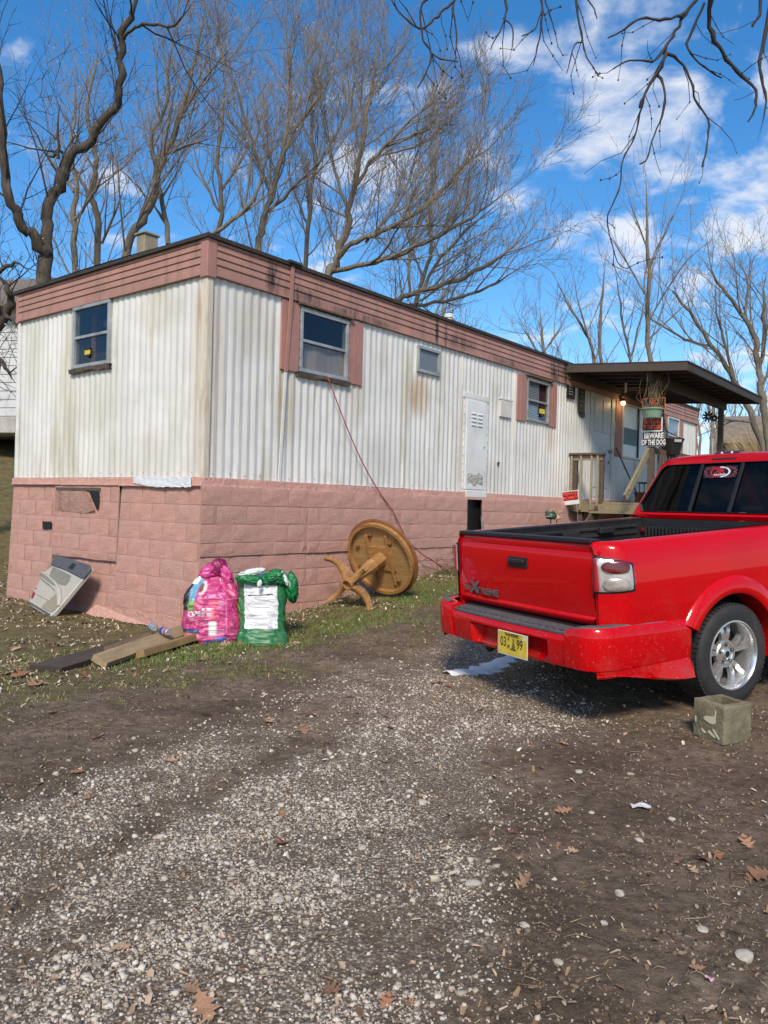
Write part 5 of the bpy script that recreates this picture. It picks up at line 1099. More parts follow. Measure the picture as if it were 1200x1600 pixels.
# garden ornaments on stakes by the skirting
fr = empty('frog_ornament', HW(6.55, .35, GZ(*HW(6.55, .35, 0)[:2]))); fr.rotation_euler = (0, 0, HR); tag(fr, 'dark green frog-shaped ornament by pink skirting behind truck bed', 'ornament')
zb = 1.13 - fr.location.z; q = MB(); q.lathe([(0, 0), (.07, .01), (.10, .05), (.09, .09), (.05, .12), (0, .125)], 16, 0, Matrix.Translation((0, 0, zb)))
for y in (-.055, .055): q.lathe([(0, -.03), (.028, -.015), (.03, .0), (.02, .02), (0, .03)], 10, 0, Matrix.Translation((-.03, y, zb + .12)))
q.obj('frog_body', simple('frog green', (.03, .07, .05), .4), fr, True); q = MB(); q.box((-.104, -.06, zb + .045), (-.085, .06, zb + .056)); q.obj('mouth', simple('pale mouth', (.35, .36, .33), .5), fr); q = MB(); q.tube([(0, 0, -.05), (0, 0, zb + .02)], .012, 6); q.obj('stake', M_OLD, fr)
sr = empty('deer_ornament', HW(6.85, .30, GZ(*HW(6.85, .30, 0)[:2]))); sr.rotation_euler = (0, 0, HR); tag(sr, 'tan antler-like garden ornament beside the green frog', 'ornament')
zb = 1.12 - sr.location.z; q = MB(); q.lathe([(0, 0), (.05, .01), (.06, .05), (.03, .09), (0, .1)], 12, 0, Matrix.Translation((0, 0, zb)))
for y in (-1, 1): q.tube([(0, y * .02, zb + .07), (0, y * .06, zb + .13), (-.01, y * .11, zb + .17)], [.015, .011, .004], 6); q.tube([(0, y * .05, zb + .12), (0, y * .03, zb + .19)], [.01, .003], 6); q.tube([(0, y * .03, zb + .03), (-.02, y * .13, zb + .05)], [.014, .004], 6)
q.obj('ornament_body', simple('tan resin', (.50, .34, .18), .6), sr, True); q = MB(); q.tube([(0, 0, -.05), (0, 0, zb + .02)], .010, 6); q.obj('stake', M_OLD, sr)

# ------------------------------------------------------------------ upturned pedestal table
AX = Vector((-.53, -.75, -.39)).normalized(); TC = Vector((-.01, 8.93, .685)); _x = Vector((.82, -.57, 0)).normalized(); _x = (_x - AX * _x.dot(AX)).normalized()
table = empty('pedestal_table', (0, 0, 0)); TM = frame(TC, _x, AX.cross(_x)); table.matrix_world = TM @ Matrix.Scale(.88, 4); tag(table, 'round wooden pedestal table tipped on its side against the skirting', 'table')
M_OAK = wood('golden oak', (.43, .23, .08), (.22, .105, .034), 14, .34, (2, 9, 2), .08); M_OAKD = wood('darker table edge', (.26, .115, .04), (.14, .06, .02), 14, .38, (3, 3, 3), .05); M_OAKL = wood('pale raw table underside', (.42, .255, .10), (.24, .13, .045), 10, .65, (1, 7, 1), .08)
q = MB(); q.lathe([(0, -.035), (.50, -.035), (.525, -.030), (.535, -.018), (.535, -.004), (.522, .006), (.50, .008)], 72); q.lathe([(.50, .008), (0, .008)], 72); q.obj('top', M_OAKD, table, 40)
q = MB(); q.lathe([(.495, .0), (.495, .062), (.455, .062), (.450, .008)], 72); rimo = q.obj('apron_ring', M_OAK, table, 40)
q = MB(); q.lathe([(.449, .0105), (0, .0105)], 64); q.obj('underside', M_OAKL, table)
q = MB(); q.box((-.20, -.17, .0105), (.20, .17, .032)); q.obj('pedestal_plate', M_OAK, table, bev=.004)
for x in (-.15, .15): q = MB(); q.box((x - .02, -.36, .012), (x + .02, .33, .040)); q.obj('cleat', M_OAK, table, bev=.004)
rg_ = random.Random(2)
for (x, y) in ((-.09, .33), (.19, .22), (-.33, .16), (-.36, -.12), (.21, -.30), (.30, .28)): q = MB(); q.box((x - .028, y - .012, .012), (x + .028, y + .012, .045)); q.obj('corner_block', M_OAKD, table, bev=.003)
q = MB(); q.lathe([(.095, .032), (.095, .05), (.088, .06), (.085, .20), (.092, .23), (.078, .25), (.090, .275), (.078, .30), (.088, .325), (.070, .40), (.060, .62), (.062, .70), (.075, .72), (.078, .765), (.072, .78), (.058, .78), (.055, .74), (0, .73)], 8); q.obj('pedestal', M_OAK, table, 20)
def foot(a):
    P_ = []
    for t in np.linspace(0, 1, 14):
        r_ = .055 + .36 * t; zc = .735 - .085 * math.sin(t * 2.6) + .085 * t ** 2.2 - .02; hh = .066 - .034 * t + .018 * math.exp(-((t - .95) / .09) ** 2); w_ = .030 + .005 * math.cos(3 * t)
        u = Vector((math.cos(a), math.sin(a), 0)); n_ = Vector((-u.y, u.x, 0)); P_.append([tuple(u * r_ + n_ * sx * w_ + Vector((0, 0, zc + sz * hh))) for sx, sz in ((-1, -.8), (-.6, -1), (.6, -1), (1, -.8), (1, .8), (.6, 1), (-.6, 1), (-1, .8))])
    B_ = MB(); B_.grid(P_, 0, True); B_.add(P_[-1], [tuple(range(8))]); o = B_.obj('foot', M_OAK, table, 50); fixnormals(o); return o
FA = .62
for k in range(4): foot(FA + k * math.pi / 2)

# ------------------------------------------------------------------ sacks
def sack(name, label, loc, rz, H_, W_, D_, seed, colour, top, lean=(0, 0), nu=150, nv=130, wr=1.0, cat='sack'):
    rg_ = np.random.default_rng(seed); e = empty(name, loc, (0, 0, rz)); tag(e, label, cat)
    V = []; C_ = []; J, I_ = np.meshgrid(np.arange(nv + 1) / nv, np.arange(nu) / nu, indexing='ij'); th_ = I_ * 2 * math.pi; cx_, sx_ = np.cos(th_), np.sin(th_)
    def ns(f, g_, s_, o=4): return fbm(cx_ * f + 40 + J * 1.7, sx_ * f * 1.0 + J * g_ + 60, 1.0, s_, o) - .5
    rdg = 1 - np.abs(2 * ns(1.6, 7, seed * 7 + 500, 3)) * 2.2; rdg2 = 1 - np.abs(2 * ns(2.2, 15, seed * 7 + 540, 3)) * 2.4
    WK = .055 * ns(1.2, 3, seed * 7 + 520) + .016 * np.clip(rdg, -1, 1) + .009 * np.clip(rdg2, -1, 1) + .012 * ns(6, 22, seed * 7 + 560, 3)
    for j in range(nv + 1):
        v_ = j / nv
        for i in range(nu):
            a = 2 * math.pi * i / nu; ca, sa = math.cos(a), math.sin(a)
            wx, wy, ox, oy, z = top(v_)
            x = wx * W_ / 2 * math.copysign(abs(ca) ** .62, ca); y = wy * D_ / 2 * math.copysign(abs(sa) ** .75, sa)
            wk = wr * WK[j, i]
            n_ = math.hypot(ca / W_, sa / D_) + 1e-6; x += wk * ca; y += wk * sa
            V.append((x + ox * W_ + lean[0] * z, y + oy * D_ + lean[1] * z, z * H_))
            C_.append(colour(i / nu, v_))
    F_ = [(j * nu + i, j * nu + (i + 1) % nu, (j + 1) * nu + (i + 1) % nu, (j + 1) * nu + i) for j in range(nv) for i in range(nu)] + [tuple(range(nu))[::-1], tuple(range(nv * nu, (nv + 1) * nu))]
    o = mkobj('bag', V, F_, vcolmat(label[:12] + ' print', .42, 'print'), e, True)
    ca_ = o.data.color_attributes.new('print', 'FLOAT_COLOR', 'POINT'); ca_.data.foreach_set('color', np.array([(*c_, 1) for c_ in C_], np.float32).ravel()); return e, o
lin = lambda r_, g_, b_: tuple(((k / 255 + .055) / 1.055) ** 2.4 if k > 10 else k / 3294 for k in (r_, g_, b_))
PINK, MAG, PALE, BLUE, GRN, BLK, WHT, SKY, RDO = lin(186, 58, 118), lin(140, 28, 82), lin(214, 118, 168), lin(45, 95, 190), lin(110, 150, 70), lin(30, 28, 30), lin(225, 220, 222), lin(90, 150, 185), lin(225, 70, 60)
def blob(u, v, cu, cv, ru, rv): return ((u - cu) / ru) ** 2 + ((v - cv) / rv) ** 2 < 1
# the front of a sack faces angle -pi/2 -> u = .75 ; u .5 is the left edge, 1.0 the right edge as seen
def col_pink(u, v):
    f = (u - .75) / .25          # -1 left edge .. 1 right edge on the front
    if abs(f) <= 1: f = math.copysign(abs(math.sin(f * math.pi / 2)) ** .62, f)
    c = PINK
    if not -1.02 <= f <= 1.02: return MAG
    if f < -.62 + .25 * (v - .6) and .42 < v < .82: c = BLK if f < -.86 else (SKY if v > .55 else GRN)
    if f < -.75 and v >= .74: c = WHT
    if blob(f, v, -.45, .70, .17, .085) and f > -.55: c = lin(205, 190, 190)
    if blob(f, v, -.50, .70, .09, .055): c = lin(120, 70, 72)
    if .58 < v < .63 and -.30 < f < .45 and math.sin(f * 31 + v * 70) > .1: c = lin(225, 150, 190)
    if .24 < v < .34 and f > -.9 and f < -.15 and math.sin(f * 23) * math.sin(v * 190) > .2: c = lin(120, 22, 70)
    if blob(f, v, -.45, .57, .08, .05): c = PALE
    if -.06 < f < .12 and .49 < v < .56 or blob(f, v, .02, .38, .10, .05): c = RDO
    if -.36 < f < -.02 and (.425 < v < .455 or .36 < v < .40) and math.sin(f * 34) > -.2: c = WHT
    if f < -.55 and .05 < v < .14: c = lin(190, 110, 80)
    if f < -.48 and .14 <= v < .20: c = lin(35, 45, 110)
    if f < -.5 and v <= .05: c = lin(60, 20, 50)
    if blob(f, v, .0, .20, .14, .125): c = WHT if not blob(f, v, .0, .20, .04, .09) or math.sin(v * 160) > 0 else lin(120, 110, 130)
    if .12 < f < .55 and v < .09: c = BLUE
    if -.35 < f < .12 and v < .05: c = BLUE
    if .15 < f < .42 and .1 < v < .20: c = PALE
    if .45 < f < .50 and .14 < v < .56: c = PALE
    if f > .5 and (.12 < v < .135 or .56 < v < .575): c = PALE
    if .18 < f < .42 and .46 < v < .55: c = lin(190, 80, 140)
    h_ = math.sin(f * 12.9 + math.floor(v * 34) * 78.2) * 43.7; h_ -= math.floor(h_)
    if c == PINK and h_ > .80 and .1 < v < .8: c = lin(168, 36, 100)
    if c == PINK and h_ < .10 and .2 < v < .75: c = lin(216, 96, 152)
    if v > .86: c = MAG if abs(f) < .25 else PINK
    if .78 < v < .82 and f > .35: c = WHT if math.sin(f * 40) > .2 else PINK
    if .62 < v < .64 and .2 < f < .55: c = PALE
    return c
def top_pink(v):
    if v < .06: return (.86 + .14 * v / .06, .75 + .25 * v / .06, 0, 0, v)
    if v < .60: return (1 + .03 * math.sin(v * 5), 1, 0, 0, v)
    t = (v - .60) / .40; return (1 - .74 * t ** 1.2, max(.07, 1 - 1.0 * t ** .8), .10 * t, .30 * t, v)
e, o = sack('pet_food_sack', 'bright pink printed pet food sack with crumpled top against skirting', (-1.52, 7.14, G(-1.5, 7.1) - .01), math.radians(14), .70, .46, .26, 3, col_pink, top_pink, (-.02, .10)); pinksack = e
M_MAGF = simple('magenta bag film', lin(128, 26, 76), .3, 0, .3, 8, .3); M_PKF = simple('pink bag film', lin(200, 70, 135), .3, 0, .25, 8, .3)
def lump(name, c_, r_, rot, mat, seed):      # crumpled fold of bag film
    bm = bmesh.new(); bmesh.ops.create_icosphere(bm, subdivisions=4, radius=1.0); R_ = Euler(rot).to_matrix()
    P = np.array([v_.co for v_ in bm.verts]); n_ = fbm(P[:, 0] * 2.6 + P[:, 2] * 3.3 + 20, P[:, 1] * 3.0 - P[:, 2] * 1.8 + 30, 1.0, seed, 4) - .5; k_ = 1 - np.abs(n_) * 5.0
    for v_, nn, kk in zip(bm.verts, n_, k_): v_.co = R_ @ Vector((v_.co.x * r_[0], v_.co.y * r_[1], v_.co.z * r_[2])) * (1 + .34 * kk + .35 * nn - .2) + Vector(c_)
    me_ = bpy.data.meshes.new(name); bm.to_mesh(me_); bm.free(); me_.materials.append(mat); setsmooth(me_); return link(bpy.data.objects.new(name, me_), e)
lump('gathered_top', (.045, .10, .655), (.075, .035, .095), (0, .25, 0), M_MAGF, 701); lump('gathered_top', (-.045, .09, .62), (.085, .04, .065), (0, -.5, 0), M_PKF, 711); lump('gathered_top', (.12, .07, .59), (.05, .04, .10), (0, -.35, 0), M_PKF, 721)
def wrap_text(txt, obj, par, M, mat, size, sx=1, bold=.002):
    me_ = textmesh(txt, size, .0, bold, sx); me_.materials.clear(); me_.materials.append(mat); bv = BVHTree.FromObject(obj, bpy.context.evaluated_depsgraph_get())
    d_ = (M.to_3x3() @ Vector((0, 0, -1))).normalized()
    for v_ in me_.vertices:
        p = M @ v_.co; h_ = bv.ray_cast(p, d_); v_.co = (h_[0] - d_ * .003) if h_[0] else p
    return link(bpy.data.objects.new('lettering', me_), par)
bpy.context.view_layer.update()
wrap_text('OPS', o, e, frame((-.165, -.5, .265), (1, 0, .12), (0, 0, 1)), M_SWHT, .062, 1.0, .004)
GR, GRD, LIME = lin(24, 108, 62), lin(10, 70, 40), lin(120, 150, 40)
def col_green(u, v):
    f = (u - .75) / .25
    if abs(f) <= 1: f = math.copysign(abs(math.sin(f * math.pi / 2)) ** .62, f)
    if not -1.15 <= f <= 1.02: return GR
    if f < -.93: return LIME if .2 < v < .62 and math.sin(f * 60 + v * 45) > .1 else GRD
    c = GR
    wl_, wr_ = -.74, .66
    if wl_ < f < wr_ and .21 < v < .80 - .03 * f:
        c = lin(222, 224, 226)
        if -.62 < f < .45 and .655 + .02 * f < v < .672 + .02 * f: c = BLK
        elif -.68 < f < .64 and .26 < v < .62 and abs(f + .03) > .04:
            k = math.sin(v * 2 * math.pi / .026); c = lin(190, 193, 197) if k > .1 and math.sin(f * 37 + v * 90) > -.75 else c
        if .30 < f < .52 and .20 < v < .25: c = lin(170, 165, 190)
    if v > .88 and f < -.02: c = lin(215, 222, 218) if math.sin(f * 9 + v * 55) > -.35 else GR
    return c
def top_green(v):
    if v < .15: return (1.08 - .10 * v / .15, 1.12 - .12 * v / .15, 0, 0, v)
    if v < .78: return (.95, .95, 0, 0, v)
    t = (v - .78) / .22; return (.95 + .05 * math.sin(t * 3), max(.15, .95 - .80 * t ** 1.5), 0, .10 * t, v - .05 * t ** 2)
e, o = sack('fertilizer_sack', 'green sack with white back label and folded crumpled top', (-1.07, 7.12, G(-1.0, 7.1) - .01), math.radians(8), .66, .43, .25, 8, col_green, top_green, (-.01, .08), wr=.7)
M_GBAG = simple('green bag film', lin(24, 108, 62), .35, 0, .25, 9, .25); M_WBAG = simple('white printed bag film', lin(205, 215, 210), .4, 0, .12, 20, .2)
lump('folded_flap', (-.105, -.075, .570), (.130, .060, .042), (0, .12, .1), M_GBAG, 601); lump('folded_flap', (.070, -.06, .595), (.120, .065, .045), (0, -.45, .1), M_GBAG, 611); lump('folded_flap', (.13, .0, .585), (.09, .09, .07), (0, .7, 0), M_GBAG, 621)
lump('loose_ear', (.255, .02, .50), (.062, .06, .135), (0, -.12, 0), M_GBAG, 631); lump('white_fold', (-.10, -.03, .635), (.12, .05, .030), (0, -.22, 0), M_WBAG, 641); lump('white_fold', (.19, -.045, .585), (.022, .03, .075), (0, -.5, 0), M_WBAG, 651); lump('white_tuft', (-.03, -.16, .545), (.02, .012, .035), (0, .2, 0), M_WBAG, 661)

# ------------------------------------------------------------------ car door trim panel leaning on the end wall (end-wall plane: w along, z up)
dp = empty('car_door_panel', HM @ Vector((-.42, 2.02, 0)), (0, 0, HR)); tag(dp, 'beige and grey car door trim panel leaning against end skirting', 'door panel')
dp.location.z = GZ(dp.location.x, dp.location.y)
# local plane: X' = -y of the home (to the right as seen), up' leaning towards the wall
DPF = frame((0, 0, .01), (0, -1, 0), (.42, 0, 1)); DPF = DPF
def dpt(px_, pz_): return (px_, pz_)
OUT = [(-.46, .10), (-.455, .06), (-.43, .03), (.10, -.06), (.16, -.045), (.215, .02), (.50, .46), (.525, .52), (.50, .555), (.44, .575), (-.20, .635), (-.245, .625), (-.27, .58), (-.285, .50), (-.335, .48), (-.40, .42), (-.44, .25)]
M_BEI = simple('beige plastic', (.40, .375, .315), .5, 0, .08, 3, .08, 0, (.25, .24, .20), 3, .5); M_BEID = simple('grey fabric', (.19, .185, .165), .9, 0, .15, 30, .3, 0, (.10, .095, .085), 4, .6); M_CHA = simple('charcoal plastic', (.075, .078, .088), .55, 0, .15, 6, .1)
def smoothpoly(P_, it=2):
    for _ in range(it):
        out = []
        for i in range(len(P_)): a = Vector(P_[i]); c_ = Vector(P_[(i + 1) % len(P_)]); out += [a.lerp(c_, .25), a.lerp(c_, .75)]
        P_ = out
    return [(p[0], p[1]) for p in P_]
q = MB(); q.prism(smoothpoly(OUT, 1), .035, 0, DPF, .025); q.obj('shell', M_BEI, dp, 40, bev=.012, seg=3)
def dpart(name, P_, z0, d, mat, taper=.03, bev=.005, it=1): q_ = MB(); q_.prism(smoothpoly(P_, it), d, 0, DPF @ Matrix.Translation((0, 0, z0)), taper); return q_.obj(name, mat, dp, 40, bev=bev)
dpart('upper_trim', [(-.285, .515), (-.275, .575), (-.245, .625), (-.20, .634), (.10, .606), (.44, .574), (.50, .556), (.526, .52), (.515, .49), (.46, .405), (.36, .425), (.05, .48)], .028, .026, M_CHA, .005, .010, 0)
dpart('handle_recess', [(.10, .505), (.20, .490), (.235, .555), (.15, .568)], .052, .004, M_BLACK, 0, 0, 0)
dpart('fabric_insert', [(-.25, .44), (-.245, .50), (-.18, .495), (.06, .455), (.20, .43), (.215, .37), (.17, .315), (.08, .31), (-.15, .355), (-.24, .385)], .030, .010, M_BEID, .03, .004, 0)
dpart('armrest', [(-.41, .36), (-.40, .425), (-.33, .425), (-.20, .385), (-.02, .335), (.10, .275), (.19, .19), (.235, .09), (.20, .07), (.14, .16), (.04, .235), (-.12, .285), (-.28, .325)], .030, .038, M_BEI, .03, .012, 0)
dpart('armrest_pad', [(-.40, .375), (-.39, .41), (-.30, .40), (-.05, .33), (.05, .28), (-.10, .305), (-.28, .35)], .066, .006, M_BEID, .03, .003, 0)
dpart('map_pocket', [(-.33, .17), (-.32, .29), (-.20, .285), (.0, .235), (.03, .20), (-.02, .13), (-.16, .145)], .030, .004, simple('pocket plastic', (.29, .275, .235), .65), .02, .003, 0)
dpart('pocket_lip', [(-.33, .165), (-.02, .12), (.0, .135), (-.33, .185)], .030, .016, M_BEI, .02, .004, 0)
dpart('speaker_grille', [(.175, .17), (.19, .11), (.16, .04), (.10, .005), (.0, .01), (-.12, .03), (-.135, .055), (-.02, .16), (.07, .225), (.13, .22)], .030, .012, simple('tan speaker mesh', (.27, .235, .175), .85, 0, .25, 60, .5), .04, .004, 0)
dpart('red_reflector', [(-.437, .19), (-.375, .185), (-.375, .13), (-.40, .10), (-.43, .125)], .030, .008, simple('dark red lens', (.22, .008, .015), .3), .05, .002, 0)
dpart('edge_channel', [(.13, -.045), (.205, .025), (.44, .385), (.46, .41), (.43, .42), (.18, .05), (.10, -.025)], .028, .014, simple('pale edge plastic', (.46, .45, .42), .5), .0, .003, 0)
dpart('lower_trim', [(-.44, .055), (.09, -.035), (.13, -.02), (.09, -.012), (-.43, .075)], .030, .010, M_CHA, .0, .002, 0)
for (x, y) in ((.40, .46), (-.40, .23)): q = MB(); q.lathe([(0, .004), (.007, .003), (.009, 0)], 8, 0, DPF @ Matrix.Translation((x, y, .040 if y < .4 else .055))); q.obj('screw', M_BLACK, dp)

# ------------------------------------------------------------------ planks
def plank(label, p, q_, w_, h_, mat, roll=0, lift=0, name='plank', lift2=None):
    a = Vector((p[0], p[1], GZ(*p) + h_ / 2 + lift)); c_ = Vector((q_[0], q_[1], GZ(*q_) + h_ / 2 + (lift if lift2 is None else lift2)))
    d_ = c_ - a; M_ = frame(a, d_, Vector((-d_.y, d_.x, 0))) @ Matrix.Rotation(roll, 4, 'X'); L_ = d_.length; rg__ = random.Random(L_)
    P_ = []
    for t in np.linspace(0, 1, 14): P_.append([(L_ * t, sy * w_ / 2 + .003 * rg__.uniform(-1, 1), sz * h_ / 2 + .002 * rg__.uniform(-1, 1)) for sy, sz in ((-1, -1), (1, -1), (1, 1), (-1, 1))])
    B_ = MB(); B_.grid(P_, 0, True); B_.add(P_[0], [(0, 1, 2, 3)]); B_.add(P_[-1], [(3, 2, 1, 0)]); o_ = B_.obj(name, mat, None, bev=.003); fixnormals(o_); o_.matrix_world = M_; return tag(o_, label, 'plank', 'planks lying on the grass')
plank('dark wet-looking wide plank, outermost of the lying planks', (-2.42, 5.72), (-2.06, 7.10), .27, .045, wood('dark wet plank', (.060, .045, .034), (.022, .016, .013), 10, .6, (1, 7, 7)))
plank('pale square-cut plank on edge in the middle of the planks', (-2.08, 5.86), (-1.78, 7.36), .13, .05, wood('pale pine plank', (.36, .265, .15), (.20, .135, .07), 10, .75, (1, 7, 7)), .45, .03)
plank('short yellowish board nearest the pink sack', (-1.93, 6.26), (-1.62, 7.22), .15, .06, wood('yellow board', (.33, .22, .095), (.19, .12, .05), 10, .75, (1, 7, 7)), -.25)
plank('thin brown stick of board lying on the dark plank', (-2.17, 6.35), (-2.06, 7.12), .10, .028, wood('brown board', (.19, .12, .07), (.09, .055, .03), 10, .8, (1, 7, 7)), .1, .046, 'plank', .05)
# litter on the planks
def can(label, p, rz, col, band, z):
    e = empty('drink_can', (p[0], p[1], z), (math.pi / 2, 0, rz)); tag(e, label, 'can'); q_ = MB(); q_.lathe([(0, -.061), (.024, -.061), (.033, -.052), (.033, .048), (.026, .058), (.024, .061), (0, .060)], 18); q_.obj('can_body', M_ALU, e, 40)
    for i, (z0, z1, c_) in enumerate(band): q_ = MB(); q_.lathe([(.0334, z0), (.0334, z1)], 18); q_.obj('can_print', simple('can print', c_, .3, .3), e, True)
can('light blue and white crushed drink can between the planks', (-2.03, 7.05), .5, None, ((-.05, -.01, (.05, .30, .50)), (-.008, .02, (.65, .68, .70)), (.022, .048, (.04, .25, .45))), .13)
can('slim blue and red energy drink can on the boards', (-1.86, 6.82), .8, None, ((-.05, .0, (.05, .07, .30)), (.002, .025, (.45, .45, .5)), (.026, .048, (.45, .03, .06))), .135)
cp_ = empty('plastic_cup', (-1.63, 7.32, GZ(-1.63, 7.32) + .035), (1.3, .3, .4)); tag(cp_, 'small crumpled red cup beside the pink sack', 'cup'); q = MB(); q.lathe([(.0, -.04), (.025, -.04), (.036, .04), (.039, .042), (.037, .045), (.033, .04), (.022, -.035), (0, -.035)], 16); q.obj('cup_body', simple('red plastic', (.42, .05, .06), .4), cp_, 40)
# ------------------------------------------------------------------ concrete block
cb = empty('concrete_block', (1.93, 4.44, GZ(1.93, 4.44) - .008), (.02, -.02, math.radians(24))); cb.scale = (1.08, 1.08, 1.08); tag(cb, 'mossy hollow concrete half block with white paint splash behind truck wheel', 'concrete block')
M_CON = simple('mossy concrete', (.19, .165, .105), .92, 0, .4, 9, .8, 0, (.060, .058, .022), 6, .85)
h2, t_, HB = .098, .034, .195; n_ = 6; q = MB()
def wallgrid(a, c_, z0, z1, inset):
    pass
ro = [(-h2, -h2), (h2, -h2), (h2, h2), (-h2, h2)]; ri = [(-h2 + t_, -h2 + t_), (h2 - t_, -h2 + t_), (h2 - t_, h2 - t_), (-h2 + t_, h2 - t_)]
V = [(x, y, 0) for x, y in ro] + [(x, y, HB) for x, y in ro] + [(x, y, HB) for x, y in ri] + [(x * 1.06, y * 1.06, 0) for x, y in ri]
F_ = []
for i in range(4): j = (i + 1) % 4; F_ += [(i, j, 4 + j, 4 + i), (4 + i, 4 + j, 8 + j, 8 + i), (8 + i, 8 + j, 12 + j, 12 + i), (12 + i, 12 + j, j, i)]
bo = mkobj('block_body', V, F_, M_CON, cb); bm = bmesh.new(); bm.from_mesh(bo.data); bmesh.ops.subdivide_edges(bm, edges=bm.edges[:], cuts=9, use_grid_fill=True)
for v_ in bm.verts:
    p = v_.co; edge = sum(1 for k in (abs(abs(p.x) - h2) < .002, abs(abs(p.y) - h2) < .002, abs(p.z - HB) < .002 or p.z < .002) if k)
    n1_ = float(fbm(np.array([p.x * 9 + p.z * 5 + 4]), np.array([p.y * 9 + p.z * 7 + 2]), 3.0, 301, 3)[0]) - .5; v_.co = p * (1 + .035 * n1_ - (.020 if edge >= 2 else 0) * (.5 + abs(n1_) * 2))
bm.to_mesh(bo.data); bm.free(); setsmooth(bo.data, 38)
def splash(pts, face, name):      # thin dried paint lying on a face
    B_ = MB(); F1 = frame((-.1005, 0, 0), (0, -1, 0), (0, 0, 1)) if face == 'l' else frame((0, -.1015, 0), (1, 0, 0), (0, 0, 1)); B_.prism(smoothpoly(pts, 1), .0015, 0, F1); return B_.obj(name, simple('dried cream paint', (.55, .53, .38), .7), cb)
for pts in ([(-.03, .10), (.03, .085), (.055, .10), (.05, .12), (.055, .16), (.046, .165), (.044, .13), (.01, .125), (-.02, .12)], [(-.085, .075), (-.075, .07), (-.075, .10), (-.085, .105)], [(.0, .04), (.05, .02), (.055, .03), (.01, .055)], [(-.045, .05), (-.02, .045), (-.005, .03), (-.03, .03)], [(.03, .06), (.075, .018), (.082, .026), (.04, .07)]): splash(pts, 'l', 'paint_splash')
# ------------------------------------------------------------------ white slush patch, cord, paper scrap
rg_ = np.random.default_rng(6); P_ = []; path = [(.50, 5.93), (.66, 6.07), (.80, 6.16), (.93, 6.33), (1.05, 6.45), (1.16, 6.62)]
for k in range(25):
    t = k / 24 * 5; i = min(4, int(t)); f_ = t - i; cx = path[i][0] * (1 - f_) + path[i + 1][0] * f_; cy = path[i][1] * (1 - f_) + path[i + 1][1] * f_
    wd = .11 * math.sin(math.pi * min(1, max(.06, k / 24)) ** .8) * (1 + .5 * math.sin(k * 1.9)) + .02; row = []
    for j in range(9): u = j / 4 - 1; x = cx + u * wd * .83; y = cy - u * wd * .55; row.append((x, y, GZ(x, y) - .006 + .032 * (1 - u * u) + .008 * rg_.uniform(-1, 1)))
    P_.append(row)
q = MB(); q.grid(P_); sn = q.obj('snow_patch', simple('dirty snow', (.78, .80, .82), .7, 0, .08, 20, .6), None, True); tag(sn, 'narrow strip of leftover white snow on gravel below tailgate', 'snow')
A1 = HW(1.62, .075, 2.70); q = MB(); A2 = Vector((.02, 9.50, 1.26)); pts = []
for t in np.linspace(0, 1, 16): p = A1.lerp(Vector(HW(2.85, .10, 1.20)), t); p.z -= .16 * math.sin(math.pi * t); pts.append(p)
for p in (HW(3.1, .12, .85), HW(3.4, .16, .66), HW(3.75, .22, .50), HW(4.1, .30, .42), HW(4.4, .42, .44), HW(4.6, .5, .50)): pts.append(Vector((p.x, p.y, max(p.z, GZ(p.x, p.y) + .01))))
q.tube(pts, .0065, 6); tag(q.obj('extension_cord', simple('red cord', (.33, .035, .035), .5), None, True), 'red extension cord running from window down behind the table', 'cord')
def scrap(label, x, y, s_, mat, cat, seed, name):
    rg__ = random.Random(seed); P_ = [[(x + s_ * (i / 4 - .5), y + s_ * .5 * (j / 3 - .5), GZ(x, y) + .008 + .012 * rg__.random()) for i in range(5)] for j in range(4)]; B_ = MB(); B_.grid(P_); return tag(B_.obj(name, mat, None, True), label, cat)
scrap('crumpled white paper scrap on dark soil', 1.12, 3.34, .085, M_SWHT, 'paper', 1, 'paper_scrap'); scrap('tiny pale pink scrap of paper in the foreground soil', .90, 2.10, .022, simple('pink paper', (.55, .30, .36), .7), 'paper', 2, 'paper_scrap')
ch = empty('rusty_chain', HW(1.88, .12, 0)); ch.location.z = GZ(ch.location.x, ch.location.y); tag(ch, 'short rusty chain hanging on skirting left of the table', 'chain')
for k in range(6): q = MB(); q.lathe([(.010, -.003), (.013, 0), (.010, .003), (.007, 0)], 8, 0, Matrix.Translation((.004 * (k % 2), 0, .06 + k * .024)) @ Matrix.Rotation(1.57 if k % 2 else .3, 4, 'Z') @ Matrix.Rotation(1.57, 4, 'X'), True); q.obj('link', simple('rust', (.10, .05, .035), .9, 0, .3, 20), ch)
# rubble and brush behind the table, beside the truck
M_FLD = simple('field stone', (.26, .22, .165), .9, 0, .3, 4, .6, 0, (.12, .11, .06), 3, .6)
def rock(label, x, y, r_, mat, seed, name='stone', flat=.6, cat='stone', group=None, sub=2):
    bm = bmesh.new(); bmesh.ops.create_icosphere(bm, subdivisions=sub, radius=r_); rg__ = np.random.default_rng(seed); k = rg__.normal(size=(7, 3)); k /= np.linalg.norm(k, axis=1)[:, None]; d_ = rg__.uniform(.55, .95, 7)
    for v_ in bm.verts:
        n_ = np.array(v_.co.normalized()); s_ = min(1, min([dd / max(.05, float(n_ @ kk)) for dd, kk in zip(d_, k) if n_ @ kk > .05] or [1])); v_.co *= s_; v_.co.z *= flat
    me_ = bpy.data.meshes.new(name); bm.to_mesh(me_); bm.free(); me_.materials.append(mat); o_ = link(bpy.data.objects.new(name, me_)); o_.location = (x, y, GZ(x, y) + r_ * flat * .35); o_.rotation_euler = (0, 0, seed * 1.3); setsmooth(me_, 30); return tag(o_, label, cat, group)
p = HW(4.35, .42, 0)
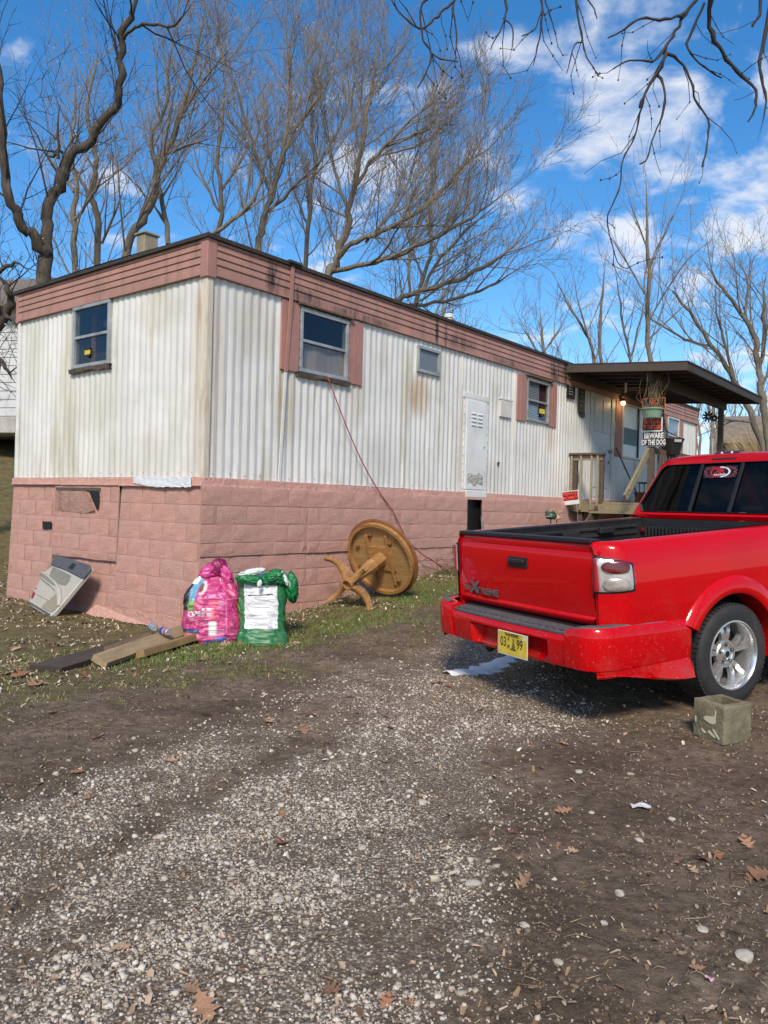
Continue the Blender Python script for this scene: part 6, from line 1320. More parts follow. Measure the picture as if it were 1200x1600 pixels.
for i, (s_, p_, r_) in enumerate(((4.15, .40, .16), (4.45, .50, .20), (4.80, .42, .22), (4.65, .25, .14), (5.0, .6, .2), (4.0, .62, .10))): c_ = HW(s_, p_, 0); rock('grey-brown field stone piled beside the skirting behind truck', c_.x, c_.y, r_, M_FLD, 30 + i, group='stones piled by the skirting')
q = MB(); rg_ = random.Random(8)
for k in range(70):
    c_ = HW(3.9 + rg_.uniform(-.4, .7), .35 + rg_.uniform(-.2, .35), 0); a = rg_.uniform(0, 6.283); L_ = rg_.uniform(.15, .6); z_ = GZ(c_.x, c_.y) + .01; z2 = rg_.uniform(.02, .22)
    q.tube([(c_.x, c_.y, z_), (c_.x + L_ * .5 * math.cos(a), c_.y + L_ * .5 * math.sin(a), z_ + z2), (c_.x + L_ * math.cos(a), c_.y + L_ * math.sin(a), z_ + z2 * .7)], [.006, .005, .002], 4)
tag(q.obj('brush_pile', simple('dead twigs', (.15, .105, .06), .9, 0, .3, 6), None), 'small pile of dead brown twigs beside the table', 'brush', None, 'stuff')

# ------------------------------------------------------------------ single stones and fallen oak leaves
for i, (x, y, r_) in enumerate(((1.02, 3.05, .020), (.82, 2.63, .022), (.71, 2.43, .014), (.46, 2.39, .018), (.33, 2.62, .030), (1.0, 2.39, .018), (1.06, 2.24, .030), (.15, 3.48, .018), (1.21, 3.23, .016), (.97, 3.8, .02), (1.21, 3.77, .018), (.2, 3.34, .026), (.62, 2.72, .012), (.28, 2.72, .017), (-.05, 2.9, .020), (.52, 2.2, .014), (-.3, 2.5, .018), (.9, 3.3, .014))):
    rock('single pale pebble lying on the dark soil', x, y, r_, M_STONE if False else simple('pale pebble', (.42, .38, .31), .9, 0, .25, 30, .3), 60 + i, 'pebble', .55, 'pebble', 'loose pebbles')
def oak_outline():
    half = [(0, 0), (.05, .10), (.20, .16), (.10, .24), (.28, .36), (.36, .42), (.14, .46), (.30, .62), (.36, .70), (.13, .68), (.17, .84), (.10, .86), (.0, 1.0)]
    return half
def oak_mesh(seed, mat, size):
    rg__ = random.Random(seed); h_ = oak_outline(); V = []; F_ = []
    curl = rg__.uniform(.2, .9); bend = rg__.uniform(-.5, .9); n = len(h_)
    def pos(x, y): zz = curl * x * x * 1.6 + bend * (y - .5) ** 2 * .5 + .05 * math.sin(9 * y + seed) * abs(x) + rg__.uniform(-.02, .02); return (x * size, (y - .5) * size, zz * size)
    for x, y in h_: V.append(pos(0, y))
    for s_ in (1, -1):
        o = len(V)
        for x, y in h_: V.append(pos(s_ * max(x, .004) * rg__.uniform(.85, 1.15), y + rg__.uniform(-.015, .015)))
        for i in range(n - 1): f_ = (i, o + i, o + i + 1, i + 1); F_.append(f_ if s_ > 0 else f_[::-1])
    o = len(V); V += [pos(-.008, .02), pos(.008, .02), pos(.03, -.28), pos(.015, -.28)]; F_.append((o, o + 1, o + 2, o + 3))
    return mkmesh('oak_leaf', V, F_, mat, True)
LM = [simple('rust brown leaf', c_, .75, 0, .3, 25, .2) for c_ in ((.27, .125, .06), (.33, .18, .10), (.25, .15, .09), (.38, .25, .15), (.19, .10, .055))]
OAK = [oak_mesh(k, LM[k % 5], 1.0) for k in range(10)]
spots = [(-.35, 2.93, .10, 1), (-.41, 1.95, .13, 0), (-.46, 2.03, .08, 0), (-.7, 2.2, .07, 0), (-.11, 2.06, .09, 0), (.04, 2.01, .07, 0), (.10, 2.01, .04, 0), (-.42, 4.43, .15, 0), (-.63, 4.54, .12, 0), (-.4, 4.7, .10, 0), (-.38, 3.22, .06, 0), (.78, 3.29, .10, 0), (.50, 2.63, .10, 0), (.73, 2.93, .07, 0), (.53, 3.06, .06, 0), (.69, 2.97, .05, 0), (1.42, 3.02, .10, 0), (1.10, 2.87, .09, 0), (1.13, 2.80, .07, 0), (1.33, 2.74, .13, 0), (1.27, 2.92, .08, 0), (.89, 2.16, .06, 0), (.40, 5.6, .13, 0), (.64, 4.97, .12, 0), (1.20, 2.88, .10, 0), (-2.5, 5.5, .22, 0), (-2.3, 5.28, .20, 0), (-2.62, 5.62, .18, 0), (-.99, 3.82, .10, 0), (-1.5, 4.2, .09, 0), (-1.37, 3.61, .08, 0), (-.98, 5.03, .10, 0), (-2.74, 6.72, .16, 0), (-3.01, 6.53, .14, 0), (.07, 4.47, .08, 0), (.48, 5.51, .09, 0), (1.0, 4.25, .08, 0), (-1.22, 6.98, .15, 0), (-1.35, 6.86, .14, 0), (-3.0, 8.0, .16, 0), (-2.1, 5.62, .14, 0), (-1.75, 5.95, .13, 0), (-1.4, 6.2, .12, 0), (-.75, 7.0, .15, 0), (.15, 8.2, .12, 0), (-1.0, 4.6, .11, 0), (-1.9, 4.6, .10, 0), (-.2, 5.2, .09, 0), (.2, 3.9, .06, 0), (1.5, 2.85, .12, 0), (1.45, 2.68, .10, 0), (-1.2, 3.3, .07, 0), (-2.4, 4.9, .12, 0), (-2.9, 5.9, .13, 0), (.95, 2.75, .05, 0)]
rg_ = random.Random(11)
for i, (x, y, sz, sp_) in enumerate(spots):
    o_ = link(bpy.data.objects.new('oak_leaf', OAK[i % 10])); sc_ = sz * .8; o_.scale = (sc_, sc_, sc_); o_.location = (x, y, GZ(x, y) + .004 + .06 * sc_); o_.rotation_euler = (rg_.gauss(0, .22), rg_.gauss(0, .22), rg_.uniform(0, 6.283))
    if sp_: tag(o_, 'bright orange oak leaf alone in the middle of the gravel', 'leaf')
    elif y > 4.9 and x < -.9: tag(o_, 'brown fallen oak leaf on the grass near the planks and sacks', 'leaf', 'oak leaves on the grass')
    elif x > .45 and y < 3.5: tag(o_, 'brown fallen oak leaf on dark soil in the right foreground', 'leaf', 'oak leaves on the dark soil')
    else: tag(o_, 'brown fallen oak leaf on the gravel driveway', 'leaf', 'oak leaves on the gravel')
# scattered straw and twigs in the foreground: too many to count
q = MB(); rg_ = random.Random(21)
for k in range(2600):
    y = 1.7 * (4.2 ** rg_.random()); x = rg_.uniform(-.6, .62) * y
    if x < .25 and rg_.random() < .5: continue
    a = rg_.uniform(0, 6.283); L_ = rg_.uniform(.010, .05) * (1 if rg_.random() < .93 else 2.2); z_ = GZ(x, y) + .004; q.tube([(x, y, z_), (x + .5 * L_ * math.cos(a), y + .5 * L_ * math.sin(a), z_ + .006), (x + L_ * math.cos(a + .3), y + L_ * math.sin(a + .3), z_ + .002)], [.0012, .0012, .0006], 3, rg_.randrange(3), False)
tag(q.obj('straw_litter', [simple('pale straw', (.34, .26, .15), .8), simple('dark twig', (.05, .035, .025), .9), simple('brown straw', (.16, .10, .055), .9)], None), 'bits of straw and twig strewn over the soil', 'straw', None, 'stuff')

# main limbs of each tree: (x, y, z, radius) in metres
TREES = {
 'A': ('dark thick forked oak rising behind the far end corner', {'sp': 0.34, 'l1': 2.0, 'up': 0.16, 'lv': 3, 'seed': 1, 'leaf': 60, 'dark': 1}, [[(-5.85,13.6,3.65,0.1869),(-5.89,13.6,4.64,0.1759),(-5.95,13.6,5.4,0.1649)],[(-5.95,13.6,5.38,0.1539),(-6.05,13.4,5.64,0.13),(-6.2,13.2,5.85,0.1174),(-6.32,13.0,6.25,0.1051),(-6.33,12.9,6.83,0.0939),(-6.34,12.8,7.51,0.0828),(-6.42,12.8,8.33,0.0621),(-6.53,12.8,9.25,0.0414)],[(-5.93,13.6,5.38,0.1429),(-5.96,13.7,6.1,0.1329),(-5.8,13.7,6.63,0.1218),(-5.68,13.8,7.01,0.1171),(-5.29,13.8,7.5,0.106),(-4.84,13.7,8.02,0.0941),(-4.73,13.6,8.28,0.088),(-4.7,13.5,8.77,0.0819),(-4.6,13.4,9.15,0.0758),(-4.4,13.3,9.52,0.0645),(-4.23,13.3,10.16,0.043)],[(-4.62,13.4,9.04,0.0433),(-4.36,13.2,9.12,0.0384),(-3.98,13.0,9.05,0.0336),(-3.66,12.9,8.96,0.0292),(-3.45,12.8,9.08,0.0228),(-3.21,12.8,9.42,0.0155)],[(-5.63,13.8,7.05,0.0446),(-5.84,13.9,7.34,0.0382),(-6.03,14.0,7.27,0.0317),(-6.4,14.2,7.55,0.023)],[(-5.81,13.8,7.14,0.0357),(-5.81,13.7,7.64,0.0332),(-5.72,13.6,8.09,0.0242)]]),
 'B': ('upright slim-trunked bare tree second from the dark forked oak', {'sp': 0.3, 'l1': 2.0, 'up': 0.28, 'lv': 3, 'seed': 2, 'leaf': 120}, [[(-6.26,16,4.09,0.1164),(-6.35,16,5.76,0.1099),(-6.4,16,6.92,0.097),(-6.37,16,7.57,0.0776),(-6.49,16,8.34,0.0647),(-6.51,16.2,9.34,0.0458),(-6.68,16.3,10.3,0.0264)],[(-6.39,16,6.86,0.0647),(-6.03,15.8,7.24,0.0575),(-5.81,15.7,7.52,0.0508),(-5.49,15.6,8.06,0.0378)],[(-6.39,16,7.44,0.0517),(-7.07,16.4,8.24,0.0398),(-7.44,16.6,8.98,0.0268)]]),
 'C': ('pale-barked twin-stemmed bare tree beside the roof vent', {'sp': 0.3, 'l1': 2.0, 'up': 0.25, 'lv': 3, 'seed': 3, 'leaf': 160}, [[(-6.1,17,4.28,0.1374),(-6.22,17,6.33,0.1237),(-6.31,17,7.29,0.1168),(-6.41,17,7.83,0.1031),(-6.37,17,8.52,0.0893),(-6.49,17,9.06,0.0756),(-6.63,17.1,9.79,0.0622),(-6.53,17.3,10.73,0.042),(-6.52,17.3,11.56,0.028)],[(-6.34,17,7.43,0.0687),(-6.66,17,8.03,0.0687),(-6.83,17,8.34,0.055)],[(-6.19,17,6.75,0.055),(-5.82,16.7,7.33,0.0473),(-5.51,16.5,7.93,0.0333)]]),
 'D': ('tall leaning bare tree just behind the near roof edge', {'sp': 0.26, 'l1': 2.2, 'up': 0.34, 'lv': 3, 'seed': 4, 'leaf': 300}, [[(-5.83,16.5,4.73,0.1601),(-5.52,16.5,6.4,0.1467),(-5.22,16.5,7.07,0.1401),(-4.97,16.5,7.61,0.1334),(-4.85,16.5,8.18,0.12),(-4.6,16.6,8.86,0.1074),(-4.45,16.6,9.46,0.0872),(-4.28,16.7,10.32,0.0608),(-4.13,16.8,11.33,0.0407),(-4.08,16.9,12.34,0.0273)],[(-4.87,16.5,8.1,0.08),(-5.0,16.3,8.71,0.0659),(-4.61,16.1,9.34,0.0521),(-4.65,16.0,10.06,0.0388),(-4.77,16.0,10.82,0.0259)],[(-4.69,16.5,8.48,0.06),(-4.12,16.2,8.56,0.0458),(-3.47,15.9,8.6,0.0321)],[(-4.73,16.8,6.72,0.0951),(-4.88,16.9,7.56,0.0888),(-5.09,17,8.39,0.0756),(-5.23,17.1,9.14,0.0553),(-5.44,17.2,10.15,0.0348)],[(-4.5,16.6,9.26,0.0537),(-3.81,16.4,10.17,0.0398),(-3.15,16.3,10.85,0.0264)]]),
 'E': ('bushy bare tree with many upright shoots above the near corner', {'sp': 0.22, 'l1': 2.1, 'up': 0.4, 'lv': 3, 'seed': 5, 'leaf': 380}, [[(-2.88,16.8,4.87,0.1494),(-2.81,16.8,6.5,0.1222),(-2.71,16.8,7.18,0.1086),(-2.55,16.8,7.86,0.1019),(-2.37,16.8,8.54,0.0883),(-2.09,16.8,9.22,0.0679),(-1.58,16.7,9.86,0.0473),(-1.12,16.6,10.62,0.0268)],[(-2.55,16.8,7.79,0.0815),(-2.9,16.6,8.57,0.0671),(-3.26,16.5,9.71,0.0467),(-3.49,16.4,10.57,0.0265)],[(-2.36,16.8,8.47,0.0679),(-2.26,17,9.59,0.0618),(-2.27,17.1,10.73,0.0484),(-2.26,17.2,11.89,0.0278)],[(-3.68,16.2,6.73,0.0786),(-3.27,16.2,7.01,0.072),(-2.89,16.2,7.38,0.0655),(-2.69,16.2,7.88,0.0524),(-2.55,16.2,8.66,0.0393)],[(-2.61,16.8,7.45,0.0611),(-1.9,16.4,7.98,0.0464),(-1.24,16.2,8.57,0.0327)]]),
 'F': ('wide fan-shaped bare tree sweeping right above the roof', {'sp': 0.2, 'l1': 2.3, 'up': 0.34, 'lv': 3, 'seed': 6, 'leaf': 420}, [[(-1.5,17.5,4.5,0.1981),(-1.38,17.5,6.2,0.1698),(-1.21,17.5,6.65,0.1556),(-1.01,17.5,7.33,0.1344),(-0.87,17.5,8.18,0.1132),(-0.74,17.5,8.89,0.092),(-0.63,17.6,9.93,0.0711),(-0.41,17.7,11.12,0.0501),(-0.3,17.8,12.32,0.0288)],[(-1.14,17.5,6.77,0.099),(-0.72,17.3,7.02,0.0979),(-0.03,17.1,7.29,0.0899),(0.64,16.9,7.64,0.082),(1.17,16.8,8.16,0.0679),(1.68,16.7,8.74,0.0473),(2.0,16.7,9.42,0.027)],[(-0.81,17.5,8.32,0.0707),(-0.35,17.2,8.91,0.0626),(0.32,17.0,9.52,0.0481),(0.98,16.9,10.17,0.0314)],[(-1.27,17.5,6.41,0.099),(-0.49,17.0,6.46,0.0893),(0.26,16.7,6.62,0.081),(1.04,16.4,6.94,0.0663),(1.79,16.2,7.35,0.0524),(2.53,16.0,7.87,0.0323)],[(-0.95,17.5,7.76,0.0707),(-1.36,17.8,8.86,0.0576),(-1.62,18,10.1,0.0437)],[(-0.58,17.3,7.02,0.0559),(0.1,17.5,7.93,0.0495),(0.5,17.7,9.01,0.0358),(0.69,17.8,10.06,0.0288)],[(-0.71,17.6,9.07,0.0569),(-1.04,17.9,10.49,0.0434),(-1.16,18,11.84,0.0291)]]),
 'G': ('low spreading bare tree with drooping boughs right of the fan-shaped tree', {'sp': 0.22, 'l1': 1.9, 'up': 0.26, 'lv': 3, 'seed': 7, 'leaf': 260}, [[(-0.1,18.5,4.72,0.1496),(0.1,18.5,5.92,0.1196),(0.6,18.3,6.21,0.1036),(1.18,18.2,6.39,0.0956),(1.89,18,6.64,0.08),(2.57,17.8,7.03,0.0576),(3.23,17.6,7.62,0.0356)],[(0.17,18.5,5.95,0.0823),(0.85,18.8,6.09,0.076),(1.7,19,6.32,0.0691),(2.62,19.1,6.76,0.054),(3.62,19.2,7.51,0.031)],[(0.75,18.3,6.26,0.074),(1.17,18.3,7.08,0.0666),(1.88,18.2,7.8,0.0515),(2.58,18.1,8.37,0.0366)],[(0.46,18.3,6.15,0.0666),(0.44,18.6,7.16,0.0601),(0.72,18.8,8.29,0.0456),(1.16,19,9.44,0.0307)]]),
 'H': ('straight slender sapling with ascending branches behind the porch roof', {'sp': 0.36, 'l1': 2.0, 'up': 0.45, 'lv': 2, 'seed': 8, 'leaf': 0}, [[(5.86,17.5,2.44,0.1061),(5.76,17.5,4.69,0.092),(5.71,17.5,5.82,0.0778),(5.66,17.5,6.95,0.0637),(5.62,17.5,7.93,0.0453),(5.56,17.5,8.89,0.0198)],[(5.72,17.5,5.47,0.0368),(6.14,17.3,6.34,0.0308),(6.54,17.1,6.91,0.0221),(7.1,17,7.31,0.0165)],[(5.71,17.5,5.96,0.0368),(5.32,17.6,6.69,0.0313),(4.98,17.7,7.28,0.0258),(4.63,17.8,7.8,0.0173)],[(5.67,17.5,6.67,0.034),(6.07,17.4,7.63,0.0253),(6.37,17.3,8.3,0.0168)],[(5.66,17.5,7.09,0.0311),(5.32,17.5,7.93,0.0241),(5.09,17.5,8.62,0.0156)],[(5.73,17.5,5.12,0.0368),(6.52,17.7,5.89,0.0286),(7.04,17.8,6.36,0.0201)]]),
 'I': ('multi-stemmed young tree left of the slender sapling', {'sp': 0.34, 'l1': 1.8, 'up': 0.4, 'lv': 2, 'seed': 9, 'leaf': 0}, [[(4.95,19,2.5,0.0691),(4.94,19,4.8,0.0614),(4.71,19,5.56,0.0538),(4.23,19,6.31,0.0399),(3.86,19,7.07,0.0246)],[(5.19,19,2.51,0.0768),(5.09,19,4.8,0.0691),(5.06,19,5.88,0.0584),(5.1,19,6.64,0.0461),(5.12,19,7.33,0.0246)],[(4.96,19,4.95,0.0461),(4.5,18.8,6.12,0.0365),(4.32,18.8,7.02,0.0228)],[(6.03,19.5,2.56,0.0631),(5.96,19.5,4.92,0.0552),(5.78,19.5,5.7,0.0473),(5.64,19.5,6.64,0.0378),(5.46,19.5,7.58,0.0236)],[(5.96,19.5,5.07,0.0473),(6.17,19.5,6.02,0.0378),(6.3,19.5,6.81,0.0236)]]),
 'J': ('thick straight bare tree at the right edge of the picture', {'sp': 0.3, 'l1': 2.3, 'up': 0.22, 'lv': 3, 'seed': 10, 'leaf': 0}, [[(10.72,22,2.47,0.1778),(10.61,22,3.36,0.169),(10.44,22,4.24,0.1601),(10.35,22,4.95,0.1512),(10.25,22,5.66,0.1423),(10.13,22,6.36,0.1245),(9.61,22,7.06,0.0889),(9.06,22,7.75,0.0711),(8.59,22,8.45,0.0445)],[(10.3,22,5.3,0.1067),(10.33,21.8,6.33,0.0881),(10.16,21.6,7.15,0.0698),(10.22,21.5,8.16,0.0435)],[(10.17,22,6.19,0.08),(10.01,22.3,6.97,0.0721),(10.09,22.4,7.9,0.0543),(9.78,22.5,8.64,0.0364)],[(10.38,22,4.95,0.08),(10.71,21.8,5.63,0.0617),(11.19,21.6,6.65,0.0437)]]),
 'K': ('leaning bare tree between porch roof and right edge', {'sp': 0.3, 'l1': 2.2, 'up': 0.25, 'lv': 3, 'seed': 11, 'leaf': 0}, [[(11.72,24,1.81,0.1746),(11.42,24,3.35,0.1649),(11.17,24,4.12,0.1552),(10.8,24,4.79,0.1455),(10.35,24,5.55,0.1261),(9.78,24,6.41,0.1067),(9.24,24,7.17,0.0873),(8.53,24,8.02,0.0582)],[(10.55,24,5.17,0.097),(10.36,24.3,6.39,0.0786),(10.11,24.5,7.51,0.0594),(10.09,24.6,8.52,0.0398)],[(9.74,24,6.41,0.0776),(9.11,24.4,6.67,0.0631),(8.18,24.6,7.28,0.0477),(7.52,24.8,7.91,0.0301)],[(11.17,24,4.12,0.0679),(10.11,23.8,4.17,0.0539),(9.35,23.6,4.41,0.0382)]]),
 'L': ('small rounded far tree beyond the roof left of the porch', {'sp': 0.35, 'l1': 2.6, 'up': 0.25, 'lv': 3, 'seed': 12, 'leaf': 0}, [[(7.19,36,4.13,0.1455),(7.08,36,7.91,0.131),(6.99,36,9.07,0.1106),(6.88,36,9.93,0.0815),(6.78,36,10.57,0.0466)],[(7.05,36,8.2,0.0873),(6.32,36,9.19,0.0728),(5.81,36,9.9,0.0466)],[(7.04,36,8.49,0.0873),(7.68,36,9.37,0.0698),(8.04,36,10.02,0.0466)]]),
 'M': ('bare tree at the left edge with low arching boughs', {'sp': 0.3, 'l1': 1.8, 'up': 0.05, 'lv': 3, 'seed': 13, 'leaf': 30, 'dark': 1}, [[(-6.66,12.8,2.65,0.1449),(-6.58,12.8,3.48,0.1242),(-6.13,12.6,4.15,0.1019),(-5.96,12.5,4.35,0.0808),(-6.0,12.4,4.57,0.0601),(-6.15,12.3,4.74,0.0497)],[(-6.56,12.8,3.48,0.0621),(-6.12,12.4,3.42,0.0501),(-5.85,12.2,3.19,0.0395),(-5.68,12.1,3.0,0.0245)],[(-6.13,12.6,4.15,0.0509),(-5.84,12.3,4.0,0.0398),(-5.69,12.2,3.79,0.0247)],[(-6.15,12.3,4.69,0.0497),(-5.81,12.3,4.9,0.0398),(-5.51,12.2,4.68,0.0296)]]),
 'N': ('thin bare tree rising left of the fan-shaped tree', {'sp': 0.26, 'l1': 1.8, 'up': 0.42, 'lv': 3, 'seed': 14, 'leaf': 200}, [[(0.6,21,4.19,0.1188),(0.7,21,6.74,0.1019),(1.04,21,7.93,0.0849),(1.02,21,9.11,0.0679),(1.11,21,10.3,0.0509),(1.0,21,11.65,0.034)],[(1.04,21,7.93,0.0509),(1.48,21,8.96,0.0424),(1.79,21,9.98,0.0306)],[(0.85,21,7.42,0.0509),(0.3,21,8.76,0.0424),(-0.07,21,9.93,0.0306)]]),
 'O': ('tall bare tree filling the gap above the near corner of the roof', {'sp': 0.26, 'l1': 2.0, 'up': 0.4, 'lv': 3, 'seed': 15, 'leaf': 260}, [[(-4.46,20,4.89,0.1293),(-4.4,20,7.47,0.1132),(-4.32,20,8.76,0.097),(-4.43,20,10.04,0.0808),(-4.31,20,11.49,0.0566),(-4.43,20,12.94,0.0323)],[(-4.35,20,8.6,0.0647),(-4.91,20,9.71,0.0485),(-5.18,20,10.83,0.0323)],[(-4.33,20,9.08,0.0647),(-3.71,20,10.22,0.0485),(-3.5,20,11.51,0.0323)]]),
 'P': ('thin bare tree in front of sky between the corner and fan-shaped tree', {'sp': 0.25, 'l1': 2.0, 'up': 0.4, 'lv': 3, 'seed': 16, 'leaf': 260}, [[(-2.15,19.5,4.86,0.1103),(-2.11,19.5,7.06,0.1025),(-2.05,19.5,8.32,0.0946),(-1.96,19.5,9.57,0.0788),(-2.05,19.5,10.83,0.0631),(-1.87,19.5,12.24,0.0473),(-1.75,19.5,13.65,0.0315)],[(-2.05,19.5,8.16,0.0631),(-2.49,19.5,9.09,0.0473),(-2.76,19.5,10.18,0.0315)],[(-1.98,19.5,9.42,0.0631),(-1.35,19.5,10.53,0.0473),(-0.92,19.5,11.8,0.0315)]]),
 'Z': ('dark budded branch hanging down over the driveway from above', {'sp': 0.16, 'l1': 0.35, 'up': -0.25, 'lv': 1, 'seed': 20, 'leaf': 0, 'hang': 1}, [[(1.55,3.6,4.03,0.0204),(1.44,3.6,3.71,0.016),(1.34,3.6,3.59,0.0146),(1.26,3.55,3.44,0.0115),(1.19,3.5,3.32,0.0096),(1.17,3.5,3.23,0.0085),(1.11,3.5,3.13,0.0074),(1.08,3.5,3.02,0.0068),(1.06,3.5,2.92,0.0062),(1.01,3.5,2.82,0.0057),(1.0,3.5,2.7,0.0051),(0.97,3.5,2.62,0.0045),(0.95,3.5,2.55,0.0042),(0.97,3.5,2.46,0.004),(1.0,3.5,2.37,0.0037),(1.04,3.5,2.34,0.0034),(1.06,3.5,2.36,0.0028)],[(1.19,3.5,3.29,0.0068),(1.09,3.45,3.1,0.0056),(1.06,3.45,3.02,0.005)],[(1.43,3.6,3.68,0.0116),(1.45,3.7,3.57,0.0096),(1.52,3.75,3.47,0.0085),(1.63,3.8,3.39,0.0074),(1.72,3.8,3.3,0.0061),(1.72,3.8,3.2,0.0049),(1.69,3.8,3.15,0.0037)],[(1.17,3.5,3.3,0.0062),(1.28,3.6,3.32,0.0055),(1.34,3.6,3.22,0.0049),(1.36,3.6,3.14,0.0044),(1.42,3.6,3.05,0.0038),(1.42,3.6,2.95,0.0032),(1.4,3.6,2.84,0.0026)],[(1.15,3.5,3.21,0.0057),(1.17,3.45,3.1,0.0045),(1.16,3.45,2.99,0.0039),(1.12,3.45,2.88,0.0033),(1.1,3.45,2.8,0.0028),(1.07,3.45,2.78,0.0025)],[(1.28,3.55,3.5,0.0063),(1.18,3.5,3.44,0.0051),(1.07,3.5,3.44,0.0045),(1.0,3.5,3.39,0.0037),(0.93,3.5,3.35,0.0028)],[(1.39,3.6,3.58,0.0058),(1.34,3.65,3.45,0.005),(1.35,3.65,3.38,0.0041),(1.46,3.7,3.33,0.0036),(1.52,3.7,3.3,0.003)],[(1.83,4,3.92,0.0097),(1.82,4,3.8,0.0071),(1.79,4,3.73,0.0052)],[(1.89,4,3.96,0.0129),(1.85,4,3.67,0.0097),(1.83,4,3.51,0.0065),(1.87,4,3.35,0.0052),(1.83,4,3.15,0.0036)],[(1.19,3.5,3.32,0.0057),(1.1,3.4,3.2,0.0044),(1.0,3.4,3.2,0.0036),(0.93,3.4,3.16,0.0027)]]),
 'Y': ('second dark budded branch dangling twigs at the top of the sky', {'sp': 0.14, 'l1': 0.3, 'up': -0.3, 'lv': 1, 'seed': 21, 'leaf': 0, 'hang': 1}, [[(0.35,3.2,3.72,0.0129),(0.3,3.2,3.46,0.0103),(0.24,3.2,3.32,0.0078)],[(0.24,3.2,3.32,0.0052),(0.2,3.2,3.28,0.0047),(0.15,3.2,3.23,0.0041),(0.09,3.2,3.19,0.0036),(0.01,3.2,3.25,0.0031),(-0.03,3.2,3.31,0.0026)],[(0.2,3.2,3.34,0.0052),(0.1,3.2,3.29,0.0047),(0.1,3.2,3.16,0.0039),(0.14,3.2,3.09,0.0034),(0.12,3.2,3.01,0.0026),(0.09,3.2,2.95,0.0021)],[(0.14,3.2,3.09,0.0034),(0.18,3.2,3.07,0.0026),(0.25,3.2,3.06,0.0021)],[(0.23,3.2,3.32,0.0052),(0.22,3.2,3.27,0.0041),(0.24,3.2,3.19,0.0034),(0.24,3.2,3.07,0.0021)],[(0.41,3.3,3.46,0.0053),(0.45,3.3,3.36,0.0043),(0.44,3.3,3.28,0.0035),(0.39,3.3,3.17,0.0021)],[(0.44,3.3,3.3,0.0032),(0.48,3.3,3.26,0.0027),(0.48,3.3,3.17,0.0019)],[(0.55,3.3,3.49,0.0053),(0.6,3.3,3.37,0.0043),(0.59,3.3,3.22,0.0032),(0.57,3.3,3.11,0.0021)],[(0.6,3.3,3.34,0.0032),(0.57,3.3,3.26,0.0027),(0.52,3.3,3.23,0.0019)],[(0.61,3.3,3.38,0.0032),(0.64,3.3,3.3,0.0027),(0.66,3.3,3.24,0.0019)],[(0.74,3.3,3.52,0.0059),(0.74,3.3,3.36,0.0043),(0.77,3.3,3.22,0.0037),(0.74,3.3,3.2,0.0029),(0.71,3.3,3.08,0.0019)],[(0.77,3.3,3.22,0.0032),(0.79,3.3,3.15,0.0027),(0.84,3.3,3.08,0.0019)],[(0.77,3.3,3.4,0.0032),(0.81,3.3,3.36,0.0027),(0.83,3.3,3.31,0.0019)]]),
}

# ------------------------------------------------------------------ bare trees
def barkmat(name, a, c_, vert=True):
    m, nt, b = newmat(name); v = objvec(nt, (9, 9, 1.6)); n = noise(nt, 2.2, 8, .7, v, .4)
    c = ramp(nt, [(.3, a), (.7, c_)], n); l_ = ramp(nt, [(.6, 0.0), (.72, 1.0)], noise(nt, 3.5, 5, .6, objvec(nt))); c = mixc(nt, mathn(nt, 'MULTIPLY', l_, .45), c, (.22, .21, .16))
    nt.links.new(c, b.inputs['Base Color']); b.inputs['Roughness'].default_value = .9; bump(nt, b, n, .8, .03); return m
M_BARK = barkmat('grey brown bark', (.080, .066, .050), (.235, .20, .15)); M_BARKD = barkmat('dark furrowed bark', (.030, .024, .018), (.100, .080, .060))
M_TWIG = simple('twig bark', (.20, .168, .132), .85, 0, .25, 1.5); M_TWIGD = simple('dark backlit twig bark', (.030, .024, .020), .8, 0, .25, 4); M_KEY = simple('pale seed keys', (.40, .31, .235), .8, 0, .3, 1.2)  # dark twig colour carries the shade of a backlit silhouette
class Tubes:
    def __init__(s): s.g = {}
    def add(s, P, R, n): s.g.setdefault((len(P), n), []).append((P, R))
    def mesh(s, name, mat):
        Vs = []; Fs = []; off = 0
        for (k, n), L in s.g.items():
            P = np.array([p for p, r in L], float); R = np.array([r for p, r in L], float); m_ = len(L)
            T_ = np.empty_like(P); T_[:, 1:-1] = P[:, 2:] - P[:, :-2]; T_[:, 0] = P[:, 1] - P[:, 0]; T_[:, -1] = P[:, -1] - P[:, -2]
            T_ /= np.linalg.norm(T_, axis=2, keepdims=True) + 1e-9
            d_ = (P[:, -1] - P[:, 0]); d_ /= np.linalg.norm(d_, axis=1, keepdims=True) + 1e-9; ref = np.where(np.abs(d_[:, 2:3]) < .8, np.array([[0, 0, 1.]]), np.array([[1., 0, 0]]))[:, None, :]
            U_ = np.cross(T_, np.broadcast_to(ref, T_.shape)); U_ /= np.linalg.norm(U_, axis=2, keepdims=True) + 1e-9; W_ = np.cross(T_, U_)
            a = np.arange(n) * 2 * math.pi / n
            ring = P[:, :, None, :] + R[:, :, None, None] * (U_[:, :, None, :] * np.cos(a)[None, None, :, None] + W_[:, :, None, :] * np.sin(a)[None, None, :, None])
            Vs.append(ring.reshape(-1, 3)); i = np.arange(k - 1)[:, None]; j = np.arange(n)[None, :]
            f = np.stack([i * n + j, i * n + (j + 1) % n, (i + 1) * n + (j + 1) % n, (i + 1) * n + j], -1).reshape(-1, 4)
            Fs.append((f[None] + (np.arange(m_) * k * n)[:, None, None] + off).reshape(-1, 4)); off += m_ * k * n
        me_ = nmesh(name, np.concatenate(Vs), np.concatenate(Fs), mat); setsmooth(me_); return me_
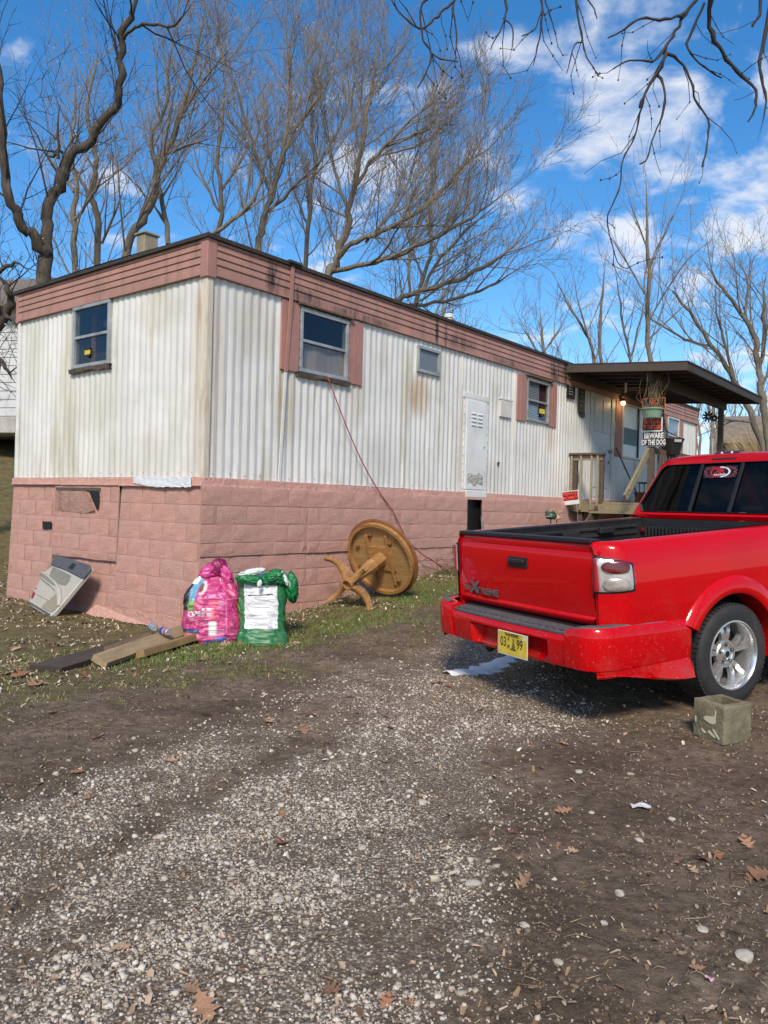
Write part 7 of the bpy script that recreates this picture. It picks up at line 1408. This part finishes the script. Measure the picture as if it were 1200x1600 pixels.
def densify(L, rg_, wob=.25, lim=.66):
    P = np.array([l[:3] for l in L]); R = np.array([l[3] for l in L]); n = len(P); t = np.arange(n); tt = np.linspace(0, n - 1, (n - 1) * 4 + 1)
    out = np.empty((len(tt), 3))
    for k, u in enumerate(tt):      # catmull-rom
        i = min(int(u), n - 2); f = u - i; p0 = P[max(i - 1, 0)]; p1 = P[i]; p2 = P[i + 1]; p3 = P[min(i + 2, n - 1)]
        out[k] = .5 * ((2 * p1) + (-p0 + p2) * f + (2 * p0 - 5 * p1 + 4 * p2 - p3) * f * f + (-p0 + 3 * p1 - 3 * p2 + p3) * f ** 3)
    r = np.interp(tt, t, R) * (1 if R[0] < .02 else lim); r = r * np.where(tt > n - 2.2, np.clip((n - 1 - tt) / 1.2, .12, 1), 1) if R[-1] < .05 and R[0] > .012 else r; out += rg_.normal(0, 1, out.shape) * (r * wob)[:, None]; return out, r
def grow(tw, P, R, lv, maxlv, length, spacing, up, rg_, tips, rmin, hang=False, start=.12):
    seg = np.linalg.norm(np.diff(P, axis=0), axis=1); cum = np.concatenate([[0], np.cumsum(seg)]); L = cum[-1]; s = L * start + rg_.random() * spacing
    while s < L:
        i = min(np.searchsorted(cum, s) - 1, len(P) - 2); i = max(i, 0); f = (s - cum[i]) / max(seg[i], 1e-6); p = P[i] * (1 - f) + P[i + 1] * f; r = R[i] * (1 - f) + R[i + 1] * f
        d = (P[i + 1] - P[i]) / max(seg[i], 1e-6); a = rg_.normal(size=3); a -= d * (a @ d); a /= np.linalg.norm(a) + 1e-9
        ang = rg_.uniform(.45, .95); c = d * math.cos(ang) + a * math.sin(ang); c[2] += up * .8; c /= np.linalg.norm(c)
        ln = length * rg_.uniform(.45, 1.15) * (1 - .45 * s / L); n = (8 if lv == 1 else 6) if lv < maxlv else 4
        rr = min(r * .62, max(rmin, ln * .0105)); rr = max(rr, rmin); Q = [p]; st = ln / (n - 1)
        for k in range(n - 1):
            c = c + rg_.normal(0, (.09 if lv == 1 else .16) if not hang else .28, 3); c[2] += up * .22; c /= np.linalg.norm(c); Q.append(Q[-1] + c * st)
        Q = np.array(Q); RR = np.linspace(rr, rmin * .55, n); tw.add(Q, RR, 5 if rr > .012 else 3)
        if lv < maxlv: grow(tw, Q, RR, lv + 1, maxlv, length * .42, spacing * .78, up, rg_, tips, rmin, hang, .15)
        else: tips.append(Q[-1]); tips.append(Q[2])
        s += spacing * rg_.uniform(.5, 1.5)
def make_tree(key, label, par, limbs, ground_it=True):
    rg_ = np.random.default_rng(par['seed']); tr_ = Tubes(); tw = Tubes(); tips = []; hang = par.get('hang', 0); base = limbs[0][0]
    if ground_it:
        z = G(base[0], base[1]) - .3
        limbs = [[(base[0] + .05, base[1], z, base[3] * 1.45), (base[0] + .01, base[1], z + .5 * (base[2] - z) * .5 + .1, base[3] * 1.12)] + limbs[0]] + limbs[1:] if base[2] > z + .8 else limbs
    d0 = np.hypot(base[0], base[1]); rmin = .0022 if hang else (.0029 + .0001 * d0)
    for k, L in enumerate(limbs):
        P, R = densify(L, rg_, .42, .72 if par.get('dark') else .57)
        if hang:      # knobbly buds along the twig
            R = R * (1 + .35 * (rg_.random(len(R)) > .7))
        tr_.add(P, R, 9 if R[0] > .05 else 6)
        grow(tw, P, R, 1, par['lv'], par['l1'] * (1.3 if par['lv'] > 2 else 1.0), par['sp'] * (1.08 if par['lv'] > 2 else 1), par['up'], rg_, tips, rmin, bool(hang), .45 if (k == 0 and not hang) else .1)
    e = empty('tree_branch' if hang else 'bare_tree', (base[0], base[1], limbs[0][0][2])); tag(e, label, 'branch' if hang else 'tree', None if hang else 'bare trees behind the home')
    inv = Matrix.Translation(-e.location)
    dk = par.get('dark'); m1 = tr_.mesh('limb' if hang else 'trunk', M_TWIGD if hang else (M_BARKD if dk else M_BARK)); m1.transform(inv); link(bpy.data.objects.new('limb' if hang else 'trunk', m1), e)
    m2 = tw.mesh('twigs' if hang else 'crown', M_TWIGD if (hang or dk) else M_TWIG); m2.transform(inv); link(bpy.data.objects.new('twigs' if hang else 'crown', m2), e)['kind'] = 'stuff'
    n = par.get('leaf', 0) * 4
    if n and len(tips):
        T_ = np.array(tips); T_ = T_[rg_.integers(0, len(T_), n)] + rg_.normal(0, .05, (n, 3)); u = rg_.normal(size=(n, 3)); u /= np.linalg.norm(u, axis=1)[:, None]; v_ = np.cross(u, rg_.normal(size=(n, 3))); v_ /= np.linalg.norm(v_, axis=1)[:, None]; s_ = rg_.uniform(.008, .020, (n, 1))
        V = np.stack([T_ - u * s_, T_ + v_ * s_ * .6, T_ + u * s_, T_ - v_ * s_ * .6], 1).reshape(-1, 3); me_ = nmesh('seed_keys', V, np.arange(4 * n).reshape(-1, 4), M_KEY); me_.transform(inv); o_ = link(bpy.data.objects.new('seed_keys', me_), e); o_['kind'] = 'stuff'
    if hang:
        n = 150; T_ = np.concatenate([np.array([q_ for q_ in P_]) for (k_, nn), L_ in tw.g.items() for P_, R_ in L_]); T_ = T_[rg_.integers(0, len(T_), n)]; B_ = MB()
        for p in T_:
            r_ = rg_.uniform(.0025, .005); B_.lathe([(0, -r_ * 1.3), (r_, -r_ * .4), (r_ * .8, r_ * .6), (0, r_ * 1.6)], 5, 0, Matrix.Translation(Vector(p) - e.location))
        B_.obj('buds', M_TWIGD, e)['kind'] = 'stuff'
    return e
for k_, (lab, par, limbs) in TREES.items():
    if k_ in 'ZY': continue
    make_tree(k_, lab, par, limbs)
# the tree that carries the hanging branches stands to the right of the driveway, out of frame
big = empty('overhanging_tree', (5.2, 1.6, 0)); tag(big, 'large tree right of the driveway carrying the hanging branches', 'tree'); rg_ = np.random.default_rng(77); tb = Tubes()
for L in ([(5.2, 1.6, -.3, .30), (5.15, 1.7, 2, .24), (5.0, 1.9, 4, .20), (4.7, 2.2, 6, .15), (4.4, 2.6, 8, .1)], [(5.05, 1.85, 3.4, .13), (4.2, 2.3, 4.3, .09), (3.2, 2.9, 4.6, .06), (2.2, 3.4, 4.55, .035), (1.68, 3.6, 4.05, .02)], [(4.9, 2.0, 4.6, .11), (3.5, 2.4, 5.4, .07), (2.0, 2.9, 5.4, .04), (1.0, 3.2, 4.7, .022), (.42, 3.2, 3.9, .014)], [(2.2, 3.4, 4.55, .03), (1.95, 3.8, 4.3, .018), (1.95, 4.0, 3.95, .012)]):
    P, R = densify(L, rg_, .12); tb.add(P, R, 8)
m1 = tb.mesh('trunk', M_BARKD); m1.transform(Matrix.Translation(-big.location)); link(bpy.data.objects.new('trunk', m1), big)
for k_ in 'ZY': make_tree(k_, *TREES[k_], ground_it=False)

# ------------------------------------------------------------------ far woods: one mass along the skyline
tw = Tubes(); rg_ = np.random.default_rng(99); dummy = []
for i in range(150):
    d = rg_.uniform(42, 85); a = rg_.uniform(-.62, .62); x, y = d * math.sin(a), d * math.cos(a); z = G(x, y); h_ = rg_.uniform(6, 11) * (.75 if a > .1 else 1.0)
    P = np.array([(x, y, z - .3), (x + rg_.normal(0, .2), y, z + h_ * .3), (x + rg_.normal(0, .4), y, z + h_ * .6), (x + rg_.normal(0, .6), y, z + h_)]); R = np.array([.16, .13, .08, .02]) * h_ / 9
    tw.add(P, R, 5); grow(tw, P, R, 1, 2, h_ * .42, .55, .3, rg_, dummy, .013, False, .25)
me_ = tw.mesh('far_woods', M_TWIG); tag(link(bpy.data.objects.new('far_woods', me_)), 'distant bare winter woods along the skyline', 'woods', None, 'stuff')

# ------------------------------------------------------------------ neighbouring houses
def house(label, o, rz, L_, D_, H_, ridge, wallm, roofm, seed, lap=.2):
    e = empty('neighbour_house', (o[0], o[1], G(o[0], o[1]) - .1), (0, 0, rz)); tag(e, label, 'house')
    q_ = MB(); q_.box((0, .02, 0), (L_, D_, H_)); q_.add([(0, 0.02, H_), (0, D_, H_), (0, D_ / 2, H_ + ridge), (L_, .02, H_), (L_, D_, H_), (L_, D_ / 2, H_ + ridge)], [(0, 1, 2), (5, 4, 3)]); w_ = q_.obj('wall', wallm, e)
    n = int((H_ - .4) / lap)
    for i in range(n):
        z = .4 + i * lap; q_ = MB(); q_.add([(-.02, .0, z), (L_ + .02, .0, z), (L_ + .02, .02, z + lap), (-.02, .02, z + lap), (-.02, .03, z), (L_ + .02, .03, z)], [(0, 1, 2, 3), (0, 4, 5, 1)]); q_.obj('siding_board', wallm, w_)
    q_ = MB(); q_.box((-.01, -.015, 0), (L_ + .01, .03, .38)); q_.obj('foundation', simple('grey foundation', (.38, .37, .34), .9, 0, .2, 5, .3), e)
    q_ = MB()
    for (y0, z0, y1, z1) in ((-.45, H_ - .20, D_ / 2, H_ + ridge + .04), (D_ + .45, H_ - .20, D_ / 2, H_ + ridge + .04)):
        q_.add([(-.4, y0, z0), (L_ + .4, y0, z0), (L_ + .4, y1, z1), (-.4, y1, z1), (-.4, y0, z0 + .12), (L_ + .4, y0, z0 + .12), (L_ + .4, y1, z1 + .12), (-.4, y1, z1 + .12)], [(0, 1, 2, 3), (7, 6, 5, 4), (0, 4, 5, 1), (1, 5, 6, 2), (3, 2, 6, 7), (0, 3, 7, 4)])
    q_.obj('roof', roofm, e); return e
M_LAP = simple('grey white lap siding', (.52, .53, .53), .6, 0, .08, 2, 0, 0, (.20, .19, .18), 3, .5); M_SHIN = simple('grey brown shingle', (.15, .125, .10), .9, 0, .3, 3, .5, 0, None, 1, 0, (1, 1, 6))
h1 = house('grey white lap-sided neighbour house at the left edge', (-19.5, 21.5), math.radians(-14), 11, 7, 3.1, 1.5, M_LAP, M_SHIN, 1)
q = MB(); q.box((6, -.03, 1.4), (6.9, .015, 2.6)); wq = q.obj('window', M_WSILL, h1); q = MB(); q.box((6.08, -.035, 1.48), (6.82, -.028, 2.52)); q.obj('pane', M_TINT, wq)
h2_ = house('low tan neighbour house with brown roof beyond the porch', (14.4, 33.5), math.radians(-24), 12, 7, 2.2, 1.2, simple('tan siding', (.36, .30, .22), .7, 0, .1, 2), simple('brown shingle roof', (.20, .16, .125), .9, 0, .3, 2.5, .4), 2)
for x in (2.0, 5.2, 8.5): q = MB(); q.box((x, -.03, .9), (x + 1.0, .015, 1.9)); wq = q.obj('window', M_WSILL, h2_); q = MB(); q.box((x + .07, -.036, .97), (x + .93, -.028, 1.83)); q.obj('pane', M_TINT, wq)
# dry yellow bush at the right edge
bush = empty('dry_bush', (13.5, 27.5, G(13.5, 27.5))); tag(bush, 'dry straw-coloured bush in front of the tan house', 'bush'); tw = Tubes(); rg_ = np.random.default_rng(5)
for i in range(900):
    a = rg_.uniform(0, 6.283); r_ = rg_.uniform(0, .7); t = rg_.normal(0, .35, 2); h_ = rg_.uniform(1.2, 2.7); b0 = np.array([r_ * math.cos(a), r_ * math.sin(a), 0.]); tw.add(np.array([b0, b0 + [t[0] * .4, t[1] * .4, h_ * .5], b0 + [t[0] * 1.6 + r_ * math.cos(a) * .8, t[1] * 1.6 + r_ * math.sin(a) * .8, h_]]), np.array([.02, .016, .006]), 3)
link(bpy.data.objects.new('stems', tw.mesh('stems', simple('straw stems', (.34, .26, .13), .9, 0, .3, 2))), bush)
for o_ in bpy.data.objects:
    if o_.type == 'MESH' and o_.name.startswith('overhanging'): pass
